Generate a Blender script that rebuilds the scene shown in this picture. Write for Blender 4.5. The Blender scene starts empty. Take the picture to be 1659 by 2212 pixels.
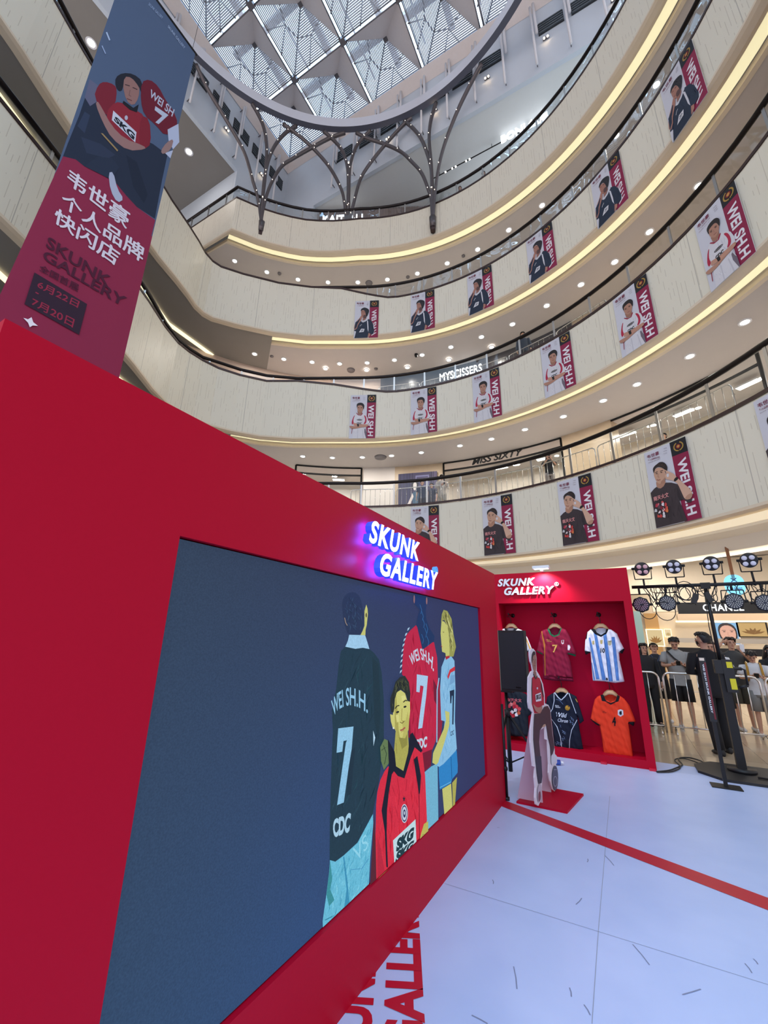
import bpy, bmesh, math, random
import numpy as np
from mathutils import Vector, Matrix
from mathutils.geometry import tessellate_polygon

random.seed(7)
SC = bpy.context.scene
COL = SC.collection

# ------------------------------------------------------------------ camera
FPX, CX, CY, HC = 900.0, 829.5, 1106.0, 1.65
def _d(u, v):
    w = np.array([u - CX, -(v - CY), -FPX]); return w / np.linalg.norm(w)
_Z = _d(890, -1875); _Y = _d(1351, 1388); _Y = _Y - _Y.dot(_Z) * _Z; _Y /= np.linalg.norm(_Y)
_X = np.cross(_Y, _Z)
RM = np.array([_X, _Y, _Z])
OC = np.array([0, 0, HC])
cam = bpy.data.cameras.new('camera'); camo = bpy.data.objects.new('camera', cam); COL.objects.link(camo)
cam.sensor_fit = 'VERTICAL'; cam.sensor_height = 36.0; cam.lens = FPX / 2212 * 36.0
cam.clip_start = 0.05; cam.clip_end = 300
M4 = Matrix([list(RM[0]) + [0], list(RM[1]) + [0], list(RM[2]) + [HC], [0, 0, 0, 1]])
camo.matrix_world = M4
SC.camera = camo
# survey helpers: sight lines measured on the photograph, met with real planes of the building
def ray(u, v): return RM @ _d(u, v)
def atz(u, v, z): r = ray(u, v); return Vector(OC + r * (z - HC) / r[2])
def atx(u, v, x): r = ray(u, v); return Vector(OC + r * x / r[0])
def aty(u, v, y): r = ray(u, v); return Vector(OC + r * y / r[1])
def atp(u, v, p, n):
    r = ray(u, v); p = np.array(p, float); n = np.array(n, float)
    return Vector(OC + r * (n.dot(p - OC) / n.dot(r)))
def atcyl(u, v, R, c=(-4.82, 4.89)):
    r = ray(u, v); c = np.array(c); a = r[:2] @ r[:2]; b = -2 * (r[:2] @ c); k = c @ c - R * R
    t = (-b + math.sqrt(max(0, b * b - 4 * a * k))) / (2 * a); return Vector(OC + r * t)

# ------------------------------------------------------------------ world, light, exposure
W = bpy.data.worlds.new('sky'); SC.world = W; W.use_nodes = True
nt = W.node_tree; nt.nodes.clear()
out = nt.nodes.new('ShaderNodeOutputWorld'); bg = nt.nodes.new('ShaderNodeBackground')
tc = nt.nodes.new('ShaderNodeTexCoord'); sp = nt.nodes.new('ShaderNodeSeparateXYZ')
cr = nt.nodes.new('ShaderNodeValToRGB'); noi = nt.nodes.new('ShaderNodeTexNoise'); mx = nt.nodes.new('ShaderNodeMixRGB')
noi.inputs['Scale'].default_value = 3.5; noi.inputs['Detail'].default_value = 3
nt.links.new(tc.outputs['Generated'], sp.inputs[0]); nt.links.new(sp.outputs['Z'], cr.inputs[0])
cr.color_ramp.elements[0].position = 0.0; cr.color_ramp.elements[0].color = (0.92, 0.93, 0.98, 1)
cr.color_ramp.elements[1].position = 0.75; cr.color_ramp.elements[1].color = (1.9, 2.9, 4.0, 1)
e = cr.color_ramp.elements.new(0.35); e.color = (0.9, 1.0, 1.2, 1)
nt.links.new(tc.outputs['Generated'], noi.inputs['Vector'])
cr2 = nt.nodes.new('ShaderNodeValToRGB'); nt.links.new(noi.outputs[0], cr2.inputs[0])
cr2.color_ramp.elements[0].position = 0.42; cr2.color_ramp.elements[0].color = (0.85, 0.85, 0.85, 1)
cr2.color_ramp.elements[1].position = 0.62; cr2.color_ramp.elements[1].color = (1.45, 1.2, 1.1, 1)
mx.blend_type = 'MULTIPLY'; mx.inputs[0].default_value = 1.0
nt.links.new(cr.outputs[0], mx.inputs[1]); nt.links.new(cr2.outputs[0], mx.inputs[2])
nt.links.new(mx.outputs[0], bg.inputs[0]); bg.inputs[1].default_value = 1.0
nt.links.new(bg.outputs[0], out.inputs[0])
SC.view_settings.view_transform = 'Standard'; SC.view_settings.look = 'None'
SC.view_settings.exposure = 0.28; SC.view_settings.gamma = 1.0; SC.view_settings.use_curve_mapping = False
SC.cycles.max_bounces = 5; SC.cycles.diffuse_bounces = 3; SC.cycles.glossy_bounces = 3
SC.cycles.transmission_bounces = 4; SC.cycles.transparent_max_bounces = 10
SC.cycles.sample_clamp_indirect = 4.0

# ------------------------------------------------------------------ materials
MATS = {}
def s2l(c):
    c = c / 255.0
    return c / 12.92 if c <= 0.04045 else ((c + 0.055) / 1.055) ** 2.4
def rgb(*c): return tuple(s2l(x) for x in c)
def mat(name, col, rough=0.6, metal=0.0, emit=None, es=1.0, noise=0.0, nscale=8.0, spec=0.5, bump=0.0, alpha=1.0, trans=0.0):
    if name in MATS: return MATS[name]
    m = bpy.data.materials.new(name); m.use_nodes = True; n = m.node_tree; p = n.nodes['Principled BSDF']
    p.inputs['Base Color'].default_value = (*col, 1); p.inputs['Roughness'].default_value = rough
    p.inputs['Metallic'].default_value = metal; p.inputs['Specular IOR Level'].default_value = spec
    if trans: p.inputs['Transmission Weight'].default_value = trans
    if alpha < 1: p.inputs['Alpha'].default_value = alpha
    if emit: p.inputs['Emission Color'].default_value = (*emit, 1); p.inputs['Emission Strength'].default_value = es
    if noise or bump:
        t = n.nodes.new('ShaderNodeTexCoord'); x = n.nodes.new('ShaderNodeTexNoise'); x.inputs['Scale'].default_value = nscale
        x.inputs['Detail'].default_value = 4
        n.links.new(t.outputs['Object'], x.inputs['Vector'])
        if noise:
            r = n.nodes.new('ShaderNodeMapRange'); r.inputs[3].default_value = 1 - noise; r.inputs[4].default_value = 1 + noise
            v = n.nodes.new('ShaderNodeVectorMath'); v.operation = 'SCALE'
            v.inputs[0].default_value = col; n.links.new(x.outputs[0], r.inputs[0]); n.links.new(r.outputs[0], v.inputs['Scale'])
            n.links.new(v.outputs[0], p.inputs['Base Color'])
        if bump:
            b = n.nodes.new('ShaderNodeBump'); b.inputs['Strength'].default_value = bump; b.inputs['Distance'].default_value = 0.01
            n.links.new(x.outputs[0], b.inputs['Height']); n.links.new(b.outputs[0], p.inputs['Normal'])
    MATS[name] = m; return m
def emat(name, col, s):
    if name in MATS: return MATS[name]
    m = bpy.data.materials.new(name); m.use_nodes = True; n = m.node_tree; p = n.nodes['Principled BSDF']
    p.inputs['Base Color'].default_value = (*col, 1)
    p.inputs['Emission Color'].default_value = (*col, 1); p.inputs['Emission Strength'].default_value = s
    MATS[name] = m; return m
def glass(name, tint, rough=0.02, refl=0.12, wave=0.0):
    m = bpy.data.materials.new(name); m.use_nodes = True; n = m.node_tree; n.nodes.clear()
    o = n.nodes.new('ShaderNodeOutputMaterial'); t = n.nodes.new('ShaderNodeBsdfTransparent'); g = n.nodes.new('ShaderNodeBsdfGlossy')
    x = n.nodes.new('ShaderNodeMixShader'); f = n.nodes.new('ShaderNodeFresnel'); f.inputs[0].default_value = 1.45
    a = n.nodes.new('ShaderNodeMath'); a.operation = 'ADD'; a.inputs[1].default_value = refl
    t.inputs[0].default_value = (*tint, 1); g.inputs['Roughness'].default_value = rough
    n.links.new(f.outputs[0], a.inputs[0]); n.links.new(a.outputs[0], x.inputs[0]); n.links.new(t.outputs[0], x.inputs[1])
    if wave:
        tt = n.nodes.new('ShaderNodeTexCoord'); nn = n.nodes.new('ShaderNodeTexNoise'); nn.inputs['Scale'].default_value = 0.8; nn.inputs['Detail'].default_value = 0.0; nn.inputs['Distortion'].default_value = 0.8; bb = n.nodes.new('ShaderNodeBump'); bb.inputs['Strength'].default_value = wave; bb.inputs['Distance'].default_value = 0.05
        n.links.new(tt.outputs['Object'], nn.inputs['Vector']); n.links.new(nn.outputs[0], bb.inputs['Height']); n.links.new(bb.outputs[0], g.inputs['Normal'])
    n.links.new(g.outputs[0], x.inputs[2]); n.links.new(x.outputs[0], o.inputs[0]); MATS[name] = m; return m
def artmat(name, emission=0.0, rough=0.6, spec=0.4):
    """colour read from the print's own colour attribute"""
    if name in MATS: return MATS[name]
    m = bpy.data.materials.new(name); m.use_nodes = True; n = m.node_tree; p = n.nodes['Principled BSDF']
    a = n.nodes.new('ShaderNodeVertexColor'); a.layer_name = 'print'
    p.inputs['Roughness'].default_value = rough; p.inputs['Specular IOR Level'].default_value = spec
    if emission:
        p.inputs['Base Color'].default_value = (0.012, 0.014, 0.02, 1)
        tcx = n.nodes.new('ShaderNodeTexCoord'); n1 = n.nodes.new('ShaderNodeTexNoise'); n1.inputs['Scale'].default_value = 170.0 if name == 'led_picture' else 60.0; n1.inputs['Detail'].default_value = 3
        mr_ = n.nodes.new('ShaderNodeMapRange'); mr_.inputs[1].default_value = 0.25; mr_.inputs[2].default_value = 0.75; v_ = 0.18 if name == 'led_picture' else 0.05; mr_.inputs[3].default_value = emission * (1 - v_); mr_.inputs[4].default_value = emission * (1 + v_)
        n.links.new(tcx.outputs['Object'], n1.inputs['Vector']); n.links.new(n1.outputs[0], mr_.inputs[0]); n.links.new(mr_.outputs[0], p.inputs['Emission Strength'])
        n.links.new(a.outputs[0], p.inputs['Emission Color'])
    else: n.links.new(a.outputs[0], p.inputs['Base Color'])
    MATS[name] = m; return m

def facade_mat():
    m = bpy.data.materials.new('streaked_panel'); m.use_nodes = True; n = m.node_tree; p = n.nodes['Principled BSDF']
    p.inputs['Roughness'].default_value = 0.45
    uv = n.nodes.new('ShaderNodeUVMap'); uv.uv_map = 'uv'; s = n.nodes.new('ShaderNodeSeparateXYZ'); n.links.new(uv.outputs[0], s.inputs[0])
    def mth(op, a, b=None):
        k = n.nodes.new('ShaderNodeMath'); k.operation = op
        for i, q in enumerate((a, b)):
            if q is None: continue
            if isinstance(q, (int, float)): k.inputs[i].default_value = q
            else: n.links.new(q, k.inputs[i])
        return k.outputs[0]
    sc = mth('MULTIPLY', s.outputs[0], 9.0); fl = mth('FLOOR', sc); fr = mth('SUBTRACT', mth('FRACT', sc), 0.5)
    line = mth('LESS_THAN', mth('ABSOLUTE', fr), 0.07)
    cmb = n.nodes.new('ShaderNodeCombineXYZ'); n.links.new(fl, cmb.inputs[0]); n.links.new(mth('MULTIPLY', s.outputs[1], 0.9), cmb.inputs[1])
    nz = n.nodes.new('ShaderNodeTexNoise'); nz.inputs['Scale'].default_value = 1.7; nz.inputs['Detail'].default_value = 2
    n.links.new(cmb.outputs[0], nz.inputs['Vector'])
    on = mth('GREATER_THAN', nz.outputs[0], 0.53)
    k = mth('MULTIPLY', line, on)
    jn = mth('LESS_THAN', mth('FRACT', mth('MULTIPLY', s.outputs[0], 1 / 2.6)), 0.008)
    mx1 = n.nodes.new('ShaderNodeMixRGB'); mx1.inputs[1].default_value = (*rgb(227, 221, 203), 1); mx1.inputs[2].default_value = (*rgb(160, 146, 122), 1)
    n.links.new(mth('MULTIPLY', k, 0.38), mx1.inputs[0])
    mx2 = n.nodes.new('ShaderNodeMixRGB'); n.links.new(mx1.outputs[0], mx2.inputs[1]); mx2.inputs[2].default_value = (*rgb(150, 144, 132), 1)
    n.links.new(mth('MULTIPLY', jn, 0.6), mx2.inputs[0]); n.links.new(mx2.outputs[0], p.inputs['Base Color'])
    MATS['panel'] = m; return m

M = dict(
    panel=facade_mat(),
    lip=mat('cream_plaster', rgb(222, 206, 182), 0.6, noise=0.03),
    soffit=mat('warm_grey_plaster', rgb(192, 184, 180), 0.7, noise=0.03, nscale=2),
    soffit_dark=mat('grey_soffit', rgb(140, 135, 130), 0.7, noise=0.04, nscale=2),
    cove=emat('cove_light', rgb(238, 229, 186), 0.62),
    covew=emat('cove_light_white', rgb(255, 244, 205), 1.0),
    rail=mat('dark_bronze', rgb(34, 28, 28), 0.3, 0.6),
    cap=mat('brown_cap', rgb(62, 44, 42), 0.4, 0.3),
    steel=mat('brushed_steel', rgb(190, 186, 180), 0.28, 0.9),
    chrome=mat('polished_steel', rgb(215, 212, 208), 0.2, 1.0),
    glass=glass('balustrade_glass', (0.9, 0.93, 0.92), 0.03, 0.02),
    glassw=glass('balustrade_glass_wavy', (0.86, 0.9, 0.9), 0.02, 0.2, 1.0),
    shopglass=glass('shop_glass', (0.9, 0.92, 0.9), 0.02, 0.05),
    white=mat('white_plaster', rgb(222, 224, 224), 0.6, noise=0.02),
    wall=mat('pale_wall', rgb(208, 217, 228), 0.45, noise=0.04, nscale=1.2),
    shopwall=mat('shop_wall', rgb(208, 196, 184), 0.6, noise=0.04),
    stone=mat('travertine', rgb(200, 178, 150), 0.35, noise=0.12, nscale=3),
    darkshop=mat('dark_shopfront', rgb(52, 46, 46), 0.3),
    black=mat('black_metal', rgb(22, 22, 25), 0.45, 0.3),
    blackp=mat('black_plastic', rgb(20, 20, 24), 0.5, noise=0.15),
    cable=mat('black_cable', rgb(16, 16, 18), 0.6),
    red=mat('red_vinyl', rgb(178, 6, 40), 0.5, spec=0.12, noise=0.03, nscale=60, bump=0.04),
    redin=mat('red_vinyl_inner', rgb(178, 4, 48), 0.6, spec=0.1, noise=0.03, nscale=60),
    white_letter=mat('white_acrylic', rgb(235, 235, 240), 0.4),
    tube=mat('grey_steel_arm', rgb(100, 94, 96), 0.35, 0.6),
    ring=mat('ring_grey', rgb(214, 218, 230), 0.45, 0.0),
    kite=mat('beige_metal_sheet', rgb(226, 216, 212), 0.5, noise=0.04),
    slat=mat('slat_metal', rgb(200, 204, 212), 0.4, 0.2),
    node=mat('steel_node', rgb(120, 116, 120), 0.4, 0.4),
    roofglass=glass('roof_glass', (0.86, 0.95, 1.0), 0.1, 0.0),
    lampon=emat('lamp_glow', (1.0, 0.95, 0.86), 8.0),
    warmspot=emat('warm_spot_glow', (1.0, 0.72, 0.42), 12.0),
    bead=emat('bead_glow', (1.0, 0.9, 0.75), 3.0),
    signw=emat('sign_glow_white', (0.92, 0.96, 1.0), 1.3),
    signwarm=emat('sign_glow_warm', (1.0, 0.92, 0.8), 1.6),
    bluehalo=emat('sign_blue_side', (0.02, 0.06, 0.9), 0.6), halo=emat('sign_blue_halo', (0.04, 0.08, 1.0), 45.0),
    wood=mat('hanger_wood', rgb(190, 150, 110), 0.5, noise=0.1, nscale=30),
    skin=mat('skin', rgb(196, 150, 125), 0.55, noise=0.05),
    hair=mat('black_hair', rgb(26, 22, 22), 0.5, noise=0.3, nscale=40),
    hairb=mat('brown_hair', rgb(52, 38, 34), 0.5, noise=0.3, nscale=40),
    print=artmat('printed_board'), cloth=artmat('printed_cloth', rough=0.85, spec=0.2),
    led=artmat('led_picture', emission=0.70, rough=0.9, spec=0.1), screenp=artmat('lit_picture', emission=0.85),
)

# ------------------------------------------------------------------ object helpers
def tag(o, label=None, cat=None, group=None, kind=None):
    if label: o['label'] = label
    if cat: o['category'] = cat
    if group: o['group'] = group
    if kind: o['kind'] = kind
    return o
def empty(name, loc=(0, 0, 0), rz=0.0):
    o = bpy.data.objects.new(name, None); COL.objects.link(o); o.location = loc; o.rotation_euler = (0, 0, rz)
    o.empty_display_size = 0.1; return o
class MB:
    """collects shapes and links them as one mesh object"""
    def __init__(s): s.v = []; s.f = []; s.m = []; s.c = []; s.sm = []
    def add(s, vs, fs, mi=0, smooth=False, col=None):
        k = len(s.v); s.v += [tuple(v) for v in vs]
        for f in fs:
            s.f.append([i + k for i in f]); s.m.append(mi); s.sm.append(smooth); s.c.append(col)
    def box(s, a, b, mi=0, R=None, col=None):
        x0, y0, z0 = a; x1, y1, z1 = b
        vs = [(x0, y0, z0), (x1, y0, z0), (x1, y1, z0), (x0, y1, z0), (x0, y0, z1), (x1, y0, z1), (x1, y1, z1), (x0, y1, z1)]
        if R is not None: vs = [R @ Vector(v) for v in vs]
        s.add(vs, [(0, 3, 2, 1), (4, 5, 6, 7), (0, 1, 5, 4), (1, 2, 6, 5), (2, 3, 7, 6), (3, 0, 4, 7)], mi, False, col)
    def tube(s, pts, rad, n=8, mi=0, cap=True, smooth=True, flat=None, col=None):
        pts = [Vector(p) for p in pts]; rr = rad if isinstance(rad, (list, tuple)) else [rad] * len(pts)
        base = []; prev = None
        for i, p in enumerate(pts):
            t = (pts[min(i + 1, len(pts) - 1)] - pts[max(i - 1, 0)])
            t = t.normalized() if t.length > 1e-9 else Vector((0, 0, 1))
            if prev is None: a = t.orthogonal().normalized()
            else:
                a = prev - t * prev.dot(t); a = a.normalized() if a.length > 1e-6 else t.orthogonal().normalized()
            prev = a; b = t.cross(a)
            for j in range(n):
                th = 2 * math.pi * j / n
                base.append(p + (a * math.cos(th) + b * math.sin(th) * (flat or 1.0)) * rr[i])
        fs = []
        for i in range(len(pts) - 1):
            for j in range(n):
                fs.append((i * n + j, i * n + (j + 1) % n, (i + 1) * n + (j + 1) % n, (i + 1) * n + j))
        if cap: fs.append(tuple(range(n - 1, -1, -1))); fs.append(tuple((len(pts) - 1) * n + j for j in range(n)))
        s.add(base, fs, mi, smooth, col)
    def loft(s, rings, mi=0, smooth=True, cap=True, col=None):
        n = len(rings[0]); vs = [p for r in rings for p in r]; fs = []
        for i in range(len(rings) - 1):
            for j in range(n): fs.append((i * n + j, i * n + (j + 1) % n, (i + 1) * n + (j + 1) % n, (i + 1) * n + j))
        if cap: fs.append(tuple(range(n - 1, -1, -1))); fs.append(tuple((len(rings) - 1) * n + j for j in range(n)))
        s.add(vs, fs, mi, smooth, col)
    def ell(s, c, r, mi=0, n=12, m=8, R=None, col=None):
        vs = []; c = Vector(c)
        for i in range(m + 1):
            ph = math.pi * i / m
            for j in range(n):
                th = 2 * math.pi * j / n; q = Vector((r[0] * math.sin(ph) * math.cos(th), r[1] * math.sin(ph) * math.sin(th), r[2] * math.cos(ph)))
                if R is not None: q = R @ q
                vs.append(c + q)
        fs = []
        for i in range(m):
            for j in range(n): fs.append((i * n + j, (i + 1) * n + j, (i + 1) * n + (j + 1) % n, i * n + (j + 1) % n))
        s.add(vs, fs, mi, True, col)
    def disc(s, c, r, nrm=(0, 0, -1), n=20, mi=0, r2=0.0, col=None):
        c = Vector(c); nrm = Vector(nrm).normalized(); a = nrm.orthogonal().normalized(); b = nrm.cross(a)
        o = [c + (a * math.cos(2 * math.pi * j / n) + b * math.sin(2 * math.pi * j / n)) * r for j in range(n)]
        if r2:
            i_ = [c + (a * math.cos(2 * math.pi * j / n) + b * math.sin(2 * math.pi * j / n)) * r2 for j in range(n)]
            s.add(o + i_, [(j, (j + 1) % n, n + (j + 1) % n, n + j) for j in range(n)], mi, False, col)
        else: s.add(o, [tuple(range(n))], mi, False, col)
    def wall(s, plan, z0, z1, mi=0, thick=0.0):
        """vertical sheet along a plan polyline; z0/z1 numbers or lists"""
        n = len(plan); Z0 = z0 if isinstance(z0, list) else [z0] * n; Z1 = z1 if isinstance(z1, list) else [z1] * n
        vs = [(p[0], p[1], Z0[i]) for i, p in enumerate(plan)] + [(p[0], p[1], Z1[i]) for i, p in enumerate(plan)]
        s.add(vs, [(i, i + 1, n + i + 1, n + i) for i in range(n - 1)], mi)
    def strip(s, A, B, mi=0):
        n = len(A); s.add([tuple(p) for p in A] + [tuple(p) for p in B], [(i, i + 1, n + i + 1, n + i) for i in range(n - 1)], mi)
    def build(s, name, mats, parent=None, loc=None, mw=None):
        me = bpy.data.meshes.new(name); vs = s.v
        if mw is not None: vs = [tuple(mw @ Vector(v)) for v in vs]
        me.from_pydata(vs, [], s.f)
        if not isinstance(mats, (list, tuple)): mats = [mats]
        for m in mats: me.materials.append(m)
        me.polygons.foreach_set('material_index', s.m); me.polygons.foreach_set('use_smooth', s.sm)
        if any(c is not None for c in s.c):
            ca = me.color_attributes.new('print', 'FLOAT_COLOR', 'CORNER'); buf = []
            for f, c in zip(s.f, s.c):
                if c is None: c = (0.8, 0.8, 0.8)
                if isinstance(c[0], (tuple, list)):
                    for k in range(len(f)): buf += [*c[k], 1.0]
                else: buf += [*c, 1.0] * len(f)
            ca.data.foreach_set('color', buf)
        me.update(); o = bpy.data.objects.new(name, me); COL.objects.link(o)
        if parent is not None: o.parent = parent
        if loc is not None: o.location = loc
        return o
def uvmap(o, fn):
    me = o.data; uv = me.uv_layers.new(name='uv')
    for l in me.loops:
        uv.data[l.index].uv = fn(me.vertices[l.vertex_index].co)
ORDW = ['leftmost', 'second from left', 'third from left', 'fourth from left', 'fifth from left', 'sixth from left', 'seventh from left', 'eighth from left', 'ninth from left', 'tenth from left', 'eleventh from left', 'twelfth from left', 'thirteenth from left', 'fourteenth from left', 'fifteenth from left', 'sixteenth from left']
def kids(o): return [c for c in COL.objects if c.parent == o]
_children = {}
def copy_tree(o, parent=None, depth=0):
    c = o.copy(); COL.objects.link(c)
    if parent is not None: c.parent = parent
    for ch in list(o.children): copy_tree(ch, c, depth + 1)
    return c
def struct(name, mb, m, **k):
    o = mb.build(name, m, **k); o['kind'] = 'structure'; return o

# ------------------------------------------------------------------ text as mesh
_tcache = {}
def text_tris(body, bold=0.0, shear=0.0, spacing=1.0):
    key = (body, bold, shear, spacing)
    if key in _tcache: return _tcache[key]
    cu = bpy.data.curves.new('t', 'FONT'); cu.body = body; cu.offset = bold; cu.shear = shear; cu.space_character = spacing
    cu.resolution_u = 4
    o = bpy.data.objects.new('t', cu); COL.objects.link(o)
    dg = bpy.context.evaluated_depsgraph_get(); dg.update()
    me = bpy.data.meshes.new_from_object(o.evaluated_get(dg)); me.calc_loop_triangles()
    vs = [(v.co.x, v.co.y) for v in me.vertices]; ts = [tuple(t.vertices) for t in me.loop_triangles]
    x0 = min(v[0] for v in vs); x1 = max(v[0] for v in vs); y0 = min(v[1] for v in vs); y1 = max(v[1] for v in vs)
    vs = [((a - x0) / (x1 - x0), (b - y0) / (y1 - y0)) for a, b in vs]
    bpy.data.objects.remove(o); bpy.data.curves.remove(cu); bpy.data.meshes.remove(me)
    _tcache[key] = (vs, ts, (x1 - x0) / (y1 - y0)); return _tcache[key]
def solid_text(mb, body, origin, ux, uy, w, h, depth, mi_face=0, mi_side=0, bold=0.03, shear=0.0, spacing=1.0, mi_back=None):
    vs, ts, _ = text_tris(body, bold, shear, spacing); origin = Vector(origin); ux = Vector(ux); uy = Vector(uy); n = ux.cross(uy).normalized()
    P = [origin + ux * (a * w) + uy * (b * h) for a, b in vs]; k = len(P)
    F = [p + n * depth for p in P]
    mb.add(F, ts, mi_face)
    # outline edges from unshared triangle edges
    cnt = {}
    rv = {}
    idx = []
    for i, p in enumerate(vs):
        q = (round(p[0], 5), round(p[1], 5)); idx.append(rv.setdefault(q, i))
    for t in ts:
        for a, b in ((t[0], t[1]), (t[1], t[2]), (t[2], t[0])):
            a, b = idx[a], idx[b]; kk = (min(a, b), max(a, b)); cnt.setdefault(kk, []).append((a, b))
    q = []
    for kk, l in cnt.items():
        if len(l) == 1: a, b = l[0]; q.append((a, b, k + b, k + a))
    mb.add(P + F, q, mi_side)
    mb.add(P, [tuple(reversed(t)) for t in ts], mi_side if mi_back is None else mi_back)

# ------------------------------------------------------------------ flat prints: layered polygons in the print's own plane
def homog(src, dst=((0, 0), (1, 0), (1, 1), (0, 1))):
    A = []; b = []
    for (x, y), (u, v) in zip(src, dst):
        A.append([x, y, 1, 0, 0, 0, -u * x, -u * y]); b.append(u)
        A.append([0, 0, 0, x, y, 1, -v * x, -v * y]); b.append(v)
    h = np.linalg.solve(np.array(A, float), np.array(b, float))
    return lambda p: ((h[0] * p[0] + h[1] * p[1] + h[2]) / (h[6] * p[0] + h[7] * p[1] + 1), (h[3] * p[0] + h[4] * p[1] + h[5]) / (h[6] * p[0] + h[7] * p[1] + 1))
def smooth_poly(pts, it=1):
    for _ in range(it):
        o = []
        for i in range(len(pts)):
            a = pts[i]; b = pts[(i + 1) % len(pts)]
            o.append((a[0] * .75 + b[0] * .25, a[1] * .75 + b[1] * .25)); o.append((a[0] * .25 + b[0] * .75, a[1] * .25 + b[1] * .75))
        pts = o
    return pts
def pip(x, y, poly):
    c = False; j = len(poly) - 1
    for i in range(len(poly)):
        xi, yi = poly[i]; xj, yj = poly[j]
        if (yi > y) != (yj > y) and x < (xj - xi) * (y - yi) / (yj - yi + 1e-12) + xi: c = not c
        j = i
    return c
class Art:
    def __init__(s, f=None, rt=None): s.items = []; s.f = f or (lambda p: p)
    def poly(s, pts, col, sm=0, src=True):
        if sm: pts = smooth_poly(pts, sm)
        P = [s.f(p) for p in pts] if src else list(pts)
        tr = tessellate_polygon([[Vector((p[0], p[1], 0)) for p in P]])
        s.items.append((P, tr, rgb(*col)))
    def ell(s, c, r, col, n=18, r2=None, rot=0.0):
        ca, sa = math.cos(rot), math.sin(rot)
        q = lambda k, rr: (c[0] + rr[0] * math.cos(2 * math.pi * k / n) * ca - rr[1] * math.sin(2 * math.pi * k / n) * sa,
                           c[1] + rr[0] * math.cos(2 * math.pi * k / n) * sa + rr[1] * math.sin(2 * math.pi * k / n) * ca)
        if r2 is None: s.poly([q(k, r) for k in range(n)], col)
        else:
            P = [s.f(q(k, r)) for k in range(n)] + [s.f(q(k, r2)) for k in range(n)]
            tr = []
            for k in range(n): tr += [(k, (k + 1) % n, n + (k + 1) % n), (k, n + (k + 1) % n, n + k)]
            s.items.append((P, tr, rgb(*col)))
    def line(s, pts, w, col):
        for a, b in zip(pts, pts[1:]):
            dx, dy = b[0] - a[0], b[1] - a[1]; L = math.hypot(dx, dy) or 1; nx, ny = -dy / L * w / 2, dx / L * w / 2
            s.poly([(a[0] + nx, a[1] + ny), (b[0] + nx, b[1] + ny), (b[0] - nx, b[1] - ny), (a[0] - nx, a[1] - ny)], col)
    def text(s, body, top, bot, col, bold=0.02, shear=0.0, spacing=1.0):
        """top / bottom guide lines (left to right) in source coordinates"""
        cjk = any(ord(ch) > 0x2e00 for ch in body)
        if cjk and bold > 0:
            hh_ = math.hypot(top[0][0] - bot[0][0], top[0][1] - bot[0][1]); ww_ = math.hypot(top[0][0] - top[-1][0], top[0][1] - top[-1][1]) or 1; ux_ = ((top[-1][0] - top[0][0]) / ww_, (top[-1][1] - top[0][1]) / ww_); uy_ = ((bot[0][0] - top[0][0]) / hh_, (bot[0][1] - top[0][1]) / hh_)
            k_ = bold * hh_ * 0.8
            for (a_, b_) in ((-1, 0), (1, 0), (0, 0.6), (0, -0.6)):
                d_ = (ux_[0] * a_ * k_ + uy_[0] * b_ * k_, ux_[1] * a_ * k_ + uy_[1] * b_ * k_)
                s.text(body, [(p[0] + d_[0], p[1] + d_[1]) for p in top], [(p[0] + d_[0], p[1] + d_[1]) for p in bot], col, 0.0, shear, spacing)
            return
        vs, ts, _ = text_tris(body, bold, shear, spacing)
        def along(L, t):
            if len(L) == 2: return (L[0][0] + (L[1][0] - L[0][0]) * t, L[0][1] + (L[1][1] - L[0][1]) * t)
            k = t * (len(L) - 1); i = min(int(k), len(L) - 2); g = k - i
            return (L[i][0] + (L[i + 1][0] - L[i][0]) * g, L[i][1] + (L[i + 1][1] - L[i][1]) * g)
        P = []
        for a, b in vs:
            A = along(top, a); B = along(bot, a); P.append(s.f((B[0] + (A[0] - B[0]) * b, B[1] + (A[1] - B[1]) * b)))
        s.items.append((P, ts, rgb(*col)))
    def hatch(s, poly, n, length, w, cols, ang, jit=0.25, seed=1):
        """loose strokes of cloth grain or hair drawn inside a printed shape"""
        bins = {}
        r_ = random.Random(seed); xs = [p[0] for p in poly]; ys = [p[1] for p in poly]; k = 0; tries = 0
        while k < n and tries < n * 30:
            tries += 1; x = r_.uniform(min(xs), max(xs)); y = r_.uniform(min(ys), max(ys)); L_ = length * r_.uniform(0.5, 1.3); a_ = ang + r_.uniform(-jit, jit)
            q = (x + math.cos(a_) * L_, y + math.sin(a_) * L_); m_ = ((x + q[0]) / 2 + math.sin(a_) * L_ * r_.uniform(-.08, .08), (y + q[1]) / 2 - math.cos(a_) * L_ * r_.uniform(-.08, .08))
            if not (pip(x, y, poly) and pip(q[0], q[1], poly) and pip(m_[0], m_[1], poly)): continue
            nx, ny = -math.sin(a_) * w / 2, math.cos(a_) * w / 2; bins.setdefault(r_.choice(cols), []).append([s.f(t_) for t_ in ((x, y), (m_[0] + nx, m_[1] + ny), q, (m_[0] - nx, m_[1] - ny))]); k += 1
        for c_, L in bins.items():
            P = [p for qd in L for p in qd]; s.items.append((P, [t_ for i in range(len(L)) for t_ in ((4 * i, 4 * i + 1, 4 * i + 2), (4 * i, 4 * i + 2, 4 * i + 3))], rgb(*c_)))
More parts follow.
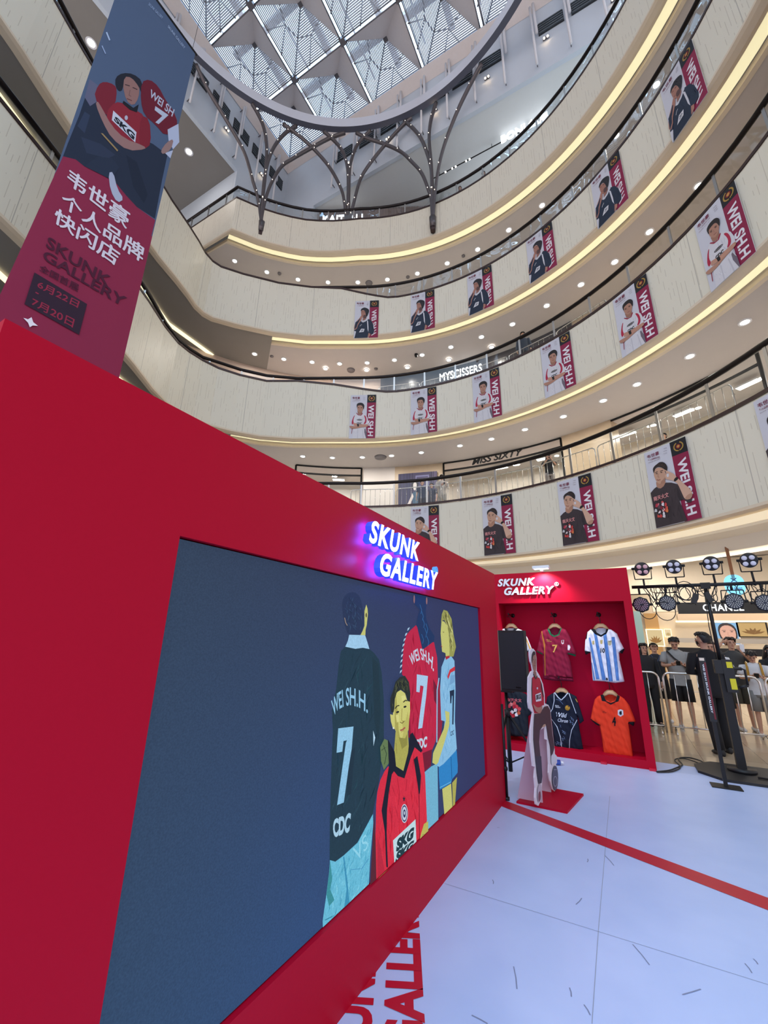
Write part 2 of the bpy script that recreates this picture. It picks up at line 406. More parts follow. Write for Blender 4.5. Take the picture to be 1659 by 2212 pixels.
    def emit(s, mb, to3, n, mi=0, step=0.0004, start=1):
        """to3: print coordinates -> point; n: outward normal"""
        n = Vector(n)
        for i, (P, tr, c) in enumerate(s.items):
            off = n * (step * (i + start)); vs = [to3(p) + off for p in P]; fs = []
            for t in tr:
                a, b, d = vs[t[0]], vs[t[1]], vs[t[2]]
                nn = (b - a).cross(d - a)
                if nn.length < 1e-12: continue
                fs.append(tuple(t) if nn.dot(n) > 0 else (t[0], t[2], t[1]))
            mb.add(vs, fs, mi, False, c)
# ================================================================== THE BUILDING
CC = Vector((-4.82, 4.89)); R0 = 9.96
def arc_pts(R=R0, a0=118, a1=-30, st=-3, c=CC):
    return [(c[0] + R * math.cos(math.radians(a)), c[1] + R * math.sin(math.radians(a))) for a in range(a0, a1 - 1, st)]
LEFT = {1: [(-9.0, -3), (-10.2, 1.7), (-12.4, 5.6), (-13.9, 7.8), (-14.2, 8.9), (-13.9, 10.4), (-12.5, 12.2)],
        2: [(-9.0, -3), (-10.2, 1.7), (-12.5, 5.6), (-14.0, 7.8), (-14.3, 9.0), (-14.0, 10.4), (-12.5, 12.2)],
        3: [(-9.5, -3), (-11.0, .8), (-12, 2.7), (-13.6, 6.1), (-14.2, 8), (-14.7, 9.1), (-14.5, 9.9), (-12.2, 12.3)],
        4: [(-22, 9.8), (-14.4, 9.8)] + [(-4.82 + r * math.cos(math.radians(a)), 4.89 + r * math.sin(math.radians(a))) for a, r in ((146, 10.66), (142, 10.58), (138, 10.5), (134, 10.42), (130, 10.3), (126, 10.18), (122, 10.06))]}
ZB = {1: 4.5, 2: 10.0, 3: 15.4, 4: 20.7}
ZT = {1: 6.8, 2: 12.2, 3: 17.45, 4: 22.75}
RL = {1: 7.92, 2: 13.12, 3: 18.36, 4: 23.6}
NAME = {1: 'first', 2: 'second', 3: 'third', 4: 'fourth'}
def chaikin_open(P, it=2, keep=()):
    for _ in range(it):
        o = [P[0]]
        for i in range(len(P) - 1):
            a, b = P[i], P[i + 1]
            o.append((a[0] * .75 + b[0] * .25, a[1] * .75 + b[1] * .25)); o.append((a[0] * .25 + b[0] * .75, a[1] * .25 + b[1] * .75))
        o.append(P[-1]); P = o
    return P
PLAN = {}
for k in (1, 2, 3):
    PLAN[k] = chaikin_open(LEFT[k] + arc_pts()[:2], 1)[:-1] + arc_pts()[1:]
PLAN[4] = LEFT[4] + arc_pts()
def off(P, d):
    o = []
    for p in P:
        v = Vector((p[0], p[1])) - CC; v.normalize(); o.append((p[0] + v.x * d, p[1] + v.y * d))
    return o
def arclen(P):
    s = [0]
    for a, b in zip(P, P[1:]): s.append(s[-1] + math.hypot(b[0] - a[0], b[1] - a[1]))
    return s
def capz(k, p):
    """top of the solid parapet: higher on the left, ramping down to the glass part"""
    x, y = p
    if k in (2, 3):
        hi = 12.75 if k == 2 else 18.28
        if y < 12.0 and x < 0:
            if k == 2: return 12.35 + 0.4 * min(1, max(0, (y - 4) / 5))
            return hi - 0.6 * min(1, max(0, (5 - y) / 6))
        if x < -10.5: return hi + (0.15 if k == 2 else 0)
        if x < -7.9:
            t = (x + 10.5) / 2.6; return hi + (ZT[k] - hi) * t
        return ZT[k]
    return ZT[k]
def ring3(P, z): return [(p[0], p[1], z if not isinstance(z, list) else z[i]) for i, p in enumerate(P)]

for k in (1, 2, 3, 4):
    P = PLAN[k]; zc = [capz(k, p) for p in P]; S = arclen(P)
    mb = MB(); mb.wall(P, ZB[k], zc); O1 = off(P, 0.16); mb.wall(O1, ZB[k] + 0.5, zc)
    mb.strip(ring3(P, zc), ring3(O1, zc))
    w = struct('wall_gallery_%s' % NAME[k], mb, M['panel'])
    lut = {}
    for i, p in enumerate(P): lut[(round(p[0], 3), round(p[1], 3))] = S[i]
    for i, p in enumerate(O1): lut[(round(p[0], 3), round(p[1], 3))] = S[i]
    uvmap(w, lambda co: (lut.get((round(co.x, 3), round(co.y, 3)), 0), co.z))
    # moulded lip and lit cove under the parapet
    z = ZB[k]; mb = MB()
    mb.strip(ring3(off(P, -0.03), z + 0.05), ring3(off(P, -0.03), z - 0.02)); mb.strip(ring3(off(P, -0.03), z - 0.02), ring3(off(P, 0.05), z - 0.06))
    mb.strip(ring3(off(P, 0.05), z - 0.06), ring3(off(P, 0.22), z - 0.07))
    j0 = 0
    if k in (2, 3):
        while P[j0][1] < 10.6: j0 += 1
    elif k == 4: j0 = 0
    Pq = P[j0:]; Pl = P[:j0 + 1]
    mb.strip(ring3(off(Pq, 0.22), z - 0.07), ring3(off(Pq, 0.36), z))
    mb.strip(ring3(off(Pq, 0.36), z), ring3(off(Pq, 0.36), z + 0.16))
    mb.strip(ring3(off(Pq, 0.8), z + 0.16), ring3(off(Pq, 0.8), z - 0.02)); mb.strip(ring3(off(Pq, 0.8), z - 0.02), ring3(off(Pq, 0.94), z - 0.02))
    mb.strip(ring3(off(Pq, 0.94), z - 0.02), ring3(off(Pq, 0.94), z + 0.04))
    if len(Pl) > 1: mb.strip(ring3(off(Pl, 0.22), z - 0.07), ring3(off(Pl, 0.26), z + 0.03))
    struct('trim_%d' % k, mb, M['lip'])
    mb = MB()
    i0 = 0
    if k == 4: i0 = 1
    elif k == 1: i0 = 0
    else:
        while P[i0][1] < 10.6: i0 += 1
    dA, dB = (0.36, 0.8) if k > 1 else (0.30, 1.15)
    Q = P[i0:]
    dA, dB = (0.36, 0.74) if k > 1 else (0.12, 1.1)
    if k == 1: mb.strip(ring3(off(Q, dA), z - 0.1), ring3(off(Q, dB), z - 0.03))
    else: mb.strip(ring3(off(Q, dA), z + 0.12), ring3(off(Q, dB), z + 0.12))
    struct('trim_%d' % (k + 10), mb, M['cove'] if k > 1 else emat('cream_light', rgb(232, 220, 194), 0.5))
    if len(Pl) > 1:
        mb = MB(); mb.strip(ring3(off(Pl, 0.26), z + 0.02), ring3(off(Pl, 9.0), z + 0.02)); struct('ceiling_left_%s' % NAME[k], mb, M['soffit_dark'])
    mb = MB(); mb.strip(ring3(off(Pq, 0.94), z + 0.02), ring3(off(Pq, 9.0), z + 0.02))
    struct('ceiling_%s' % NAME[k], mb, M['soffit'])
    mb = MB(); mb.strip(ring3(off(P, 0.0), ZT[k] - 0.12), ring3(off(P, 9.0), ZT[k] - 0.12))
    struct('floor_%s' % NAME[k], mb, mat('gallery_tile', rgb(206, 202, 196), 0.2))

# long light line in the left soffits
for zz, pts, nm in ((15.36, [(-12.75, 1.37), (-13.65, 3.17), (-15.48, 6.9), (-16.55, 8.97), (-16.61, 11.5)], 21),
                    (9.96, [(-11.6, 1.37), (-12.5, 3.17), (-14.2, 6.9), (-15.6, 8.97)], 22)):
    mb = MB(); B = [(p[0] - 0.26, p[1] + 0.02) for p in pts]
    mb.strip(ring3(pts, zz), ring3(B, zz)); mb.strip(ring3(B, zz), ring3(B, zz + 0.2))
    struct('trim_%d' % nm, mb, M['covew'])

# balustrades
for k in (1, 2, 3, 4):
    P = PLAN[k]; S = arclen(P)
    t = empty('glass_balustrade', (P[len(P) // 2][0], P[len(P) // 2][1], ZT[k]))
    tag(t, {1: 'glass balustrade with dark handrail on the lowest gallery, crowd barriers behind it', 2: 'glass balustrade of the second gallery up, above the row of white shirt posters',
            3: 'glass balustrade of the third gallery up, above the row of black jersey posters', 4: 'topmost glass balustrade, crossed by the branching steel columns'}[k], 'railing')
    inv = Vector((-t.location.x, -t.location.y, -t.location.z))
    T = Matrix.Translation(inv)
    Pi = off(P, 0.08); zc = [capz(k, p) for p in P]; zr = [max(RL[k], c + 0.07) if True else 0 for c in zc]
    if k == 2: zr = [max(c + 0.22, RL[k] - 0.25) if P[i][1] < 10 and P[i][0] < 0 else RL[k] for i, c in enumerate(zc)]
    mb = MB(); mb.tube([(p[0], p[1], zr[i]) for i, p in enumerate(Pi)], 0.072, 8); mb.build('handrail', M['rail'], t, mw=T)
    mb = MB(); Pc = off(P, -0.02); Pd = off(P, 0.18)
    a = ring3(Pc, [c + 0.0 for c in zc]); b = ring3(Pc, [c + 0.09 for c in zc]); c_ = ring3(Pd, [c + 0.09 for c in zc])
    mb.strip(a, b); mb.strip(b, c_); mb.strip(ring3(Pc, [c - 0.01 for c in zc]), ring3(Pd, [c - 0.01 for c in zc])); mb.build('cap_rail', M['cap'], t, mw=T)
    # panels and posts every 1.35 m
    L = S[-1]; nseg = int(L / 1.35)
    def at(s_, A):
        for i in range(len(S) - 1):
            if S[i + 1] >= s_:
                g = (s_ - S[i]) / (S[i + 1] - S[i] + 1e-9); return (A[i][0] + (A[i + 1][0] - A[i][0]) * g, A[i][1] + (A[i + 1][1] - A[i][1]) * g), i, g
        return A[-1], len(A) - 2, 1.0
    for j in range(nseg + 1):
        (x, y), i, g = at(L * j / nseg, Pi)
        if y < 0.3: continue
        z0 = zc[i] + (zc[i + 1] - zc[i]) * g; z1 = zr[i] + (zr[i + 1] - zr[i]) * g
        if z1 - z0 < 0.3 and (k != 2): continue
        mb = MB(); mb.box((-0.012, -0.035, z0), (0.012, 0.035, z1), R=Matrix.Translation((x, y, 0)) @ Matrix.Rotation(math.atan2(y - CC.y, x - CC.x), 4, 'Z') @ Matrix.Translation((0, 0, 0)))
        mb.box((-0.03, -0.03, z1 - 0.05), (0.03, 0.03, z1 - 0.02), R=Matrix.Translation((x, y, 0)))
        mb.build('post', M['steel'], t, mw=T)
        if j < nseg:
            A = [at(L * (j + q / 3 * 0.98 + 0.01) / nseg, Pi) for q in range(4)]
            if A[0][0][1] < 0.3: continue
            lo = [(a_[0][0], a_[0][1], zc[a_[1]] + (zc[a_[1] + 1] - zc[a_[1]]) * a_[2] + 0.08) for a_ in A]
            hi = [(a_[0][0], a_[0][1], zr[a_[1]] + (zr[a_[1] + 1] - zr[a_[1]]) * a_[2] - 0.06) for a_ in A]
            if hi[0][2] - lo[0][2] < 0.2: continue
            mb = MB(); mb.strip(lo, hi)
            lo2 = [((p[0] - CC.x) * 1.0012 + CC.x, (p[1] - CC.y) * 1.0012 + CC.y, p[2]) for p in lo]; hi2 = [(q[0], q[1], h[2]) for q, h in zip(lo2, hi)]
            mb.strip(hi, hi2)
            mb.build('glass_panel', M['glassw'] if k >= 3 else M['glass'], t, mw=T)

# ceiling lights
DL = {4: [(507, 564), (576.5, 588), (643.7, 604), (708.5, 610), (773, 610), (836.8, 604), (901.5, 591), (966, 569), (1032, 539), (1099, 497), (1171, 444), (1331, 293), (1418, 183), (1522, 37)],
      3: [(550, 765), (613, 776), (674, 782.5), (733.5, 786), (793, 784), (852, 778), (911.7, 767), (974, 750), (1040, 728), (1107, 700.6), (1181, 660.5), (1255, 615), (1328, 566), (1403, 501), (1509, 402)],
      2: [(654, 986), (718, 989), (782.7, 988), (845.7, 984.6), (910, 977.8), (993.5, 963), (1061.5, 948.6), (1134, 928), (1217, 900), (1303, 865.7), (1376, 830.6), (1490.5, 770), (1609, 696.5)],
      1: [(1530, 1172)], 5: [(408, 328), (197, 93)]}
GR = {4: 'recessed downlights under the topmost curved gallery', 3: 'recessed downlights above the second gallery up', 2: 'recessed downlights above the lowest gallery', 5: 'downlights in the high soffit at upper left'}
proto = None
LD = bpy.data.lights.new('downlight', 'AREA'); LD.shape = 'DISK'; LD.size = 0.2; LD.energy = 13; LD.color = (1.0, 0.95, 0.88)
for k, L in DL.items():
    L = sorted(L)
    z = {1: 4.5, 5: 27.3}.get(k, ZB.get(k, 0)) + 0.0
    for li, (u, v) in enumerate(L):
        p = atz(u, v, z)
        if proto is None:
            t = empty('downlight', p)
            mb = MB(); mb.disc((0, 0, 0.0), 0.105, n=20); mb.build('lamp_disc', M['lampon'], t)
            mb = MB(); mb.tube([(0, 0, 0.019), (0, 0, -0.006)], 0.15, 20, cap=False); mb.disc((0, 0, -0.006), 0.15, n=20, r2=0.107); mb.build('trim_ring', M['white_letter'], t)
            proto = t
        else: t = copy_tree(proto); t.location = p
        if k == 5: t.scale = (1.5, 1.5, 1.5)
        if k == 1: tag(t, 'white downlight in the ground floor ceiling above the row of stage lamps', 'ceiling light')
        else: tag(t, {4: 'round downlight under the topmost curved gallery, %s of its row', 3: 'round downlight above the second gallery up, %s of its row', 2: 'round downlight above the lowest gallery, %s of its row', 5: 'bright downlight in the high grey soffit at upper left, %s'}[k] % ORDW[li], 'ceiling light', GR[k])
        lo = bpy.data.objects.new('downlight_beam', LD); COL.objects.link(lo); lo.parent = t; lo.location = (0, 0, -0.03)
# small ceiling fittings
for (u, v, k, r) in ((797, 612, 4, 0.2), (758, 800, 3, 0.22), (822, 988, 2, 0.3), (603 / 2.96 + 400, 566 / 2.96 + 400, 4, 0.1), (1424 / 2.96 + 400, 588 / 2.96 + 400, 4, 0.1), (455 / 3.016 + 850, 160 / 3.016 + 500, 4, 0.09), (587, 770, 3, 0.09), (1220 / 2.96 + 400, 1175 / 2.96 + 400, 3, 0.1)):
    p = atz(u, v, ZB[k]); t = MB(); t.tube([(0, 0, 0.02), (0, 0, -0.03)], [r, r * 0.9], 20); o = t.build('ceiling_speaker', M['node'], loc=p)
    tag(o, {4: 'small grey round ceiling speaker under the topmost curved gallery', 3: 'small grey round ceiling speaker above the second gallery up', 2: 'wide grey round ceiling speaker above the lowest gallery'}[k], 'speaker', {4: 'ceiling speakers under the topmost gallery', 3: 'ceiling speakers above the second gallery', 2: 'ceiling speakers above the lowest gallery'}[k])
p = atz(899, 766, ZB[3]); mb = MB(); mb.tube([(0, 0, 0.02), (0, 0, -0.05)], 0.09, 14); mb.ell((0, 0, -0.08), (0.08, 0.08, 0.08)); tag(mb.build('security_camera', M['black'], loc=p), 'black dome security camera on the soffit above the second gallery up', 'camera')

# ---------------------------------------------------------------- shops behind the galleries
def arcwall(name, R, a0, a1, z0, z1, m, st=2, kind='structure', th=0.0):
    n = max(2, int(abs(a1 - a0) / st) + 1); P = [(CC.x + R * math.cos(math.radians(a0 + (a1 - a0) * i / (n - 1))), CC.y + R * math.sin(math.radians(a0 + (a1 - a0) * i / (n - 1)))) for i in range(n)]
    mb = MB(); mb.wall(P, z0, z1)
    if th:
        Q = off(P, th); mb.wall(Q, z0, z1); mb.strip(ring3(P, z0), ring3(Q, z0)); mb.strip(ring3(P, z1), ring3(Q, z1))
        for q in (0, -1): mb.add([(P[q][0], P[q][1], z0), (Q[q][0], Q[q][1], z0), (Q[q][0], Q[q][1], z1), (P[q][0], P[q][1], z1)], [(0, 1, 2, 3)])
    o = mb.build(name, m)
    if kind: o['kind'] = kind
    return o
def ang(p): return math.degrees(math.atan2(p[1] - CC.y, p[0] - CC.x))
def angpx(u, v, R): return ang(atcyl(u, v, R))
RS = 13.3
# first gallery (lit shops)
a = lambda u, v: angpx(u, v, RS)
arcwall('wall_shop_back', 15.9, 150, -10, 6.68, 10.0, M['shopwall'])
arcwall('wall_white_bay', RS, a(786, 1010), a(853, 1010), 6.68, 10.02, mat('white_bay', rgb(214, 206, 200), 0.5), th=0.3)
arcwall('wall_stone_bay', RS - 0.05, a(1212, 930), a(1318, 900), 6.68, 10.02, M['stone'], th=0.6)
arcwall('wall_panel_frame', RS + 0.02, a(853, 1010), a(957, 1010), 6.68, 10.02, M['stone'], th=0.3)
for nm, (u0, u1), lab in (('shop_window', (640, 784), 'lit shop window with dark frame, left of the white wall bay on the lowest gallery'), ('shop_window', (958, 1210), 'lit shop window under the black italic fashion sign on the lowest gallery'),
                          ('shop_window', (1322, 1659), 'pale lit shop window right of the stone pier on the lowest gallery')):
    A0, A1 = a(u0, 1000), a(u1, 940 if u1 < 1400 else 850); t = empty(nm, (CC.x + RS * math.cos(math.radians((A0 + A1) / 2)), CC.y + RS * math.sin(math.radians((A0 + A1) / 2)), 6.68)); tag(t, lab, 'shop window')
    T = Matrix.Translation(-t.location)
    n = max(3, int(abs(A1 - A0) / 2)); P = [(CC.x + RS * math.cos(math.radians(A0 + (A1 - A0) * i / n)), CC.y + RS * math.sin(math.radians(A0 + (A1 - A0) * i / n))) for i in range(n + 1)]
    mb = MB(); mb.wall(P, 6.7, 9.55); mb.build('pane', M['shopglass'], t, mw=T)
    mb = MB(); mb.tube([(p[0], p[1], 9.58) for p in P], 0.05, 6); mb.tube([(p[0], p[1], 9.98) for p in P], 0.04, 6); mb.tube([(p[0], p[1], 6.72) for p in P], 0.05, 6)
    for q in (0, -1): mb.tube([(P[q][0], P[q][1], 6.7), (P[q][0], P[q][1], 9.98)], 0.05, 6)
    mb.build('frame', M['black'], t, mw=T)
LG = bpy.data.lights.new('shop_fill_light', 'AREA'); LG.shape = 'RECTANGLE'; LG.size = 1.4; LG.size_y = 0.5; LG.energy = 42; LG.color = (1, 0.95, 0.9)  # panel lamps added to brighten the shop interiors
def shop_fill_light(x, y, z, rz, lab, grp, e=None):
    t = empty('added_panel_light', (x, y, z), rz); mb = MB(); mb.box((-0.33, -0.14, -0.03), (0.33, 0.14, 0.02)); mb.build('housing', M['white_letter'], t)
    mb = MB(); mb.box((-0.3, -0.11, -0.04), (0.3, 0.11, -0.031)); mb.build('diffuser', M['lampon'], t)
    tag(t, lab, 'ceiling light', grp); lo = bpy.data.objects.new('added_panel_beam', LG); COL.objects.link(lo); lo.parent = t; lo.location = (0, 0, -0.06)
for i, dg_ in enumerate((132, 122, 112, 104, 96, 88, 80, 73, 66, 58, 50, 42)):
    r = 14.6; x = CC.x + r * math.cos(math.radians(dg_)); y = CC.y + r * math.sin(math.radians(dg_))
    if dg_ in (73, 96): continue
    shop_fill_light(x, y, 9.85, math.radians(dg_ + 90), 'added white panel light inside the lowest gallery shops, %s' % ORDW[min(i, 15)], 'added panel lights in the lowest gallery shops')
# wall signs standing on arcs
def sign_arc(name, body, u0, v0, u1, v1, R, h, m, lab, bold=0.03, shear=0.0, depth=0.06, m2=None):
    p = atcyl(u0, v0, R); q = atcyl(u1, v1, R); ux = (q - p); ux.z = 0; w = ux.length; ux.normalize()
    z = (p.z + q.z) / 2 if h is None else h[0]; hh = 0.35 if h is None else h[1]
    t = MB(); n = ux.cross(Vector((0, 0, 1)))
    solid_text(t, body, Vector((p.x, p.y, z)), ux, (0, 0, 1), w, hh, depth, 0, 1, bold, shear)
    c = Vector((p.x, p.y, z)); t.v = [tuple(Vector(v) - c) for v in t.v]
    o = t.build(name, [m, m2 or m], loc=c); return tag(o, lab, 'sign')
sign_arc('shop_sign', 'MISS SIXTY', 1020, 997, 1130, 966, RS - 0.1, (9.62, 0.3), M['black'], 'black italic MISS SIXTY lettering above the shop on the lowest gallery', 0.02, 0.35)
sign_arc('shop_sign', 'MYSCISSERS', 950, 808, 1040, 775, RS - 0.1, (14.6, 0.45), M['signw'], 'glowing white MYSCISSERS lettering on the dark shopfront, second gallery up', 0.0)
# reflection-like second row of the same lettering on the glossy fascia above is left to the gloss
arcwall('wall_dark_shopfront', RS, angpx(822, 830, RS), angpx(1232, 690, RS), 12.08, 15.42, M['darkshop'], th=0.1)
arcwall('wall_shop_back_second', RS + 0.3, 160, 90, 12.08, 15.42, mat('pink_wall', rgb(206, 184, 170), 0.6))
arcwall('wall_stone_second', RS + 0.1, angpx(1232, 690, RS), -20, 12.08, 15.42, M['stone'], th=0.1)
arcwall('wall_stone_third', RS + 0.1, 160, -20, 17.33, 20.75, mat('pale_stone', rgb(186, 180, 172), 0.3, noise=0.05, nscale=1.5))
for k in (1, 2, 3):
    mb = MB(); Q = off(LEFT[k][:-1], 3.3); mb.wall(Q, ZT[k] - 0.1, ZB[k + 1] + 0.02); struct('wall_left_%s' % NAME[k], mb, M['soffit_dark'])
for i, dg_ in enumerate((126, 116, 106, 96, 86)):
    r = 12.6; x = CC.x + r * math.cos(math.radians(dg_)); y = CC.y + r * math.sin(math.radians(dg_))
    p = Vector((x, y, 15.36)); t = copy_tree(proto); t.location = p; tag(t, 'inner downlight close to the second gallery shopfronts, %s' % ORDW[i], 'ceiling light', 'inner downlights of the second gallery')

# big lit picture screen on the first gallery
p0 = atcyl(860, 1088, RS - 0.15); p1 = atcyl(945, 1082, RS - 0.15)
zb_, zt_ = 6.95, 9.55
ux = (p1 - p0); ux.z = 0; wS = ux.length; ux.normalize(); nS = ux.cross(Vector((0, 0, 1)))
t = empty('advert_screen', (p0.x, p0.y, zb_)); tag(t, 'lit advertising screen with a posing model before a dark door on the lowest gallery', 'screen')
T = Matrix.Translation(-t.location)
mb = MB(); base = Vector((p0.x, p0.y, zb_))
vs = []
for dz in (0, zt_ - zb_):
    for s_, d_ in ((0, 0), (1, 0), (1, -0.1), (0, -0.1)): vs.append(base + ux * (s_ * wS) + nS * d_ + Vector((0, 0, dz)))
mb.add(vs, [(0, 1, 5, 4), (1, 2, 6, 5), (2, 3, 7, 6), (3, 0, 4, 7), (4, 5, 6, 7), (3, 2, 1, 0)]); mb.build('housing', M['black'], t, mw=T)
A = Art()
A.poly([(0, 0), (1, 0), (1, 1), (0, 1)], (62, 52, 82)); A.poly([(0, 0), (0.3, 0), (0.3, 1), (0, 1)], (48, 42, 78)); A.poly([(0.88, 0), (1, 0), (1, 1), (0.88, 1)], (92, 78, 104))
for x in (0.05, 0.14, 0.22, 0.3, 0.36, 0.85, 0.9): A.poly([(x, 0), (x + 0.015, 0), (x + 0.015, 1), (x, 1)], (34, 28, 48))
A.poly([(0.45, 0.06), (0.8, 0.06), (0.8, 0.3), (0.45, 0.3)], (120, 116, 150)); A.poly([(0.48, 0.09), (0.77, 0.09), (0.77, 0.27), (0.48, 0.27)], (70, 60, 96)); A.poly([(0.45, 0.34), (0.8, 0.34), (0.8, 0.98), (0.45, 0.98)], (74, 66, 100))
_sh = len(A.items)
A.poly([(0.44, 0.2), (0.5, 0.14), (0.6, 0.15), (0.64, 0.24), (0.6, 0.32), (0.5, 0.34), (0.44, 0.3)], (40, 34, 34), 1); A.poly([(0.49, 0.2), (0.58, 0.2), (0.58, 0.32), (0.53, 0.37), (0.49, 0.32)], (240, 225, 215), 1)
A.poly([(0.45, 0.42), (0.53, 0.38), (0.66, 0.4), (0.7, 0.55), (0.66, 0.7), (0.5, 0.7), (0.47, 0.55)], (50, 86, 110)); A.poly([(0.47, 0.41), (0.36, 0.6), (0.24, 0.72), (0.2, 0.8), (0.26, 0.8), (0.4, 0.66), (0.5, 0.48)], (235, 215, 205))
A.poly([(0.5, 0.7), (0.66, 0.7), (0.72, 0.97), (0.6, 0.97)], (170, 205, 235)); A.items = A.items[:_sh] + [([(a_ - 0.1, b_) for a_, b_ in P_], t_, c_) for P_, t_, c_ in A.items[_sh:]]
A.text('MISS SIXTY', [(0.06, 0.9), (0.5, 0.9)], [(0.06, 0.96), (0.5, 0.96)], (240, 240, 250), 0.03, 0.3)
mb = MB(); A.emit(mb, lambda p: base + ux * (p[0] * wS) + Vector((0, 0, (1 - p[1]) * (zt_ - zb_))), nS, step=0.0008, start=3); mb.build('picture', M['screenp'], t, mw=T)

# ---------------------------------------------------------------- fourth level and roof
ZH = 27.3
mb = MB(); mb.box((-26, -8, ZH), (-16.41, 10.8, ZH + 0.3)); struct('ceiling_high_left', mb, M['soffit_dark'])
mb = MB(); mb.box((-13.6, 14.71, ZH), (12, 24, ZH + 0.3)); struct('ceiling_high_back', mb, M['white'])
mb = MB(); mb.box((-16.4, -8, ZH - .04), (-16.2, 10.8, 33.4)); mb.box((-16.4, 10.8, 22.0), (-16.2, 14.5, 33.4)); mb.box((-26, 10.8, 22.0), (-16.41, 11.0, ZH)); struct('wall_high_left', mb, M['wall'])
mb = MB(); mb.box((-13.6, 14.5, ZH - .04), (12, 14.7, 33.4)); mb.box((-16.4, 14.5, 22.0), (-13.6, 14.7, 33.4)); mb.box((-13.8, 14.7, 22), (-13.6, 20, ZH)); struct('wall_high_back', mb, M['wall'])
mb = MB(); mb.box((-25, -8, 22), (-24.8, 11, ZH)); struct('wall_far_left', mb, M['soffit_dark'])
SM = Matrix.Translation((-13.5, 14.95, 0)) @ Matrix.Rotation(math.atan2(1.03, 2.16), 4, 'Z'); mb = MB(); mb.box((0, 0.05, 22.7), (8.4, 0.15, ZH - 0.01), R=SM); struct('wall_fourth_slats', mb, mat('brown_slats', rgb(140, 122, 114), 0.5))
for a0_, a1_, lab in ((92, 78, 'left'), (76, 60, 'middle'), (58, 40, 'right')):
    o = arcwall('soffit_fill_band', 14.1, a0_, a1_, 22.75, 26.6, emat('soffit_fill_glow', rgb(208, 218, 226), 1.0), kind=None, th=0.1)  # emissive band out of view, added to brighten the high soffit
    tag(o, 'unseen glowing band added to light the topmost soffit, the %s of three' % lab, 'fill light')
arcwall('wall_fourth_back', 14.6, 92, -10, 22.7, ZH, mat('grey_wall4', rgb(150, 158, 158), 0.35))
mb = MB()
for i in range(80):
    x = 0.05 + i * 0.1; mb.box((x, -0.02, 22.7), (x + 0.05, 0.05, ZH - 0.02), R=SM)
tag(mb.build('wood_slat_screen', mat('slat_wood', rgb(104, 80, 72), 0.5)), 'brown vertical slat screen behind the topmost glass balustrade', 'screen wall')
LM = Matrix.Translation((-13.5, 14.95, 0)) @ Matrix.Rotation(math.atan2(1.03, 2.16), 4, 'Z')
mb = MB(); solid_text(mb, 'KAITEN I', (0, 0, 0), (1, 0, 0), (0, 0, 1), 2.5, 0.6, 0.06, 0, 0, 0.02)
for i in range(len(mb.v)): x, y, z = mb.v[i]; mb.v[i] = tuple(Matrix.Rotation(math.atan2(1.03, 2.16), 3, 'Z') @ Vector((x, -abs(y), z)))
tag(mb.build('shop_sign', M['signw'], loc=tuple(LM @ Vector((0.3, -0.08, 26.1)))), 'white lit letters KAITEN seen low behind the topmost balustrade', 'sign')
pb = Vector((-2.75, 15.9, 26.3))
p = atp(1085, 283, (0, 16.3, 0), (0, 1, 0)); q = atp(1162, 225, (0, 16.3, 0), (0, 1, 0))
mb = MB(); solid_text(mb, 'BONI', (0, 0, 0), (1, 0, 0), (0, 0, 1), 1.25, 0.5, 0.08, 0, 0, 0.03); solid_text(mb, '堡尼', (1.42, 0, 0), (1, 0, 0), (0, 0, 1), 0.95, 0.5, 0.08, 0, 0, 0.03)
tag(mb.build('hanging_shop_sign', M['signw'], loc=(p.x - 0.1, 16.3, ZH - 0.56)), 'white lit BONI letters with two Chinese characters hanging at the topmost level', 'sign')
mb = MB(); mb.tube([(-6.5, 16.4, ZH - 0.25), (0.8, 16.4, ZH - 0.25)], 0.03, 6)
for x in (-6, -3, 0.5): mb.tube([(x, 16.4, ZH), (x, 16.4, ZH - 0.25)], 0.015, 5)
t = empty('track_light', (0, 0, 0)); tag(t, 'black track with small warm spots under the high soffit left of the hanging lit sign', 'track light')
mb.build('track', M['black'], t)
for x in (-5.6, -5.2, -5.0, -4.4, -4.2): b = MB(); b.tube([(x, 16.4, ZH - 0.25), (x, 16.3, ZH - 0.42)], 0.05, 8); b.build('spot', M['black'], t); b = MB(); b.disc((x, 16.29, ZH - 0.425), 0.045, (0, -0.5, -0.86), 10); b.build('lens', M['lampon'], t)

# vertical tubes on the high walls
def fin(name, loc, rz, lab, grp):
    t = empty(name, loc, rz)
    mb = MB(); mb.tube([(0, -0.30, 0), (0, -0.30, 4.3)], 0.055, 8); mb.build('tube', M['white_letter'], t)
    mb = MB(); mb.tube([(0.16, -0.22, 2.3), (0.16, -0.22, 4.6)], 0.07, 8); mb.build('tube', M['white_letter'], t)
    mb = MB()
    for z in (0.3, 2.3, 4.1): mb.box((-0.02, -0.3, z), (0.02, 0.0, z + 0.05)); 
    mb.build('bracket', M['node'], t); tag(t, lab, 'wall bracket tube', grp); return t
f0 = fin('wall_tube_pair', (-4.68, 14.5, ZH + 0.1), 0, 'pair of white vertical tubes fixed to the high back wall below the skylight', 'tube pairs on the high back wall')
for i in list(range(-5, 0)) + list(range(1, 8)):
    c = copy_tree(f0); c.location = (-4.68 + 1.47 * i, 14.5, ZH + 0.1)
for i, c in enumerate(sorted([o for o in COL.objects if o.name.startswith('wall_tube_pair')], key=lambda o: o.location.x)): c['label'] = 'white vertical tube pair on the high back wall, %s' % ORDW[i]
f1 = copy_tree(f0); f1.location = (-16.2, 13.3, ZH + 0.1); f1.rotation_euler.z = math.pi / 2
f1['label'] = 'pair of white vertical tubes fixed to the high left wall below the skylight'; f1['group'] = 'tube pairs on the high left wall'
f1['label'] = 'white vertical tube pair on the high left wall, nearest the corner'
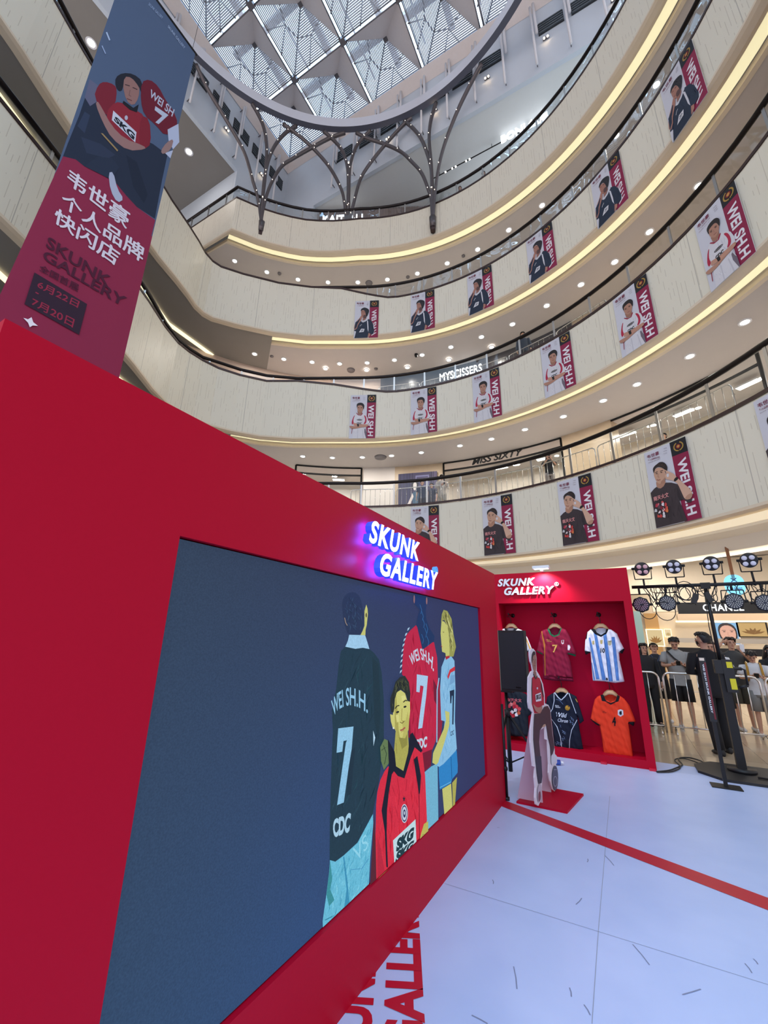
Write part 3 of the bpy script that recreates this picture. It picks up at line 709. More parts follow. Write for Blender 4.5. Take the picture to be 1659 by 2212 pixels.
for i in range(1, 8): c = copy_tree(f1); c.location = (-16.2, 13.3 - 1.47 * i, ZH + 0.1); c['label'] = 'white vertical tube pair on the high left wall, %s counted out from the corner' % ['second', 'third', 'fourth', 'fifth', 'sixth', 'seventh', 'eighth'][i - 1]
def vent(loc, rz, w, lab, grp):
    t = empty('wall_vent', loc, rz); mb = MB(); mb.box((0, -0.03, 0), (w, 0.01, 0.85)); mb.build('frame', mat('vent_dark', rgb(46, 50, 56), 0.5), t)
    mb = MB()
    for z in range(5): mb.box((0.03, -0.09, 0.08 + z * 0.165), (w - 0.03, -0.03, 0.13 + z * 0.165))
    mb.build('slats', mat('vent_slat', rgb(96, 104, 112), 0.4), t); tag(t, lab, 'vent', grp); return t
v0 = vent((-4.45, 14.5, 29.75), 0, 1.15, 'dark louvred vent on the high back wall between white tubes', 'louvred vents on the high back wall')
for x in (-12.0, -10.33, -8.86, -7.39, -5.92, -2.98, -0.04, 1.43): c = copy_tree(v0); c.location = (x, 14.5, 29.75)
for i, c in enumerate(sorted([o for o in COL.objects if o.name.startswith('wall_vent')], key=lambda o: o.location.x)): c['label'] = 'dark louvred vent on the high back wall, %s' % ORDW[i]
v1 = copy_tree(v0); v1.location = (-16.2, 13.0, 29.75); v1.rotation_euler.z = math.pi / 2; v1['label'] = 'dark louvred vent on the high left wall, nearest the corner'; v1['group'] = 'louvred vents on the high left wall'
for i in range(1, 7): c = copy_tree(v1); c.location = (-16.2, 13.0 - 1.47 * i, 29.75); c['label'] = 'dark louvred vent on the high left wall, %s counted out from the corner' % ['second', 'third', 'fourth', 'fifth', 'sixth', 'seventh'][i - 1]
def twin(loc, rz, lab, grp):
    t = empty('twin_spotlight', loc, rz); b = MB(); b.box((-0.14, -0.1, -0.03), (0.14, 0, 0.03)); b.build('bracket', M['node'], t)
    for s_ in (-0.08, 0.08):
        b = MB(); b.tube([(s_, -0.05, 0.02), (s_, -0.14, -0.1)], 0.05, 8); b.build('head', M['white_letter'], t)
        b = MB(); b.ell((s_, -0.15, -0.11), (0.045, 0.045, 0.04), n=8, m=6); b.build('lens', M['warmspot'], t)
    tag(t, lab, 'spotlight', grp); return t
w0 = twin((0.25, 14.5, 29.25), 0, 'warm twin spotlight glowing on the high back wall', 'twin spotlights on the high back wall')
for x in (-2.6, -5.46, -8.3, -11.05, 3.1): c = copy_tree(w0); c.location = (x, 14.5, 29.0)
for i, c in enumerate(sorted([o for o in COL.objects if o.name.startswith('twin_spotlight')], key=lambda o: o.location.x)): c['label'] = 'warm twin spotlight on the high back wall, %s' % ORDW[i]
c1 = copy_tree(w0); c1.location = (-16.2, 9.68, 29.0); c1.rotation_euler.z = math.pi / 2; c1['label'] = 'warm twin spotlight on the high left wall, the nearer one to the banner'; c1['group'] = 'twin spotlights on the high left wall'
c2 = copy_tree(c1); c2['label'] = 'warm twin spotlight on the high left wall, the one near the corner'; c2.location = (-16.2, 12.4, 29.0)

# skylight
G = 3.39; X0 = -16.18; Y0 = 14.51; ZS = 32.65; ZA = ZS + 1.83
sk = empty('window_1', (X0, Y0, ZS)); sk['kind'] = 'structure'; T = Matrix.Translation(-sk.location)
NX, NY = 7, 7
tb = MB(); nd = MB(); kt = MB(); sl = MB(); bm_ = MB(); hx = MB()
def clip_lines(mb, a, b, apex, ns, w=0.055):
    """slats parallel to the base edge a-b filling the triangle up to the apex"""
    for i in range(1, ns):
        t_ = i / ns; p = a.lerp(apex, t_); q = b.lerp(apex, t_)
        if (q - p).length < 0.15: continue
        d = (q - p).normalized(); up = Vector((0, 0, 1)); s_ = d.cross(up).normalized()
        o1 = s_ * w / 2; o2 = Vector((0, 0, 0.045))
        mb.add([p + o1, q + o1, q - o1, p - o1, p + o1 + o2, q + o1 + o2, q - o1 + o2, p - o1 + o2], [(0, 1, 2, 3), (0, 4, 5, 1), (3, 2, 6, 7), (4, 7, 6, 5)])
for i in range(NX + 1):
    for j in range(NY + 1):
        n_ = Vector((X0 + G * i, Y0 - G * j, ZS)); nd.box(n_ - Vector((0.16, 0.16, 0.12)), n_ + Vector((0.16, 0.16, 0.12)))
        if i < NX:
            for s_ in (-0.09, 0.09): tb.tube([n_ + Vector((0, s_, 0)), n_ + Vector((G, s_, 0))], 0.035, 5)
        if j < NY:
            for s_ in (-0.09, 0.09): tb.tube([n_ + Vector((s_, 0, 0)), n_ + Vector((s_, -G, 0))], 0.035, 5)
        if i < NX and j < NY:
            a_ = n_; b_ = n_ + Vector((G, 0, 0)); c_ = n_ + Vector((G, -G, 0)); d_ = n_ + Vector((0, -G, 0)); ap = n_ + Vector((G / 2, -G / 2, ZA - ZS))
            ins = 0.16
            def inn(p): return p + (Vector((ap.x, ap.y, p.z)) - p) * (ins / G)
            a2, b2, c2_, d2 = map(inn, (a_, b_, c_, d_)); top = ap - Vector((0, 0, 0.08))
            # solid sheets on the near (-y) and right (+x) faces, slats on the other two
            for p, q in ((d2, c2_), (c2_, b2)):
                kt.add([p, q, top, p + Vector((0, 0, 0.03)), q + Vector((0, 0, 0.03)), top + Vector((0, 0, 0.03))], [(0, 1, 2), (5, 4, 3)])
            clip_lines(sl, a2, b2, top, 25); clip_lines(sl, d2, a2, top, 25)
            for p in (a_, b_, c_, d_): tb.tube([p, ap], 0.045, 5)
            nd.box(ap - Vector((0.13, 0.13, 0.2)), ap + Vector((0.13, 0.13, 0.05)))
            # hexagonal bracing above the slats
            for (p, q) in ((a_, b_), (a_, d_)):
                m1 = p.lerp(q, 0.33) + Vector((0, 0, 0.1)); m2 = p.lerp(q, 0.67) + Vector((0, 0, 0.1)); m3 = p.lerp(q, 0.5).lerp(Vector((ap.x, ap.y, ap.z)), 0.42) + Vector((0, 0, 0.15))
                hx.tube([m1, m3, m2], 0.04, 5); hx.tube([m3, p.lerp(ap, 0.55)], 0.035, 5); hx.tube([m3, q.lerp(ap, 0.55)], 0.035, 5)
for i in range(NX): x = X0 + G * (i + 0.5); bm_.box((x - 0.17, Y0 - G * NY, ZA + 0.35), (x + 0.17, Y0, ZA + 0.75))
for j in range(NY): y = Y0 - G * (j + 0.5); bm_.box((X0, y - 0.17, ZA + 0.35), (X0 + G * NX, y + 0.17, ZA + 0.75))
for i in range(NX * 2 + 1): x = X0 + G * i / 2; bm_.box((x - 0.04, Y0 - G * NY, ZA + 0.8), (x + 0.04, Y0, ZA + 0.9))
tb.build('lattice_tubes', M['node'], sk, mw=T); nd.build('joint', M['node'], sk, mw=T); kt.build('sheet_panel', M['kite'], sk, mw=T); sl.build('sun_slats', M['slat'], sk, mw=T)
hx.build('bracing', M['node'], sk, mw=T); bm_.build('roof_beam', M['kite'], sk, mw=T)
mb = MB(); mb.add([(X0, Y0, ZA + 1), (X0 + G * NX, Y0, ZA + 1), (X0 + G * NX, Y0 - G * NY, ZA + 1), (X0, Y0 - G * NY, ZA + 1)], [(0, 1, 2, 3)]); mb.build('roof_pane', M['roofglass'], sk, mw=T)
# beige border between lattice and walls
mb = MB(); mb.add([(X0, Y0 - 0.02, 31.75), (12, Y0 - 0.02, 31.75), (12, Y0 - 0.4, 32.5), (X0 + .4, Y0 - 0.4, 32.5)], [(0, 1, 2, 3)])
mb.add([(X0 + 0.02, Y0, 31.75), (X0 + 0.4, Y0 - 0.4, 32.5), (X0 + 0.4, -8, 32.5), (X0 + 0.02, -8, 31.75)], [(0, 1, 2, 3)])
struct('trim_41', mb, M['kite'])

# ring canopy on branching columns
C2 = Vector((-5.86, 4.53)); RR = 9.68; ZR = 29.15
rc = empty('ring_canopy', (C2.x, C2.y, ZR)); tag(rc, 'huge grey steel ring carried under the skylight by branching curved columns', 'ring structure')
T = Matrix.Translation(-rc.location)
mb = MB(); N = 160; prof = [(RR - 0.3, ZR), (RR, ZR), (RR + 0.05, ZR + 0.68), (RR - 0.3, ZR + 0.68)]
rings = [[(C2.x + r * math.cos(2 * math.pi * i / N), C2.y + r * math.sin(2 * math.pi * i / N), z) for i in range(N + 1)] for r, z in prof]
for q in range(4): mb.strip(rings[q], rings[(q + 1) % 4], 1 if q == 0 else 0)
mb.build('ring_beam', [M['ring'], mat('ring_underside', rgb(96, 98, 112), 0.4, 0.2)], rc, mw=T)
def on_shell(u, v):
    R = 9.9
    for _ in range(6):
        p = atcyl(u, v, R, (C2.x, C2.y)); f = min(1, max(0, (p.z - 22.0) / 7.2)); R = 10.12 + (RR - 0.12 - 10.12) * f
    return p
def crv(pts, n=5):
    P = [Vector(p) for p in pts]; o = []
    for i in range(len(P) - 1):
        p0 = P[max(i - 1, 0)]; p1 = P[i]; p2 = P[i + 1]; p3 = P[min(i + 2, len(P) - 1)]
        for q in range(n):
            t_ = q / n; o.append(0.5 * ((2 * p1) + (p2 - p0) * t_ + (2 * p0 - 5 * p1 + 4 * p2 - p3) * t_ * t_ + (3 * p1 - p0 - 3 * p2 + p3) * t_ ** 3))
    o.append(P[-1]); return o
COLS = [[(563, 500), [[(560, 450), (555, 420), (546, 390), (528, 330), (494, 268), (450, 195), (424, 140)], [(566, 440), (572, 390), (576, 335), (575, 300), (568, 270), (556, 244), (545, 225)],
                      [(566, 440), (572, 380), (582, 340), (596, 311), (617, 287), (640, 272)], [(570, 445), (584, 400), (607, 361), (632, 343), (672, 320), (711, 299), (745, 287)]]],
        [(752, 530), [[(747, 470), (745, 445), (737.6, 410), (715, 366), (685, 329), (653, 299), (612, 268)], [(751, 460), (752, 391), (749, 355), (739, 325), (721, 303), (700, 284)],
                      [(753, 460), (755, 374), (760, 342), (770, 316), (783, 299), (800, 282)], [(757, 470), (764, 439), (777, 391), (795, 359), (829, 316), (871, 270), (890, 255)]]],
        [(935, 490), [[(931, 430), (927, 415), (912, 376), (890, 350), (866, 328), (830, 311), (794, 299), (770, 287)], [(933, 420), (931, 365), (922, 330), (910, 300), (893, 278), (874, 262)],
                      [(935, 420), (932, 360), (927, 300), (931, 259), (942, 222)], [(939, 425), (947, 365), (960, 313), (983, 252), (1009, 196), (1040, 138)]]]]
bead = MB()
for (b, arms) in COLS:
    foot = on_shell(*b)
    for arm in arms:
        j = on_shell(*arm[0]); pts = [foot + (j - foot) * 0.08] + [on_shell(*q) for q in arm]
        pts = crv(pts, 5); rad = [0.075 + 0.03 * (i / len(pts)) for i in range(len(pts))]
        mb = MB(); mb.tube(pts, rad, 8); mb.build('branch', M['tube'], rc, mw=T)
        for q in range(6, len(pts), 5):
            p = pts[q]; n_ = Vector((C2.x - p.x, C2.y - p.y, 0)).normalized(); bead.ell(p + n_ * 0.1, (0.02, 0.02, 0.02), n=6, m=4)
    mb = MB(); up = Vector((0, 0, 1)); n_ = Vector((C2.x - foot.x, C2.y - foot.y, 0)).normalized()
    mb.tube([foot - up * 0.05, foot + up * 0.6], [0.15, 0.18], 10); mb.tube([foot - up * 0.3, foot - up * 0.05], [0.13, 0.15], 6, mi=1)
    mb.build('column_foot', [M['tube'], M['cap']], rc, mw=T)
o = bead.build('bead_lights', M['bead'], rc, mw=T); o['kind'] = 'stuff'; o['label'] = 'tiny warm lamps dotted along the branches'
# ================================================================== POSTERS ON THE GALLERY FRONTS
def poster_common(A, f0, strip_x):
    A.poly([(0, 0), (1, 0), (1, 1), (0, 1)], (206, 206, 216), src=False)
    A.poly([(strip_x, 0), (1, 0), (1, 1), (strip_x, 1)], (138, 24, 66), src=False)
    A.poly([(strip_x, 0), (1, 0), (1, 0.185), (strip_x, 0.185)], (22, 24, 32), src=False)
def emblem(A, cx, cy, r):
    asp = 0.52
    for s_ in (-1, 1):
        for i in range(9):
            an = math.radians(-60 + i * 17) ; x = cx + s_ * math.cos(an) * r; y = cy + math.sin(an) * r * asp
            A.poly([(x - r * .2, y), (x, y - r * asp * .18), (x + r * .2, y), (x, y + r * asp * .18)], (176, 140, 66), src=False)
    A.poly([(cx + math.cos(k * math.pi / 5) * r * .58, cy + math.sin(k * math.pi / 5) * r * .58 * asp) for k in range(10)], (120, 22, 30), src=False)
    A.poly([(cx - r * .35, cy - r * asp * .1), (cx - .1 * r, cy - r * asp * .35), (cx + r * .2, cy - r * asp * .3), (cx + r * .35, cy), (cx + r * .05, cy + r * asp * .35), (cx - r * .3, cy + r * asp * .2)], (190, 140, 70), src=False)
class TArt(Art):
    pass
def design1():
    f = homog([(370, 325), (1185, 25), (1467, 1485), (585, 1660)]); A = Art(f)
    poster_common(A, f, 0.64)
    A.text('WEI SH.H', [(1185, 385), (1375, 1400)], [(1012, 462), (1188, 1452)], (228, 226, 232), 0.03)
    emblem(A, 0.82, 0.088, 0.10)
    A.text('韦世豪', [(430, 362), (665, 280)], [(442, 420), (672, 348)], (120, 24, 60), 0.03)
    A.text('个人品牌快闪店', [(447, 430), (681, 370)], [(453, 464), (684, 402)], (120, 24, 60), 0.01)
    A.text('SKUNK GALLERY', [(458, 488), (688, 415)], [(462, 502), (690, 430)], (120, 90, 100), 0.0)
    for (t_, y) in (('TIME', 240), ('6/22', 285), ('7/20', 330)): A.text(t_, [(760, y), (825, y - 20)], [(765, y + 16), (830, y - 4)], (120, 110, 125), 0.0)
    sk = (196, 154, 130)
    A.poly([(600, 840), (612, 925), (690, 962), (775, 885), (785, 810)], (176, 130, 108))
    A.poly([(610, 922), (560, 955), (488, 1030), (530, 1250), (583, 1655), (880, 1592), (1185, 1532), (1090, 1280), (1050, 1190), (1062, 1155), (1150, 1165), (1200, 1218), (1275, 1205), (1295, 1150), (1190, 1155), (1100, 1040), (1020, 885), (900, 852), (785, 850), (745, 915), (690, 952), (640, 950)], (58, 48, 53))
    A.hatch([(610, 940), (500, 1040), (583, 1640), (1170, 1520), (1060, 1200), (1000, 900)], 60, 150, 9, [(50, 41, 46), (66, 55, 60), (47, 38, 44)], 1.5, 0.5, 4)
    A.poly([(1000, 900), (1010, 1100), (1060, 1180), (1100, 1160), (1060, 1050)], (44, 36, 42)); A.poly([(780, 1300), (870, 1250), (900, 1500), (860, 1590)], (50, 41, 46))
    A.poly([(562, 700), (568, 640), (600, 590), (700, 575), (780, 620), (795, 720), (775, 800), (740, 850), (690, 872), (640, 862), (600, 810), (572, 745)], sk, 1)
    A.poly([(700, 830), (775, 760), (790, 700), (795, 760), (760, 850), (690, 872)], (168, 124, 102))
    A.poly([(545, 600), (580, 550), (640, 510), (680, 480), (760, 480), (825, 540), (830, 620), (800, 690), (788, 640), (745, 588), (650, 562), (602, 590), (578, 640), (566, 690), (552, 650)], (40, 32, 34), 1)
    A.hatch([(560, 600), (640, 520), (700, 490), (800, 520), (820, 620), (760, 590), (650, 555), (600, 580)], 30, 70, 6, [(62, 48, 46), (28, 22, 26), (74, 58, 54)], 0.0, 0.9, 6)
    A.line([(592, 668), (640, 655)], 12, (60, 44, 40)); A.line([(690, 645), (745, 632)], 12, (60, 44, 40))
    A.ell((620, 688), (20, 7), (45, 35, 35)); A.ell((712, 668), (20, 7), (45, 35, 35)); A.line([(650, 690), (645, 750), (672, 752)], 7, (160, 115, 95)); A.line([(618, 796), (655, 806), (692, 794)], 12, (140, 80, 76))
    A.poly([(745, 615), (765, 612), (820, 640), (880, 660), (960, 700), (1000, 750), (1045, 790), (1150, 880), (1250, 960), (1308, 1045), (1290, 1130), (1220, 1165), (1150, 1150), (1100, 1040), (1030, 880), (960, 822), (860, 800), (800, 790), (778, 740), (800, 690), (810, 655)], (208, 168, 146), 1)
    A.poly([(1200, 1080), (1300, 1040), (1290, 1130), (1220, 1165), (1150, 1150)], (180, 138, 116), 1)
    A.poly([(812, 700), (835, 682), (862, 700), (855, 750), (820, 756)], (212, 210, 216), 1); A.line([(790, 700), (812, 690), (850, 680)], 8, (170, 120, 100)); A.line([(775, 640), (800, 655)], 5, (170, 120, 100))
    A.poly([(945, 805), (1010, 745), (1052, 782), (970, 845)], (24, 22, 26), 1)
    A.text('南天火文', [(545, 1105), (838, 1020)], [(560, 1180), (845, 1105)], (222, 150, 150), 0.04)
    rnd = random.Random(3)
    for (x, y, c_) in ((630, 1240, (205, 120, 130)), (600, 1250, (180, 50, 70)), (650, 1280, (90, 70, 80)), (720, 1190, (215, 90, 90)), (780, 1240, (200, 60, 60)), (720, 1230, (230, 220, 225)), (800, 1300, (205, 80, 70)), (760, 1340, (190, 40, 50)), (660, 1370, (230, 215, 220)), (640, 1440, (200, 70, 60)), (680, 1440, (190, 60, 60)), (740, 1400, (230, 225, 230)), (735, 1330, (225, 190, 190)), (810, 1350, (210, 120, 70)), (590, 1345, (200, 200, 205)), (700, 1300, (120, 30, 50)), (745, 1440, (215, 210, 215))):
        A.poly([(x + rnd.uniform(-34, -14), y + rnd.uniform(-20, 5)), (x + rnd.uniform(-12, 12), y + rnd.uniform(-45, -28)), (x + rnd.uniform(18, 40), y + rnd.uniform(-20, 10)), (x + rnd.uniform(10, 30), y + rnd.uniform(18, 40)), (x + rnd.uniform(-30, -8), y + rnd.uniform(18, 40))], c_)
    for (x, y) in ((625, 1212), (722, 1165), (768, 1190), (655, 1345), (735, 1320)): A.ell((x, y), (13, 15), (60, 40, 45))
    return A
def design2():
    f = homog([(265, 62), (648, 42), (612, 682), (215, 690)]); A = Art(f); poster_common(A, f, 0.655)
    A.text('WEI SH.H', [(613, 195), (583, 655)], [(527, 195), (500, 652)], (228, 226, 232), 0.03); emblem(A, 0.83, 0.088, 0.11)
    A.text('韦世豪', [(290, 85), (402, 82)], [(286, 117), (400, 113)], (120, 24, 60), 0.03); A.text('个人品牌快闪店', [(290, 125), (402, 122)], [(290, 138), (402, 134)], (120, 24, 60), 0.0); A.text('SKUNK GALLERY', [(286, 150), (400, 147)], [(286, 157), (400, 154)], (140, 110, 120), 0.0)
    for (t_, y) in (('TIME', 84), ('6/22', 102), ('7/20', 120)): A.text(t_, [(448, y), (478, y - 1)], [(448, y + 8), (478, y + 7)], (120, 110, 125), 0.0)
    sk = (176, 130, 110)
    A.poly([(275, 548), (262, 620), (255, 622), (268, 545)], (150, 30, 50))
    A.poly([(335, 318), (305, 350), (268, 430), (280, 500), (290, 540), (268, 690), (482, 688), (458, 548), (512, 490), (518, 440), (505, 380), (475, 345), (435, 320), (400, 345), (360, 340)], (214, 212, 218), 0)
    A.hatch([(320, 350), (285, 440), (272, 680), (475, 680), (450, 550), (500, 440), (470, 350), (435, 330)], 34, 60, 4, [(196, 195, 204), (226, 225, 230)], 1.5, 0.4, 8)
    A.poly([(455, 550), (478, 545), (488, 600), (485, 690), (475, 690), (452, 600)], (110, 100, 112)); A.poly([(350, 560), (362, 560), (352, 688), (342, 688)], (196, 194, 202)); A.poly([(420, 560), (430, 560), (440, 688), (428, 688)], (196, 194, 202))
    A.poly([(322, 350), (300, 365), (272, 430), (265, 470), (275, 492), (298, 470), (292, 430), (302, 390)], (176, 30, 66), 1); A.poly([(452, 345), (480, 362), (492, 400), (490, 450), (470, 478), (440, 478), (468, 440), (470, 400)], (176, 30, 66), 1)
    A.poly([(358, 285), (362, 330), (395, 348), (425, 325), (432, 280)], (156, 110, 92)); A.poly([(334, 320), (345, 318), (370, 342), (400, 350), (430, 320), (440, 324), (410, 358), (365, 352)], (150, 26, 56))
    A.poly([(352, 225), (358, 205), (430, 200), (448, 215), (446, 260), (430, 295), (400, 316), (378, 308), (358, 275)], sk, 1)
    A.poly([(350, 235), (348, 195), (370, 176), (400, 168), (440, 172), (466, 205), (460, 240), (446, 268), (438, 222), (420, 205), (385, 208), (362, 215), (358, 250)], (34, 28, 30), 1)
    A.line([(366, 236), (388, 236)], 5, (50, 36, 34)); A.line([(408, 236), (430, 238)], 5, (50, 36, 34)); A.ell((378, 246), (9, 3.5), (40, 30, 30)); A.ell((420, 246), (9, 3.5), (40, 30, 30)); A.line([(398, 250), (396, 272)], 3, (140, 96, 80)); A.line([(386, 288), (412, 288)], 5, (130, 76, 72))
    A.ell((385, 419), (40, 11), (20, 20, 24), r2=(34, 6)); A.line([(362, 419), (408, 419)], 4, (20, 20, 24)); A.text('CDC', [(340, 458), (416, 456)], [(340, 488), (416, 486)], (20, 20, 24), 0.04)
    A.poly([(230, 506), (290, 512), (360, 516), (440, 488), (500, 482), (520, 494), (505, 520), (400, 530), (330, 548), (262, 550), (236, 532)], sk, 1)
    A.poly([(290, 500), (295, 462), (330, 470), (370, 485), (440, 482), (500, 484), (505, 515), (430, 522), (370, 516), (310, 508)], (190, 142, 122), 1)
    A.poly([(345, 478), (368, 474), (375, 500), (372, 518), (350, 516)], (22, 22, 26)); A.poly([(475, 520), (488, 600), (478, 580), (466, 530)], (200, 198, 206))
    return A
def design3():
    f = homog([(400, 800), (1105, 262), (1240, 1345), (505, 1840)]); A = Art(f); poster_common(A, f, 0.62)
    A.text('WEI SH.H', [(1072, 575), (1165, 1250)], [(925, 705), (1025, 1435)], (226, 224, 230), 0.03); emblem(A, 0.81, 0.09, 0.10)
    A.text('韦世豪', [(445, 810), (655, 655)], [(455, 860), (662, 715)], (120, 24, 60), 0.03); A.text('个人品牌快闪店', [(462, 885), (662, 740)], [(465, 905), (664, 762)], (120, 24, 60), 0.0)
    for (t_, y) in (('TIME', 590), ('6/22', 620), ('7/20', 650)): A.text(t_, [(750, y + 10), (795, y - 25)], [(752, y + 25), (797, y - 10)], (120, 110, 125), 0.0)
    A.poly([(545, 1500), (600, 1300), (640, 1220), (720, 1230), (850, 1020), (960, 1008), (1035, 1080), (1095, 1250), (1085, 1330), (1000, 1410), (930, 1410), (915, 1565), (525, 1828), (550, 1620)], (30, 42, 62))
    A.hatch([(600, 1320), (650, 1250), (850, 1050), (1030, 1090), (1085, 1320), (920, 1400), (900, 1560), (560, 1780)], 40, 110, 7, [(24, 34, 52), (40, 54, 76)], 1.4, 0.6, 9)
    A.poly([(820, 1080), (860, 1090), (900, 1250), (918, 1390), (880, 1330), (850, 1200)], (208, 208, 216)); A.poly([(640, 1235), (700, 1205), (770, 1130), (850, 1010), (862, 1030), (780, 1160), (700, 1240)], (208, 208, 216))
    A.poly([(690, 1190), (760, 1120), (800, 1040), (780, 980), (700, 1060)], (150, 104, 92))
    A.poly([(610, 930), (660, 890), (770, 860), (800, 960), (790, 1040), (740, 1095), (660, 1110), (625, 1050), (612, 990)], (164, 116, 100), 1)
    A.poly([(700, 1000), (795, 960), (790, 1040), (740, 1095), (690, 1090)], (92, 66, 64), 1)
    A.poly([(592, 965), (605, 890), (650, 830), (700, 780), (800, 745), (852, 765), (842, 870), (800, 1010), (770, 980), (740, 900), (690, 860), (640, 900), (612, 950)], (34, 32, 38), 1)
    A.hatch([(600, 950), (650, 830), (800, 750), (848, 780), (835, 880), (800, 990), (745, 900), (690, 855)], 30, 60, 7, [(52, 48, 54), (22, 20, 26), (64, 58, 62)], 0.3, 1.0, 12)
    A.line([(625, 965), (660, 945)], 9, (60, 44, 42)); A.line([(690, 925), (725, 905)], 9, (50, 38, 38)); A.line([(650, 1060), (685, 1045)], 8, (120, 70, 68))
    A.poly([(590, 1190), (620, 1100), (650, 1050), (670, 1100), (660, 1180), (640, 1240), (590, 1360), (560, 1480), (530, 1570), (480, 1590), (470, 1540), (490, 1400), (530, 1300)], (172, 122, 106), 1)
    A.poly([(490, 1380), (555, 1290), (600, 1190), (620, 1190), (580, 1330), (560, 1480), (555, 1620), (490, 1650)], (30, 42, 62), 0); A.poly([(548, 1490), (562, 1370), (580, 1340), (565, 1500), (520, 1590), (488, 1600)], (172, 122, 106))
    A.poly([(690, 1440), (790, 1380), (775, 1480), (635, 1590)], (214, 214, 220)); A.text('ZD', [(695, 1465), (765, 1420)], [(685, 1525), (750, 1470)], (24, 34, 52), 0.04); A.line([(640, 1400), (660, 1350), (690, 1310)], 8, (214, 214, 220))
    A.poly([(930, 1410), (990, 1405), (985, 1480), (915, 1565)], (172, 122, 106))
    A.poly([(490, 1640), (548, 1615), (525, 1830), (505, 1838)], (206, 206, 216))
    return A
DES = {1: design1(), 2: design2(), 3: design3()}
PO = {1: [(887, 1096, 947, 1090), (1035, 1073, 1102, 1066), (1198, 1040, 1275, 1022), (1385, 979, 1483, 943)],
      2: [(758, 858, 814, 855), (887, 844, 943, 837), (1018, 812, 1079, 795), (1160, 745, 1228, 715), (1319, 647, 1397, 592), (1507, 495, 1607, 385)],
      3: [(768, 657, 820, 653), (887, 640, 939, 626), (1006, 596, 1061, 568), (1134, 527, 1195, 475), (1272, 398, 1340, 322), (1427, 200, 1507, 85)]}
ORD = ['first', 'second', 'third', 'fourth', 'fifth', 'sixth']
LABP = {1: 'brown T-shirt man poster on the lowest gallery, %s', 2: 'poster of a white-jerseyed man with folded arms, %s of its row', 3: 'poster of a black-jerseyed man holding his chin, %s of its row'}
POSN = {1: ['half hidden behind the glowing white sign', 'second from left', 'above the booth, third from left', 'rightmost full one', 'cut off by the right edge'],
        2: ['leftmost', 'second from left', 'third from left', 'fourth from left', 'fifth from left', 'rightmost'],
        3: ['leftmost', 'second from left', 'third from left', 'fourth from left', 'fifth from left', 'rightmost']}
first_poster = {}
for k in (1, 2, 3):
    zt = {1: 6.72, 2: 12.12, 3: 17.36}[k]; HH = 2.16
    spots = []
    for q in PO[k]:
        a_ = atz(q[0], q[1], zt); b_ = atz(q[2], q[3], zt); m_ = (a_ + b_) / 2; spots.append(ang(m_))
    if k == 1:
        spots.append(2 * spots[-1] - spots[-2])
    mb = MB(); PWd = 1.15
    mb.box((-PWd / 2, 0.0, -HH), (PWd / 2, 0.02, 0), col=(0.6, 0.6, 0.62))
    DES[k].emit(mb, lambda p: Vector((-PWd / 2 + p[0] * PWd, 0, -p[1] * HH)), (0, -1, 0), step=0.0004)
    o0 = mb.build('poster', M['print'])
    for i, an in enumerate(spots):
        o = o0 if i == 0 else o0.copy()
        if i: COL.objects.link(o)
        ar = math.radians(an); r = R0 - 0.075; o.location = (CC.x + r * math.cos(ar), CC.y + r * math.sin(ar), zt); o.rotation_euler = (0, 0, ar - math.pi / 2)
        tag(o, LABP[k] % POSN[k][i], 'poster', 'hanging posters on the %s gallery front' % {1: 'lowest', 2: 'second', 3: 'third'}[k])

# ================================================================== LONG HANGING BANNER
XB = -9.0
yR = atx(422, 115, XB).y; yL = 2 * 1.0; zTop = atx(422, 115, XB).z; yL = atx(14, 680, XB).y; zBot = 5.2
bt = empty('hanging_banner', (XB, (yL + yR) / 2, zTop)); tag(bt, 'tall maroon and slate banner with large Chinese lettering hanging above the red wall', 'banner')
T = Matrix.Translation(-bt.location)
CR = lambda x, y: (x / 2.571, y / 2.571)
def bpx(p):
    q = atx(p[0] / 2.571, p[1] / 2.571, XB); return (q.y, q.z)
A = Art(bpx)
A.poly([(yL, zBot), (yR, zBot), (yR, zTop), (yL, zTop)], (78, 95, 124), src=False)
zs = [zTop, zTop - 2.6, zTop - 4.6, zTop - 6.0]
A.poly([(350, 868), (420, 885), (470, 925), (520, 940), (590, 985), (640, 1010), (700, 1080), (760, 1150), (862, 1222), (600, 2300), (-120, 1900)], (136, 42, 72))
A.poly([(yL, zBot), (yR, zBot), (yR, bpx((830, 1300))[1]), (yL, bpx((330, 980))[1])], (136, 42, 72), src=False)
A.poly([(375, 800), (440, 640), (480, 520), (540, 560), (640, 700), (850, 800), (930, 860), (900, 1000), (860, 1215), (760, 1150), (700, 1085), (640, 1012), (590, 985), (520, 942), (470, 925), (420, 885), (350, 868)], (38, 47, 66))
A.poly([(700, 860), (760, 900), (820, 1080), (800, 1130), (740, 1040)], (32, 40, 58)); A.poly([(450, 760), (560, 800), (640, 860), (600, 880), (480, 850)], (46, 56, 78)); A.poly([(430, 700), (470, 620), (500, 640), (470, 740)], (48, 60, 84))
A.poly([(498, 440), (545, 475), (545, 560), (500, 590), (470, 540)], (96, 98, 124))
A.poly([(520, 540), (545, 470), (580, 452), (635, 470), (650, 500), (640, 580), (590, 660)], (118, 34, 50), 1)
A.poly([(640, 565), (690, 575), (750, 610), (800, 640), (835, 745), (830, 805), (740, 802), (660, 790), (600, 710), (590, 620)], (136, 38, 54), 1)
A.poly([(780, 640), (830, 660), (840, 800), (800, 830), (770, 800)], (124, 34, 50), 1)
A.poly([(540, 560), (560, 590), (620, 700), (690, 770), (800, 810), (810, 830), (710, 838), (620, 770), (570, 680), (530, 580)], (146, 112, 110), 1)
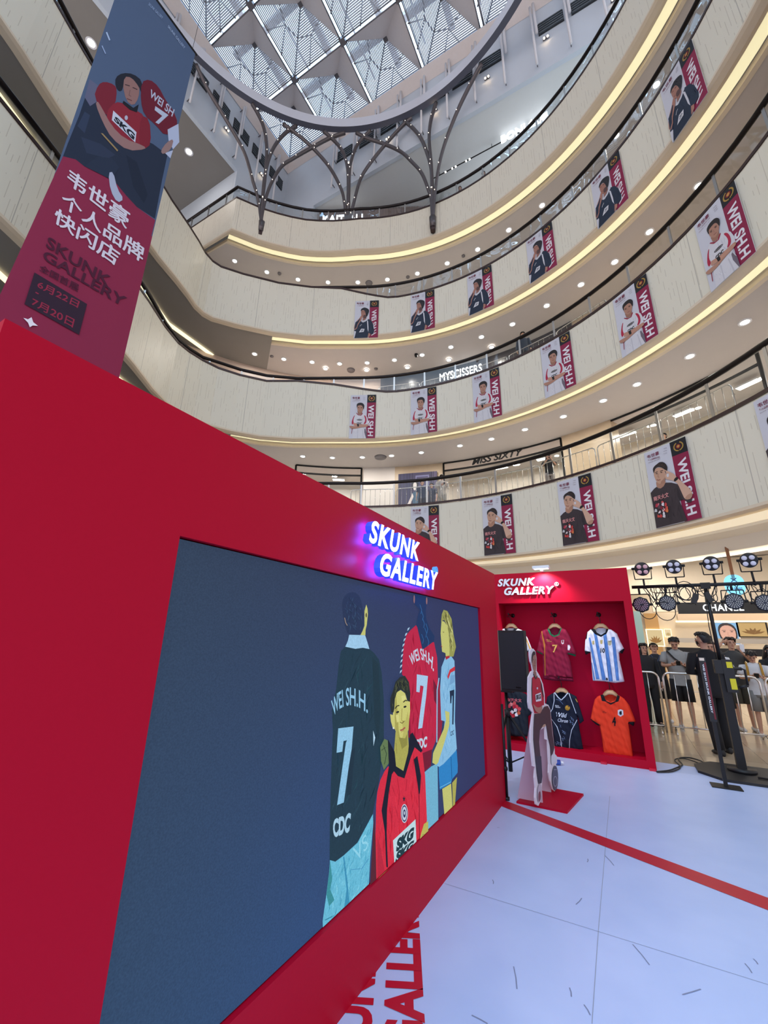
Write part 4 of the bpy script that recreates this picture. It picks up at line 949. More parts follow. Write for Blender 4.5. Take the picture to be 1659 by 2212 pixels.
A.poly([(680, 470), (690, 420), (730, 425), (775, 470), (770, 545), (740, 590), (700, 560)], (144, 108, 104), 1); A.poly([(640, 480), (640, 430), (680, 405), (740, 410), (790, 450), (785, 520), (770, 480), (730, 430), (690, 425), (682, 500), (660, 510)], (34, 36, 48), 1)
A.line([(694, 470), (720, 478)], 5, (60, 44, 50)); A.line([(736, 486), (762, 498)], 5, (60, 44, 50)); A.line([(722, 500), (716, 530), (728, 536)], 3, (104, 76, 76)); A.line([(704, 548), (732, 560)], 5, (104, 58, 62))
A.poly([(685, 560), (740, 600), (770, 580), (760, 625), (720, 610), (680, 575)], (26, 28, 38))
A.poly([(785, 455), (830, 440), (880, 480), (920, 560), (960, 610), (990, 690), (960, 710), (920, 760), (860, 690), (800, 640), (780, 560)], (104, 28, 46), 1)
A.text('WEI SH', [(838, 495), (970, 610)], [(828, 535), (955, 650)], (176, 186, 208), 0.02); A.poly([(862, 590), (935, 640), (880, 690), (862, 680), (900, 645), (858, 612)], (176, 186, 208))
A.poly([(930, 720), (990, 688), (995, 790), (960, 830), (935, 780)], (176, 186, 212)); A.poly([(915, 850), (960, 835), (945, 880)], (176, 186, 212)); A.poly([(890, 840), (925, 790), (965, 770), (950, 830), (905, 860)], (146, 118, 116), 1)
A.poly([(628, 615), (757, 735), (750, 792), (620, 668)], (196, 202, 220)); A.text('SKG', [(640, 645), (750, 745)], [(630, 668), (742, 782)], (26, 30, 42), 0.05)
A.ell((700, 655), (9, 13), (176, 176, 196)); A.poly([(558, 740), (570, 742), (655, 835), (650, 842)], (150, 128, 90))
A.poly([(470, 925), (540, 870), (620, 880), (660, 930), (620, 1000), (560, 970)], (40, 50, 70)); A.poly([(600, 960), (628, 955), (650, 1050), (688, 1108), (650, 1128), (612, 1060)], (168, 176, 200), 1)
A.line([(590, 180), (608, 225)], 8, (170, 190, 220)); A.line([(565, 255), (585, 300)], 6, (150, 170, 205))
A.text('SKUNK GALLERY', [(828, 15), (905, 95)], [(822, 28), (899, 108)], (150, 172, 205), 0.0); A.text('SKUNK GALLERY', [(935, 140), (1028, 262)], [(930, 152), (1022, 274)], (170, 190, 220), 0.0)
wt = (214, 208, 222)
A.text('韦世豪', [(388, 935), (722, 1180)], [(366, 1015), (700, 1275)], wt, 0.045)
A.text('个人品牌', [(352, 1065), (803, 1372)], [(335, 1142), (785, 1462)], wt, 0.045)
A.text('快闪店', [(312, 1152), (668, 1398)], [(295, 1235), (640, 1480)], wt, 0.045)
dk = (76, 30, 52)
A.text('SKUNK', [(268, 1312), (622, 1542)], [(252, 1372), (602, 1600)], dk, 0.02); A.text('GALLERY', [(248, 1388), (706, 1655)], [(234, 1440), (684, 1708)], dk, 0.02)
A.text('全国首展', [(224, 1468), (440, 1582)], [(214, 1502), (430, 1624)], dk, 0.03)
A.poly([(190, 1515), (481, 1690), (437, 1860), (134, 1690)], (52, 36, 52))
mr = (146, 44, 70)
A.text('6月22日', [(215, 1560), (440, 1676)], [(203, 1598), (428, 1712)], mr, 0.035); A.line([(195, 1625), (212, 1634)], 6, mr); A.text('7月20日', [(182, 1655), (412, 1775)], [(170, 1694), (400, 1822)], mr, 0.035)
st = [(195, 503), (235, 515), (265, 497), (280, 540), (320, 572), (275, 568), (250, 583), (235, 545)]
A.poly([((x / 3.95) * 2.571, (560 + y / 3.95) * 2.571) for x, y in st], (232, 226, 236))
mb = MB(); mb.box((XB - 0.012, yL, zBot), (XB, yR, zTop), col=rgb(64, 80, 108))
A.emit(mb, lambda p: Vector((XB, p[0], p[1])), (1, 0, 0), step=0.0003)
mb.build('fabric', M['cloth'], bt, mw=T)
mb = MB(); mb.tube([(XB, yL - 0.05, zTop), (XB, yR + 0.05, zTop)], 0.035, 8); mb.build('top_rod', M['black'], bt, mw=T)
mb = MB(); mb.tube([(XB, yL - 0.02, zBot), (XB, yR + 0.02, zBot)], 0.03, 8); mb.build('bottom_rod', M['black'], bt, mw=T)
for yy in (yL + 0.1, yR - 0.1): mb = MB(); mb.tube([(XB, yy, zTop), (XB, yy, 32.6)], 0.006, 4); mb.build('suspension_wire', M['black'], bt, mw=T)

# ================================================================== RED WALL WITH LED SCREEN
XW = -1.3337; Y1 = 5.235; HWL = 2.442; Y0W = 0.302
rw = empty('display_wall', (XW, 2.8, 0)); tag(rw, 'long red free-standing wall filling the left foreground, holding the big screen', 'display wall')
T = Matrix.Translation(-rw.location)
LY0, LY1, LZ0, LZ1 = 0.905, 4.547, 0.388, 1.982
mb = MB(); th = 0.32
mb.box((XW - th, Y0W, 0), (XW, LY0, HWL)); mb.box((XW - th, LY1, 0), (XW, Y1, HWL)); mb.box((XW - th, LY0, 0), (XW, LY1, LZ0)); mb.box((XW - th, LY0, LZ1), (XW, LY1, HWL)); mb.box((XW - th, LY0, LZ0), (XW - 0.1, LY1, LZ1))
mb.build('panel', M['red'], rw, mw=T)
ls = empty('led_screen', (XW, (LY0 + LY1) / 2, LZ0)); tag(ls, 'large dark blue LED screen set in the red wall showing four people in football shirts', 'screen')
T = Matrix.Translation(-ls.location)
mb = MB(); g = 0.006
mb.box((XW - 0.09, LY0 + g, LZ0 + g), (XW - 0.03, LY1 - g, LZ1 - g)); mb.build('cabinet', M['blackp'], ls, mw=T)
mb = MB(); XS = XW - 0.022; ny, nz = 16, 6
def ledcol(y, z):
    s_ = (y - LY0) / (LY1 - LY0); t_ = (z - LZ0) / (LZ1 - LZ0)
    c = np.array([50, 66, 88.]) * (1 - s_) + np.array([50, 52, 98.]) * s_
    c = c + (1 - t_) * np.array([-2, 16, 34.]) * max(0, 1 - abs(s_ - 0.25) * 1.6)
    return rgb(*[float(x) for x in c])
for i in range(ny):
    for j in range(nz):
        ya, yb = LY0 + g + (LY1 - LY0 - 2 * g) * i / ny, LY0 + g + (LY1 - LY0 - 2 * g) * (i + 1) / ny; za, zb = LZ0 + g + (LZ1 - LZ0 - 2 * g) * j / nz, LZ0 + g + (LZ1 - LZ0 - 2 * g) * (j + 1) / nz
        mb.add([(XS, ya, za), (XS, yb, za), (XS, yb, zb), (XS, ya, zb)], [(0, 1, 2, 3)], 0, False, (ledcol(ya, za), ledcol(yb, za), ledcol(yb, zb), ledcol(ya, zb)))
def lpx(p): q = atx(p[0], p[1], XS); return (q.y, q.z)
class LArt(Art):
    def clipz(s, P): return [(min(max(a_, LY0 + g), LY1 - g), min(max(b_, LZ0 + g), LZ1 - g)) for a_, b_ in P]
A = Art(lpx)
def L6(*pts): return [(680 + x / 4.366, 1260 + y / 4.366) for x, y in pts]
def L7(*pts): return [(680 + x / 4.366, 1600 + y / 4.366) for x, y in pts]
lw = (150, 205, 240); sk1 = (205, 206, 118); sk2 = (180, 176, 84)
# dark long-sleeved back view
A.poly([(738, 1300), (748, 1282), (765, 1278), (778, 1288), (785, 1320), (786, 1350), (778, 1374), (753, 1374), (744, 1350), (740, 1325)], (38, 52, 82), 1)
A.hatch([(741, 1320), (750, 1288), (765, 1282), (777, 1292), (784, 1325), (780, 1368), (755, 1368)], 60, 15, 0.9, [(52, 78, 112), (30, 44, 70), (64, 96, 128)], 1.2, 0.8, 28)
A.poly(L6((485, 200), (497, 240), (500, 290), (490, 390), (478, 440), (476, 492), (430, 488), (450, 450), (468, 400), (468, 260)), sk1); A.ell(L6((484, 300))[0], (1.6, 5), (90, 80, 50))
A.line(L6((280, 325), (290, 370), (305, 398)), 1.4, (170, 150, 130))
A.poly(L6((285, 600), (245, 640), (225, 760), (200, 1000), (160, 1200), (170, 1400), (160, 1600)) + L7((150, 400), (140, 800), (138, 1125), (190, 1140), (270, 1080), (400, 960), (545, 690), (600, 400), (650, 60)) + L6((650, 1100), (630, 850), (605, 720), (560, 660), (510, 615)), (30, 58, 72))
_body = L6((285, 610), (225, 760), (200, 1000), (180, 1400)) + L7((150, 400), (150, 1100), (270, 1060), (400, 940), (540, 680), (600, 400), (640, 60)) + L6((640, 1100), (600, 720), (510, 620))
A.hatch(_body, 90, 42, 2.2, [(24, 48, 62), (38, 70, 84), (26, 54, 66), (34, 62, 80)], 1.75, 0.35, 21)
A.poly(L7((320, 100), (380, 60), (340, 500), (300, 520)), (26, 50, 64)); A.poly(L6((540, 700), (600, 760), (620, 1200), (600, 1500), (560, 1300)), (26, 52, 62))
A.poly(L6((322, 485), (472, 490), (495, 560), (512, 620), (450, 608), (380, 618), (285, 598), (310, 540)), (166, 212, 245))
A.text('WEI SH.H.', L6((150, 1110), (200, 1040), (260, 1000), (330, 978), (410, 1000), (500, 1060)), L6((175, 1258), (215, 1195), (270, 1165), (330, 1150), (410, 1170), (497, 1228)), lw, 0.015)
A.poly(L6((218, 1368), (362, 1350), (345, 1560)) + L7((318, 240), (270, 582), (207, 607), (250, 300), (290, 20)) + L6((300, 1480), (268, 1487), (256, 1588), (202, 1598)), lw)
A.text('CDC', L7((165, 745), (340, 672)), L7((172, 918), (322, 862)), (176, 216, 240), 0.05)
A.poly(L7((140, 1125), (190, 1140), (270, 1080), (400, 960), (545, 690), (548, 780), (520, 1100), (505, 1392), (410, 1490), (200, 1710), (68, 1845), (70, 1700), (105, 1450), (130, 1250)), (108, 196, 226))
_jn = L7((150, 1140), (270, 1090), (400, 975), (540, 700), (520, 1100), (500, 1385), (200, 1700), (80, 1820), (110, 1450))
A.hatch(_jn, 130, 24, 1.5, [(90, 180, 212), (134, 214, 238), (78, 168, 200), (120, 204, 232)], 1.8, 0.3, 22)
A.poly(L7((140, 1130), (160, 1300), (140, 1400), (180, 1500), (130, 1560), (105, 1450), (130, 1250)), (60, 150, 160)); A.poly(L7((272, 1085), (300, 1300), (320, 1600), (270, 1640), (295, 1400), (262, 1100)), (60, 150, 190)); A.line(L7((340, 1215), (440, 1205), (500, 1110)), 1.2, (70, 150, 200)); A.line(L7((90, 1690), (160, 1655), (215, 1690)), 2, (50, 140, 170))
A.text('VS', L7((350, 1020), (480, 870)), L7((390, 1150), (500, 1000)), (150, 222, 246), 0.0)
A.poly(L6((545, 1388), (565, 1455), (548, 1535)), (190, 226, 250))
# red back view
A.poly(L6((950, 395), (900, 440), (858, 490), (832, 600), (820, 760), (818, 860), (850, 890), (872, 930), (880, 1080), (885, 1250), (880, 1450), (920, 1490), (960, 1540), (1005, 1600), (1020, 1745)) + L7((1022, 298), (1090, 235)) + L6((1090, 1600), (1135, 1490), (1165, 1160), (1158, 950), (1150, 700), (1120, 555), (1050, 560)), (196, 30, 66))
A.hatch(L6((950, 410), (860, 500), (825, 760), (880, 940), (890, 1450), (1005, 1590), (1130, 1480), (1160, 1160), (1150, 700), (1110, 580)), 90, 36, 1.8, [(178, 24, 56), (212, 40, 76), (160, 18, 48), (204, 34, 70)], 1.6, 0.3, 23)
A.poly(L6((1110, 900), (1160, 1000), (1150, 1160), (1120, 1100)), (120, 16, 46)); A.poly(L6((870, 950), (890, 1250), (905, 1470), (880, 1450), (876, 1200)), (150, 18, 50)); A.poly(L7((1000, 120), (1100, 80), (1090, 230), (1024, 296)), (120, 14, 40))
A.poly(L6((935, 95), (1055, 105), (1050, 200), (1040, 260), (1045, 330), (1075, 420), (1125, 500), (1120, 545), (1010, 628), (985, 520), (955, 390), (965, 320), (985, 250), (940, 200)), (26, 52, 96))
for q in ((985, 200), (1000, 260), (1010, 330), (1030, 420), (1050, 500), (1000, 480), (1040, 380)): A.line(L6(q, (q[0] + 18, q[1] + 50), (q[0] + 10, q[1] + 90)), 1.0, (50, 110, 170))
A.ell(L6((930, 150))[0], (1.6, 9), (150, 110, 110)); A.ell(L6((1048, 165))[0], (1.6, 8), (150, 110, 110))
for q in range(9): x = 800 + [0, 2, 6, 10, 16, 24, 34, 48, 70][q]; y = 850 - q * 50; A.poly(L6((x - 8, y), (x + 8, y - 14), (x + 16, y - 36), (x - 2, y - 26)), (180, 214, 240))
A.text('WEI SH.H.', L6((878, 682), (915, 640), (960, 612), (1010, 615), (1060, 645), (1125, 715)), L6((903, 778), (935, 745), (985, 722), (1020, 728), (1060, 755), (1112, 835)), (205, 222, 245), 0.02)
A.poly(L6((953, 858), (1058, 874), (1042, 1060), (1004, 1362), (965, 1372), (985, 1200), (1016, 970), (985, 962), (978, 1028), (948, 1022)), (176, 212, 245))
A.text('CDC', L6((935, 1478), (1052, 1438)), L6((950, 1572), (1045, 1545)), (200, 220, 240), 0.05)
A.poly(L7((1022, 298), (1090, 240), (1148, 212), (1156, 792), (1048, 888)), (118, 186, 218))
# woman at right
A.poly(L6((1160, 890), (1178, 1000), (1195, 1290), (1175, 1500), (1145, 1640), (1140, 1500), (1145, 1000)), (150, 30, 60)); A.line(L6((1162, 892), (1144, 1010), (1141, 1500)), 2.2, lw)
A.poly(L6((1220, 700), (1280, 690), (1308, 730), (1318, 1000), (1312, 1300), (1330, 1560), (1260, 1680), (1185, 1745), (1145, 1720), (1150, 1640), (1190, 1520), (1215, 1300), (1182, 1290), (1172, 1000), (1185, 790)), (140, 196, 236))
A.hatch(L6((1220, 720), (1190, 800), (1180, 1270), (1215, 1300), (1160, 1650), (1190, 1730), (1320, 1550), (1312, 760)), 50, 28, 1.5, [(124, 180, 222), (156, 208, 244), (110, 168, 214)], 1.6, 0.35, 24)
A.poly(L6((1240, 880), (1262, 815), (1312, 782), (1313, 822), (1272, 842), (1250, 905)), (210, 50, 60)); A.poly(L6((1262, 1015), (1306, 1002), (1298, 1330), (1286, 1330), (1290, 1060), (1282, 1060), (1278, 1130), (1268, 1132)), (24, 44, 70)); A.text('CDC', L6((1270, 1400), (1302, 1380)), L6((1268, 1440), (1300, 1425)), (24, 44, 80), 0.02)
A.poly(L6((1270, 870), (1310, 860), (1308, 930), (1262, 960)), (120, 170, 215))
A.poly(L6((1185, 355), (1176, 470), (1183, 560), (1190, 645), (1222, 658), (1226, 700), (1262, 690), (1260, 540), (1240, 400), (1210, 360)), sk1); A.poly(L6((1222, 690), (1262, 680), (1262, 700), (1225, 722)), (180, 40, 50))
A.poly(L6((1180, 360), (1188, 290), (1205, 250), (1240, 262), (1280, 335), (1298, 480), (1322, 600), (1298, 690), (1258, 692), (1262, 590), (1255, 520), (1240, 400), (1210, 345)), (160, 162, 84)); A.hatch(L6((1190, 300), (1210, 255), (1245, 275), (1285, 360), (1300, 500), (1315, 600), (1290, 680), (1262, 680), (1262, 560), (1240, 400)), 46, 22, 1.1, [(120, 118, 56), (196, 196, 120), (84, 82, 40), (212, 212, 140)], 1.35, 0.25, 25)
A.line(L6((1215, 270), (1250, 400), (1275, 600)), 1.2, (90, 88, 40)); A.line(L6((1235, 280), (1275, 430), (1290, 640)), 1.0, (205, 205, 130))
A.line(L6((1180, 588), (1190, 600)), 1.4, (190, 80, 60)); A.line(L6((1196, 460), (1208, 462)), 1.2, (60, 50, 30))
A.poly(L6((1215, 1200), (1258, 1215), (1256, 1340), (1210, 1500), (1150, 1690), (1130, 1710), (1095, 1690), (1102, 1600), (1150, 1490), (1200, 1380), (1225, 1290)), sk1, 0)
A.poly(L7((1155, 248), (1200, 218), (1325, 85), (1336, 230), (1334, 300), (1282, 362), (1272, 398), (1165, 460), (1158, 350)), (44, 136, 206)); A.line(L7((1272, 150), (1280, 360)), 1.2, (20, 90, 150)); A.line(L7((1165, 440), (1272, 385)), 1.2, (120, 200, 240))
A.poly(L7((1188, 452), (1272, 402), (1286, 665), (1225, 735), (1208, 700)), sk1); A.poly(L7((1282, 395), (1328, 340), (1310, 640), (1290, 660)), sk2)
# seated man in front
A.poly(L7((600, 60), (640, -20), (682, 0), (688, 200), (635, 272), (608, 190)), (104, 128, 80)); A.line(L7((630, 40), (660, 120), (640, 220)), 1.4, (50, 70, 40)); A.line(L7((610, 90), (650, 60)), 1.2, (50, 70, 40))
A.poly(L6((745, 1400), (862, 1400), (872, 1560), (860, 1745)) + L7((862, 120), (820, 285), (748, 240), (730, 110)), sk2)
A.poly(L7((675, 238), (640, 285), (600, 370), (572, 480), (560, 600), (553, 900), (500, 1390), (560, 1350), (668, 1240), (722, 1203), (940, 990), (972, 958), (1042, 750), (1025, 330), (1000, 110), (925, 25), (885, 90), (820, 340), (730, 285)), (222, 40, 62))
A.hatch(L7((640, 300), (575, 490), (560, 1300), (668, 1225), (930, 980), (1035, 750), (1015, 330), (925, 60), (820, 350)), 110, 34, 1.9, [(204, 30, 52), (232, 54, 74), (188, 24, 46), (226, 46, 66)], 1.55, 0.3, 26)
A.poly(L7((553, 900), (560, 1340), (500, 1392), (505, 1300), (540, 700)), (90, 30, 40)); A.poly(L7((570, 900), (600, 1000), (640, 1230), (570, 1320)), (196, 32, 56))
A.poly(L7((670, -20), (735, 100), (748, 238), (818, 282), (862, 110), (880, -60), (905, -80), (1000, 90), (985, 110), (925, 60), (890, 148), (828, 352), (765, 330), (728, 285), (705, 320), (680, 240)), (16, 18, 32))
A.poly(L7((680, 240), (708, 315), (680, 480), (662, 650), (658, 850), (670, 1190), (655, 1185), (640, 850), (610, 655), (640, 480)), (16, 18, 32)); A.poly(L7((915, 175), (950, 140), (985, 330), (975, 480), (966, 520), (950, 400)), (16, 18, 32)); A.line(L7((966, 500), (968, 800), (972, 955)), 1.4, (120, 14, 34))
A.line(L7((760, 350), (780, 480), (770, 600)), 1.4, (186, 24, 46)); A.line(L7((850, 360), (840, 470)), 1.4, (186, 24, 46)); A.line(L7((700, 1180), (730, 1100)), 1.0, (180, 24, 46))
c_ = L7((822, 545))[0]; A.poly([(c_[0] + (4 if k_ % 2 == 0 else 1.6) * 0.85 * math.sin(k_ * math.pi / 5), c_[1] - (8 if k_ % 2 == 0 else 3.2) * math.cos(k_ * math.pi / 5)) for k_ in range(10)], (20, 26, 44))
c_ = L7((825, 682))[0]; A.ell(c_, (7.6, 20.5), (205, 215, 235)); A.ell(c_, (6.4, 18), (40, 44, 90), r2=(5.2, 15)); A.ell(c_, (3, 9), (50, 54, 96)); A.ell((c_[0], c_[1] - 1), (1.4, 4), (205, 215, 235))
A.poly(L7((716, 935), (930, 736), (938, 985), (840, 1090), (728, 1203)), (200, 230, 240)); A.text('SKG', L7((742, 935), (918, 800)), L7((745, 1050), (920, 905)), (20, 56, 62), 0.07, 0.25); A.text('SKG', L7((738, 1052), (918, 925)), L7((735, 1165), (915, 1000)), (24, 60, 66), 0.07, 0.25)
A.poly(L6((728, 1090), (745, 1030), (790, 1005), (832, 1035), (852, 1105), (878, 1108), (880, 1200), (870, 1290), (864, 1380), (832, 1455), (795, 1488), (760, 1445), (735, 1370), (718, 1372), (697, 1300), (690, 1232), (716, 1240)), (214, 212, 120), 0)
A.poly(L6((732, 1180), (745, 1040), (760, 1200), (770, 1380), (790, 1480), (760, 1445), (735, 1360)), (178, 172, 84))
A.poly(L6((692, 1080), (720, 1000), (740, 930), (780, 885), (830, 870), (868, 930), (882, 1040), (878, 1115), (858, 1110), (845, 1060), (815, 1012), (785, 1000), (752, 1030), (735, 1090), (730, 1180), (722, 1215), (700, 1215), (690, 1150)), (38, 44, 34))
A.hatch(L6((700, 1080), (725, 1000), (760, 910), (830, 880), (865, 930), (878, 1040), (855, 1080), (815, 1005), (760, 1010), (730, 1080), (715, 1190)), 60, 16, 1.1, [(66, 72, 46), (24, 28, 24), (92, 96, 58)], 1.3, 0.7, 27)
A.poly(L6((800, 1300), (835, 1290), (858, 1200), (868, 1290), (862, 1380), (830, 1455), (800, 1480), (815, 1400)), (196, 192, 100)); A.poly(L6((742, 1240), (770, 1232), (775, 1300), (752, 1310)), (226, 224, 138)); A.poly(L6((795, 1060), (830, 1055), (838, 1090), (800, 1110)), (228, 226, 140)); A.poly(L6((770, 1450), (830, 1460), (850, 1420), (850, 1520), (800, 1560)), (150, 146, 64))
for q in ((760, 920), (790, 900), (830, 920), (800, 950)): A.line(L6(q, (q[0] + 16, q[1] + 60)), 1.0, (80, 86, 50))
A.line(L6((735, 1180), (752, 1155), (775, 1150)), 2.2, (50, 44, 24)); A.line(L6((812, 1120), (835, 1100), (850, 1108)), 2.2, (50, 44, 24))
A.ell(L6((758, 1212))[0], (3.6, 2.2), (36, 34, 26), rot=-0.4); A.ell(L6((828, 1162))[0], (3.4, 2.2), (36, 34, 26), rot=-0.4); A.line(L6((800, 1180), (795, 1290), (815, 1300)), 1.4, (170, 158, 80)); A.line(L6((780, 1305), (800, 1318), (822, 1295)), 1.6, (120, 100, 50)); A.line(L6((782, 1384), (804, 1378), (828, 1356)), 3.2, (172, 84, 70)); A.line(L6((790, 1400), (818, 1384)), 1.2, (176, 150, 80))
A.line(L6((740, 1500), (750, 1600)), 1.2, (150, 140, 60)); A.ell(L6((716, 1362))[0], (1.4, 2), (230, 240, 255))
A.poly(L7((560, 1330), (590, 1270), (630, 1232), (665, 1245), (670, 1262), (548, 1385)), sk2, 0); A.poly(L7((966, 960), (980, 860), (1005, 780), (1045, 752), (1046, 880), (965, 978)), (196, 190, 92)); A.ell(L7((1000, 900))[0], (3, 6), (130, 130, 60), r2=(2.2, 5))
A2 = []
for (P, tr, c) in A.items: A2.append(([(min(max(a_, LY0 + g), LY1 - g), min(max(b_, LZ0 + g), LZ1 - g)) for a_, b_ in P], tr, c))
A.items = A2
A.emit(mb, lambda p: Vector((XS, p[0], p[1])), (1, 0, 0), step=0.00012)
mb.build('picture', M['led'], ls, mw=T)

# glowing sign letters on the red wall (stand-off letters with blue backs)
def wall_word(mb, body, y0, z0, y1, z1, h, yslope=0.0, depth=0.05, off_=0.035, **k):
    solid_text(mb, body, (XW + off_, y0, z0), (0, 1, 0), (0, 0, 1), y1 - y0, h, depth, 0, 1, **k)
def reg_mark(mb, c, ux, uy, r, depth, mi=0):
    c = Vector(c); ux = Vector(ux); uy = Vector(uy); n = ux.cross(uy); N = 20
    P = lambda rr, d: [c + (ux * math.cos(2 * math.pi * k / N) + uy * math.sin(2 * math.pi * k / N)) * rr + n * d for k in range(N)]
    o, i_ = P(r, depth), P(r * 0.78, depth); mb.add(o + i_, [(k, (k + 1) % N, N + (k + 1) % N, N + k) for k in range(N)], mi)
    ob = P(r, 0); mb.add(ob + o, [(k, (k + 1) % N, N + (k + 1) % N, N + k) for k in range(N)], mi)
    solid_text(mb, 'R', c - ux * r * .35 - uy * r * .45 + n * depth * .4, ux, uy, r * .75, r * .9, depth * .6, mi, mi, 0.02)
gs = empty('glowing_sign', (XW + 0.03, 2.6, 2.18)); tag(gs, 'glowing white SKUNK GALLERY letters with blue halo on the red wall', 'sign')
T = Matrix.Translation(-gs.location)
def raised(body, o, ux, uy, w, h, off_, depth, mf, bold, shear, parent, T, name, backm=None):
    mb = MB(); n = Vector(ux).cross(Vector(uy))
    solid_text(mb, body, Vector(o) + n * off_, ux, uy, w, h, depth, 0, 1, bold, shear, 1.14, 2)
    return mb.build(name, [mf, backm or mf, M['halo'] if backm else mf], parent, mw=T)
raised('SKUNK', (0 + XW, 2.07, 2.192), (0, 1, 0), (0, 0, 1), 0.735, 0.148, 0.03, 0.045, M['signw'], 0.032, 0.28, gs, T, 'lettering', M['bluehalo'])
raised('GALLERY', (0 + XW, 2.21, 2.015), (0, 1, 0), (0, 0, 1), 0.95, 0.15, 0.03, 0.045, M['signw'], 0.032, 0.28, gs, T, 'lettering', M['bluehalo'])
mb = MB(); reg_mark(mb, (XW + 0.02, 3.195, 2.19), (0, 1, 0), (0, 0, 1), 0.03, 0.03); mb.build('registered_mark', mat('blue_lit_mark', rgb(90, 150, 200), 0.4, emit=rgb(60, 140, 200), es=0.6), gs, mw=T)
# point lamps added among the letters to spread their blue glow

PL_ = bpy.data.lights.new('sign_glow', 'POINT'); PL_.energy = 1.6; PL_.color = (0.08, 0.14, 1.0); PL_.shadow_soft_size = 0.03
for (y, z) in ((2.1, 2.1), (2.45, 2.18), (2.85, 2.185), (3.15, 2.12)):
    lo = bpy.data.objects.new('sign_glow', PL_); COL.objects.link(lo); lo.parent = gs; lo.location = Vector((XW + 0.07, y, z)) - gs.location

# ---------------------------------------------------------------- booth
YB = 7.405; XR = 0.158; XL = -1.92; HB = 2.762; DP = 0.48
bo = empty('display_booth', (-0.85, YB + 0.3, 0)); tag(bo, 'red display booth with recessed alcove full of hanging football shirts', 'booth'); T = Matrix.Translation(-bo.location)
mb = MB(); mb.box((XL, YB, 2.258), (XR, YB + DP + .1, HB)); mb.box((0.052, YB, 0), (XR, YB + DP + .1, 2.258)); mb.box((XL, YB, 0), (0.052, YB + DP + .1, 0.108)); mb.box((XL, YB, 0.108), (XL + .08, YB + DP + .1, 2.258)); mb.build('frame', M['red'], bo, mw=T)
mb = MB(); mb.box((XL + .08, YB + DP, 0.108), (0.052, YB + DP + 0.08, 2.258)); mb.build('back_panel', M['redin'], bo, mw=T)
for x in (-0.52, 0.07): mb = MB(); mb.box((x, YB - 0.06, 0.0), (x + 0.08, YB + 0.0, 0.025)); mb.build('floor_clip', mat('pink_tape', rgb(205, 30, 60), 0.4), bo, mw=T)
bs = empty('booth_lettering', (-1.4, YB, 2.53)); tag(bs, 'white raised SKUNK GALLERY lettering on the booth header', 'sign'); T = Matrix.Translation(-bs.location)
raised('SKUNK', (-1.83, YB, 2.543), (1, 0, 0), (0, 0, 1), 0.63, 0.128, 0.0, 0.035, M['white_letter'], 0.035, 0.28, bs, T, 'lettering')
raised('GALLERY', (-1.725, YB, 2.392), (1, 0, 0), (0, 0, 1), 0.82, 0.128, 0.0, 0.035, M['white_letter'], 0.035, 0.28, bs, T, 'lettering')
mb = MB(); reg_mark(mb, (-0.868, YB, 2.548), (1, 0, 0), (0, 0, 1), 0.032, 0.03)
# reg mark normal points away from the viewer for this basis: flip by building it on the front
for v in range(len(mb.v)): x, y, z = mb.v[v]; mb.v[v] = (x, YB - abs(y - YB), z)
mb.build('registered_mark', M['white_letter'], bs, mw=T)
# flood lamp on the booth
p = aty(1170, 1231, YB - 0.1); fl = empty('flood_lamp', (p.x, YB - 0.12, HB)); tag(fl, 'small white flood lamp on top of the red booth lighting its header', 'lamp')
mb = MB(); mb.box((-0.13, -0.09, 0.03), (0.13, 0.05, 0.075)); mb.build('lamp_body', M['white'], fl); mb = MB(); mb.box((-0.02, -0.01, -0.0), (0.02, 0.16, 0.03)); mb.build('arm', M['white'], fl)
mb = MB(); mb.add([(-0.11, -0.07, 0.028), (0.11, -0.07, 0.028), (0.11, 0.03, 0.028), (-0.11, 0.03, 0.028)], [(0, 3, 2, 1)]); mb.build('lens', emat('flood_lens', (1, 0.95, 0.92), 6.0), fl)
fd = bpy.data.lights.new('flood_beam', 'SPOT'); fd.energy = 55; fd.spot_size = math.radians(120); fd.spot_blend = 0.7; fd.shadow_soft_size = 0.03; fd.color = (1, 0.93, 0.95)
fo = bpy.data.objects.new('flood_beam', fd); COL.objects.link(fo); fo.parent = fl; fo.location = (0, -0.1, 0.01); fo.rotation_euler = (math.radians(24), 0, 0)

# ---------------------------------------------------------------- football shirts on hangers
def pip(x, y, poly):
    c = False; j = len(poly) - 1
    for i in range(len(poly)):
        xi, yi = poly[i]; xj, yj = poly[j]
        if (yi > y) != (yj > y) and x < (xj - xi) * (y - yi) / (yj - yi + 1e-12) + xi: c = not c
        j = i
    return c
from mathutils.geometry import delaunay_2d_cdt
def cloth_mesh(outline, layers, folds, thick, seed, pitch=0.012):
    """outline & layers in metres (x,z); triangulated with constraints so colours have clean edges"""
    vs = []; es = []
    def addp(poly, closed=True):
        k = len(vs); vs.extend([Vector(p) for p in poly]); n = len(poly)
        for i in range(n if closed else n - 1): es.append((k + i, k + (i + 1) % n))
    addp(outline)
    xs = [p[0] for p in outline]; zs_ = [p[1] for p in outline]
    for (poly, c) in layers: addp(poly)
    x = min(xs)
    while x < max(xs):
        z = min(zs_)
        while z < max(zs_):
            if pip(x, z, outline): vs.append(Vector((x, z)))
            z += pitch * 2.2
        x += pitch
    r = delaunay_2d_cdt(vs, es, [], 0, 1e-5)
    V, F = r[0], r[2]; F2 = []; cols = []
    for f in F:
        cx = sum(V[i].x for i in f) / len(f); cz = sum(V[i].y for i in f) / len(f)
        if not pip(cx, cz, outline): continue
        col = None
        for (poly, c) in layers:
            if pip(cx, cz, poly): col = c
        F2.append(list(f)); cols.append(col)
    return V, F2, cols
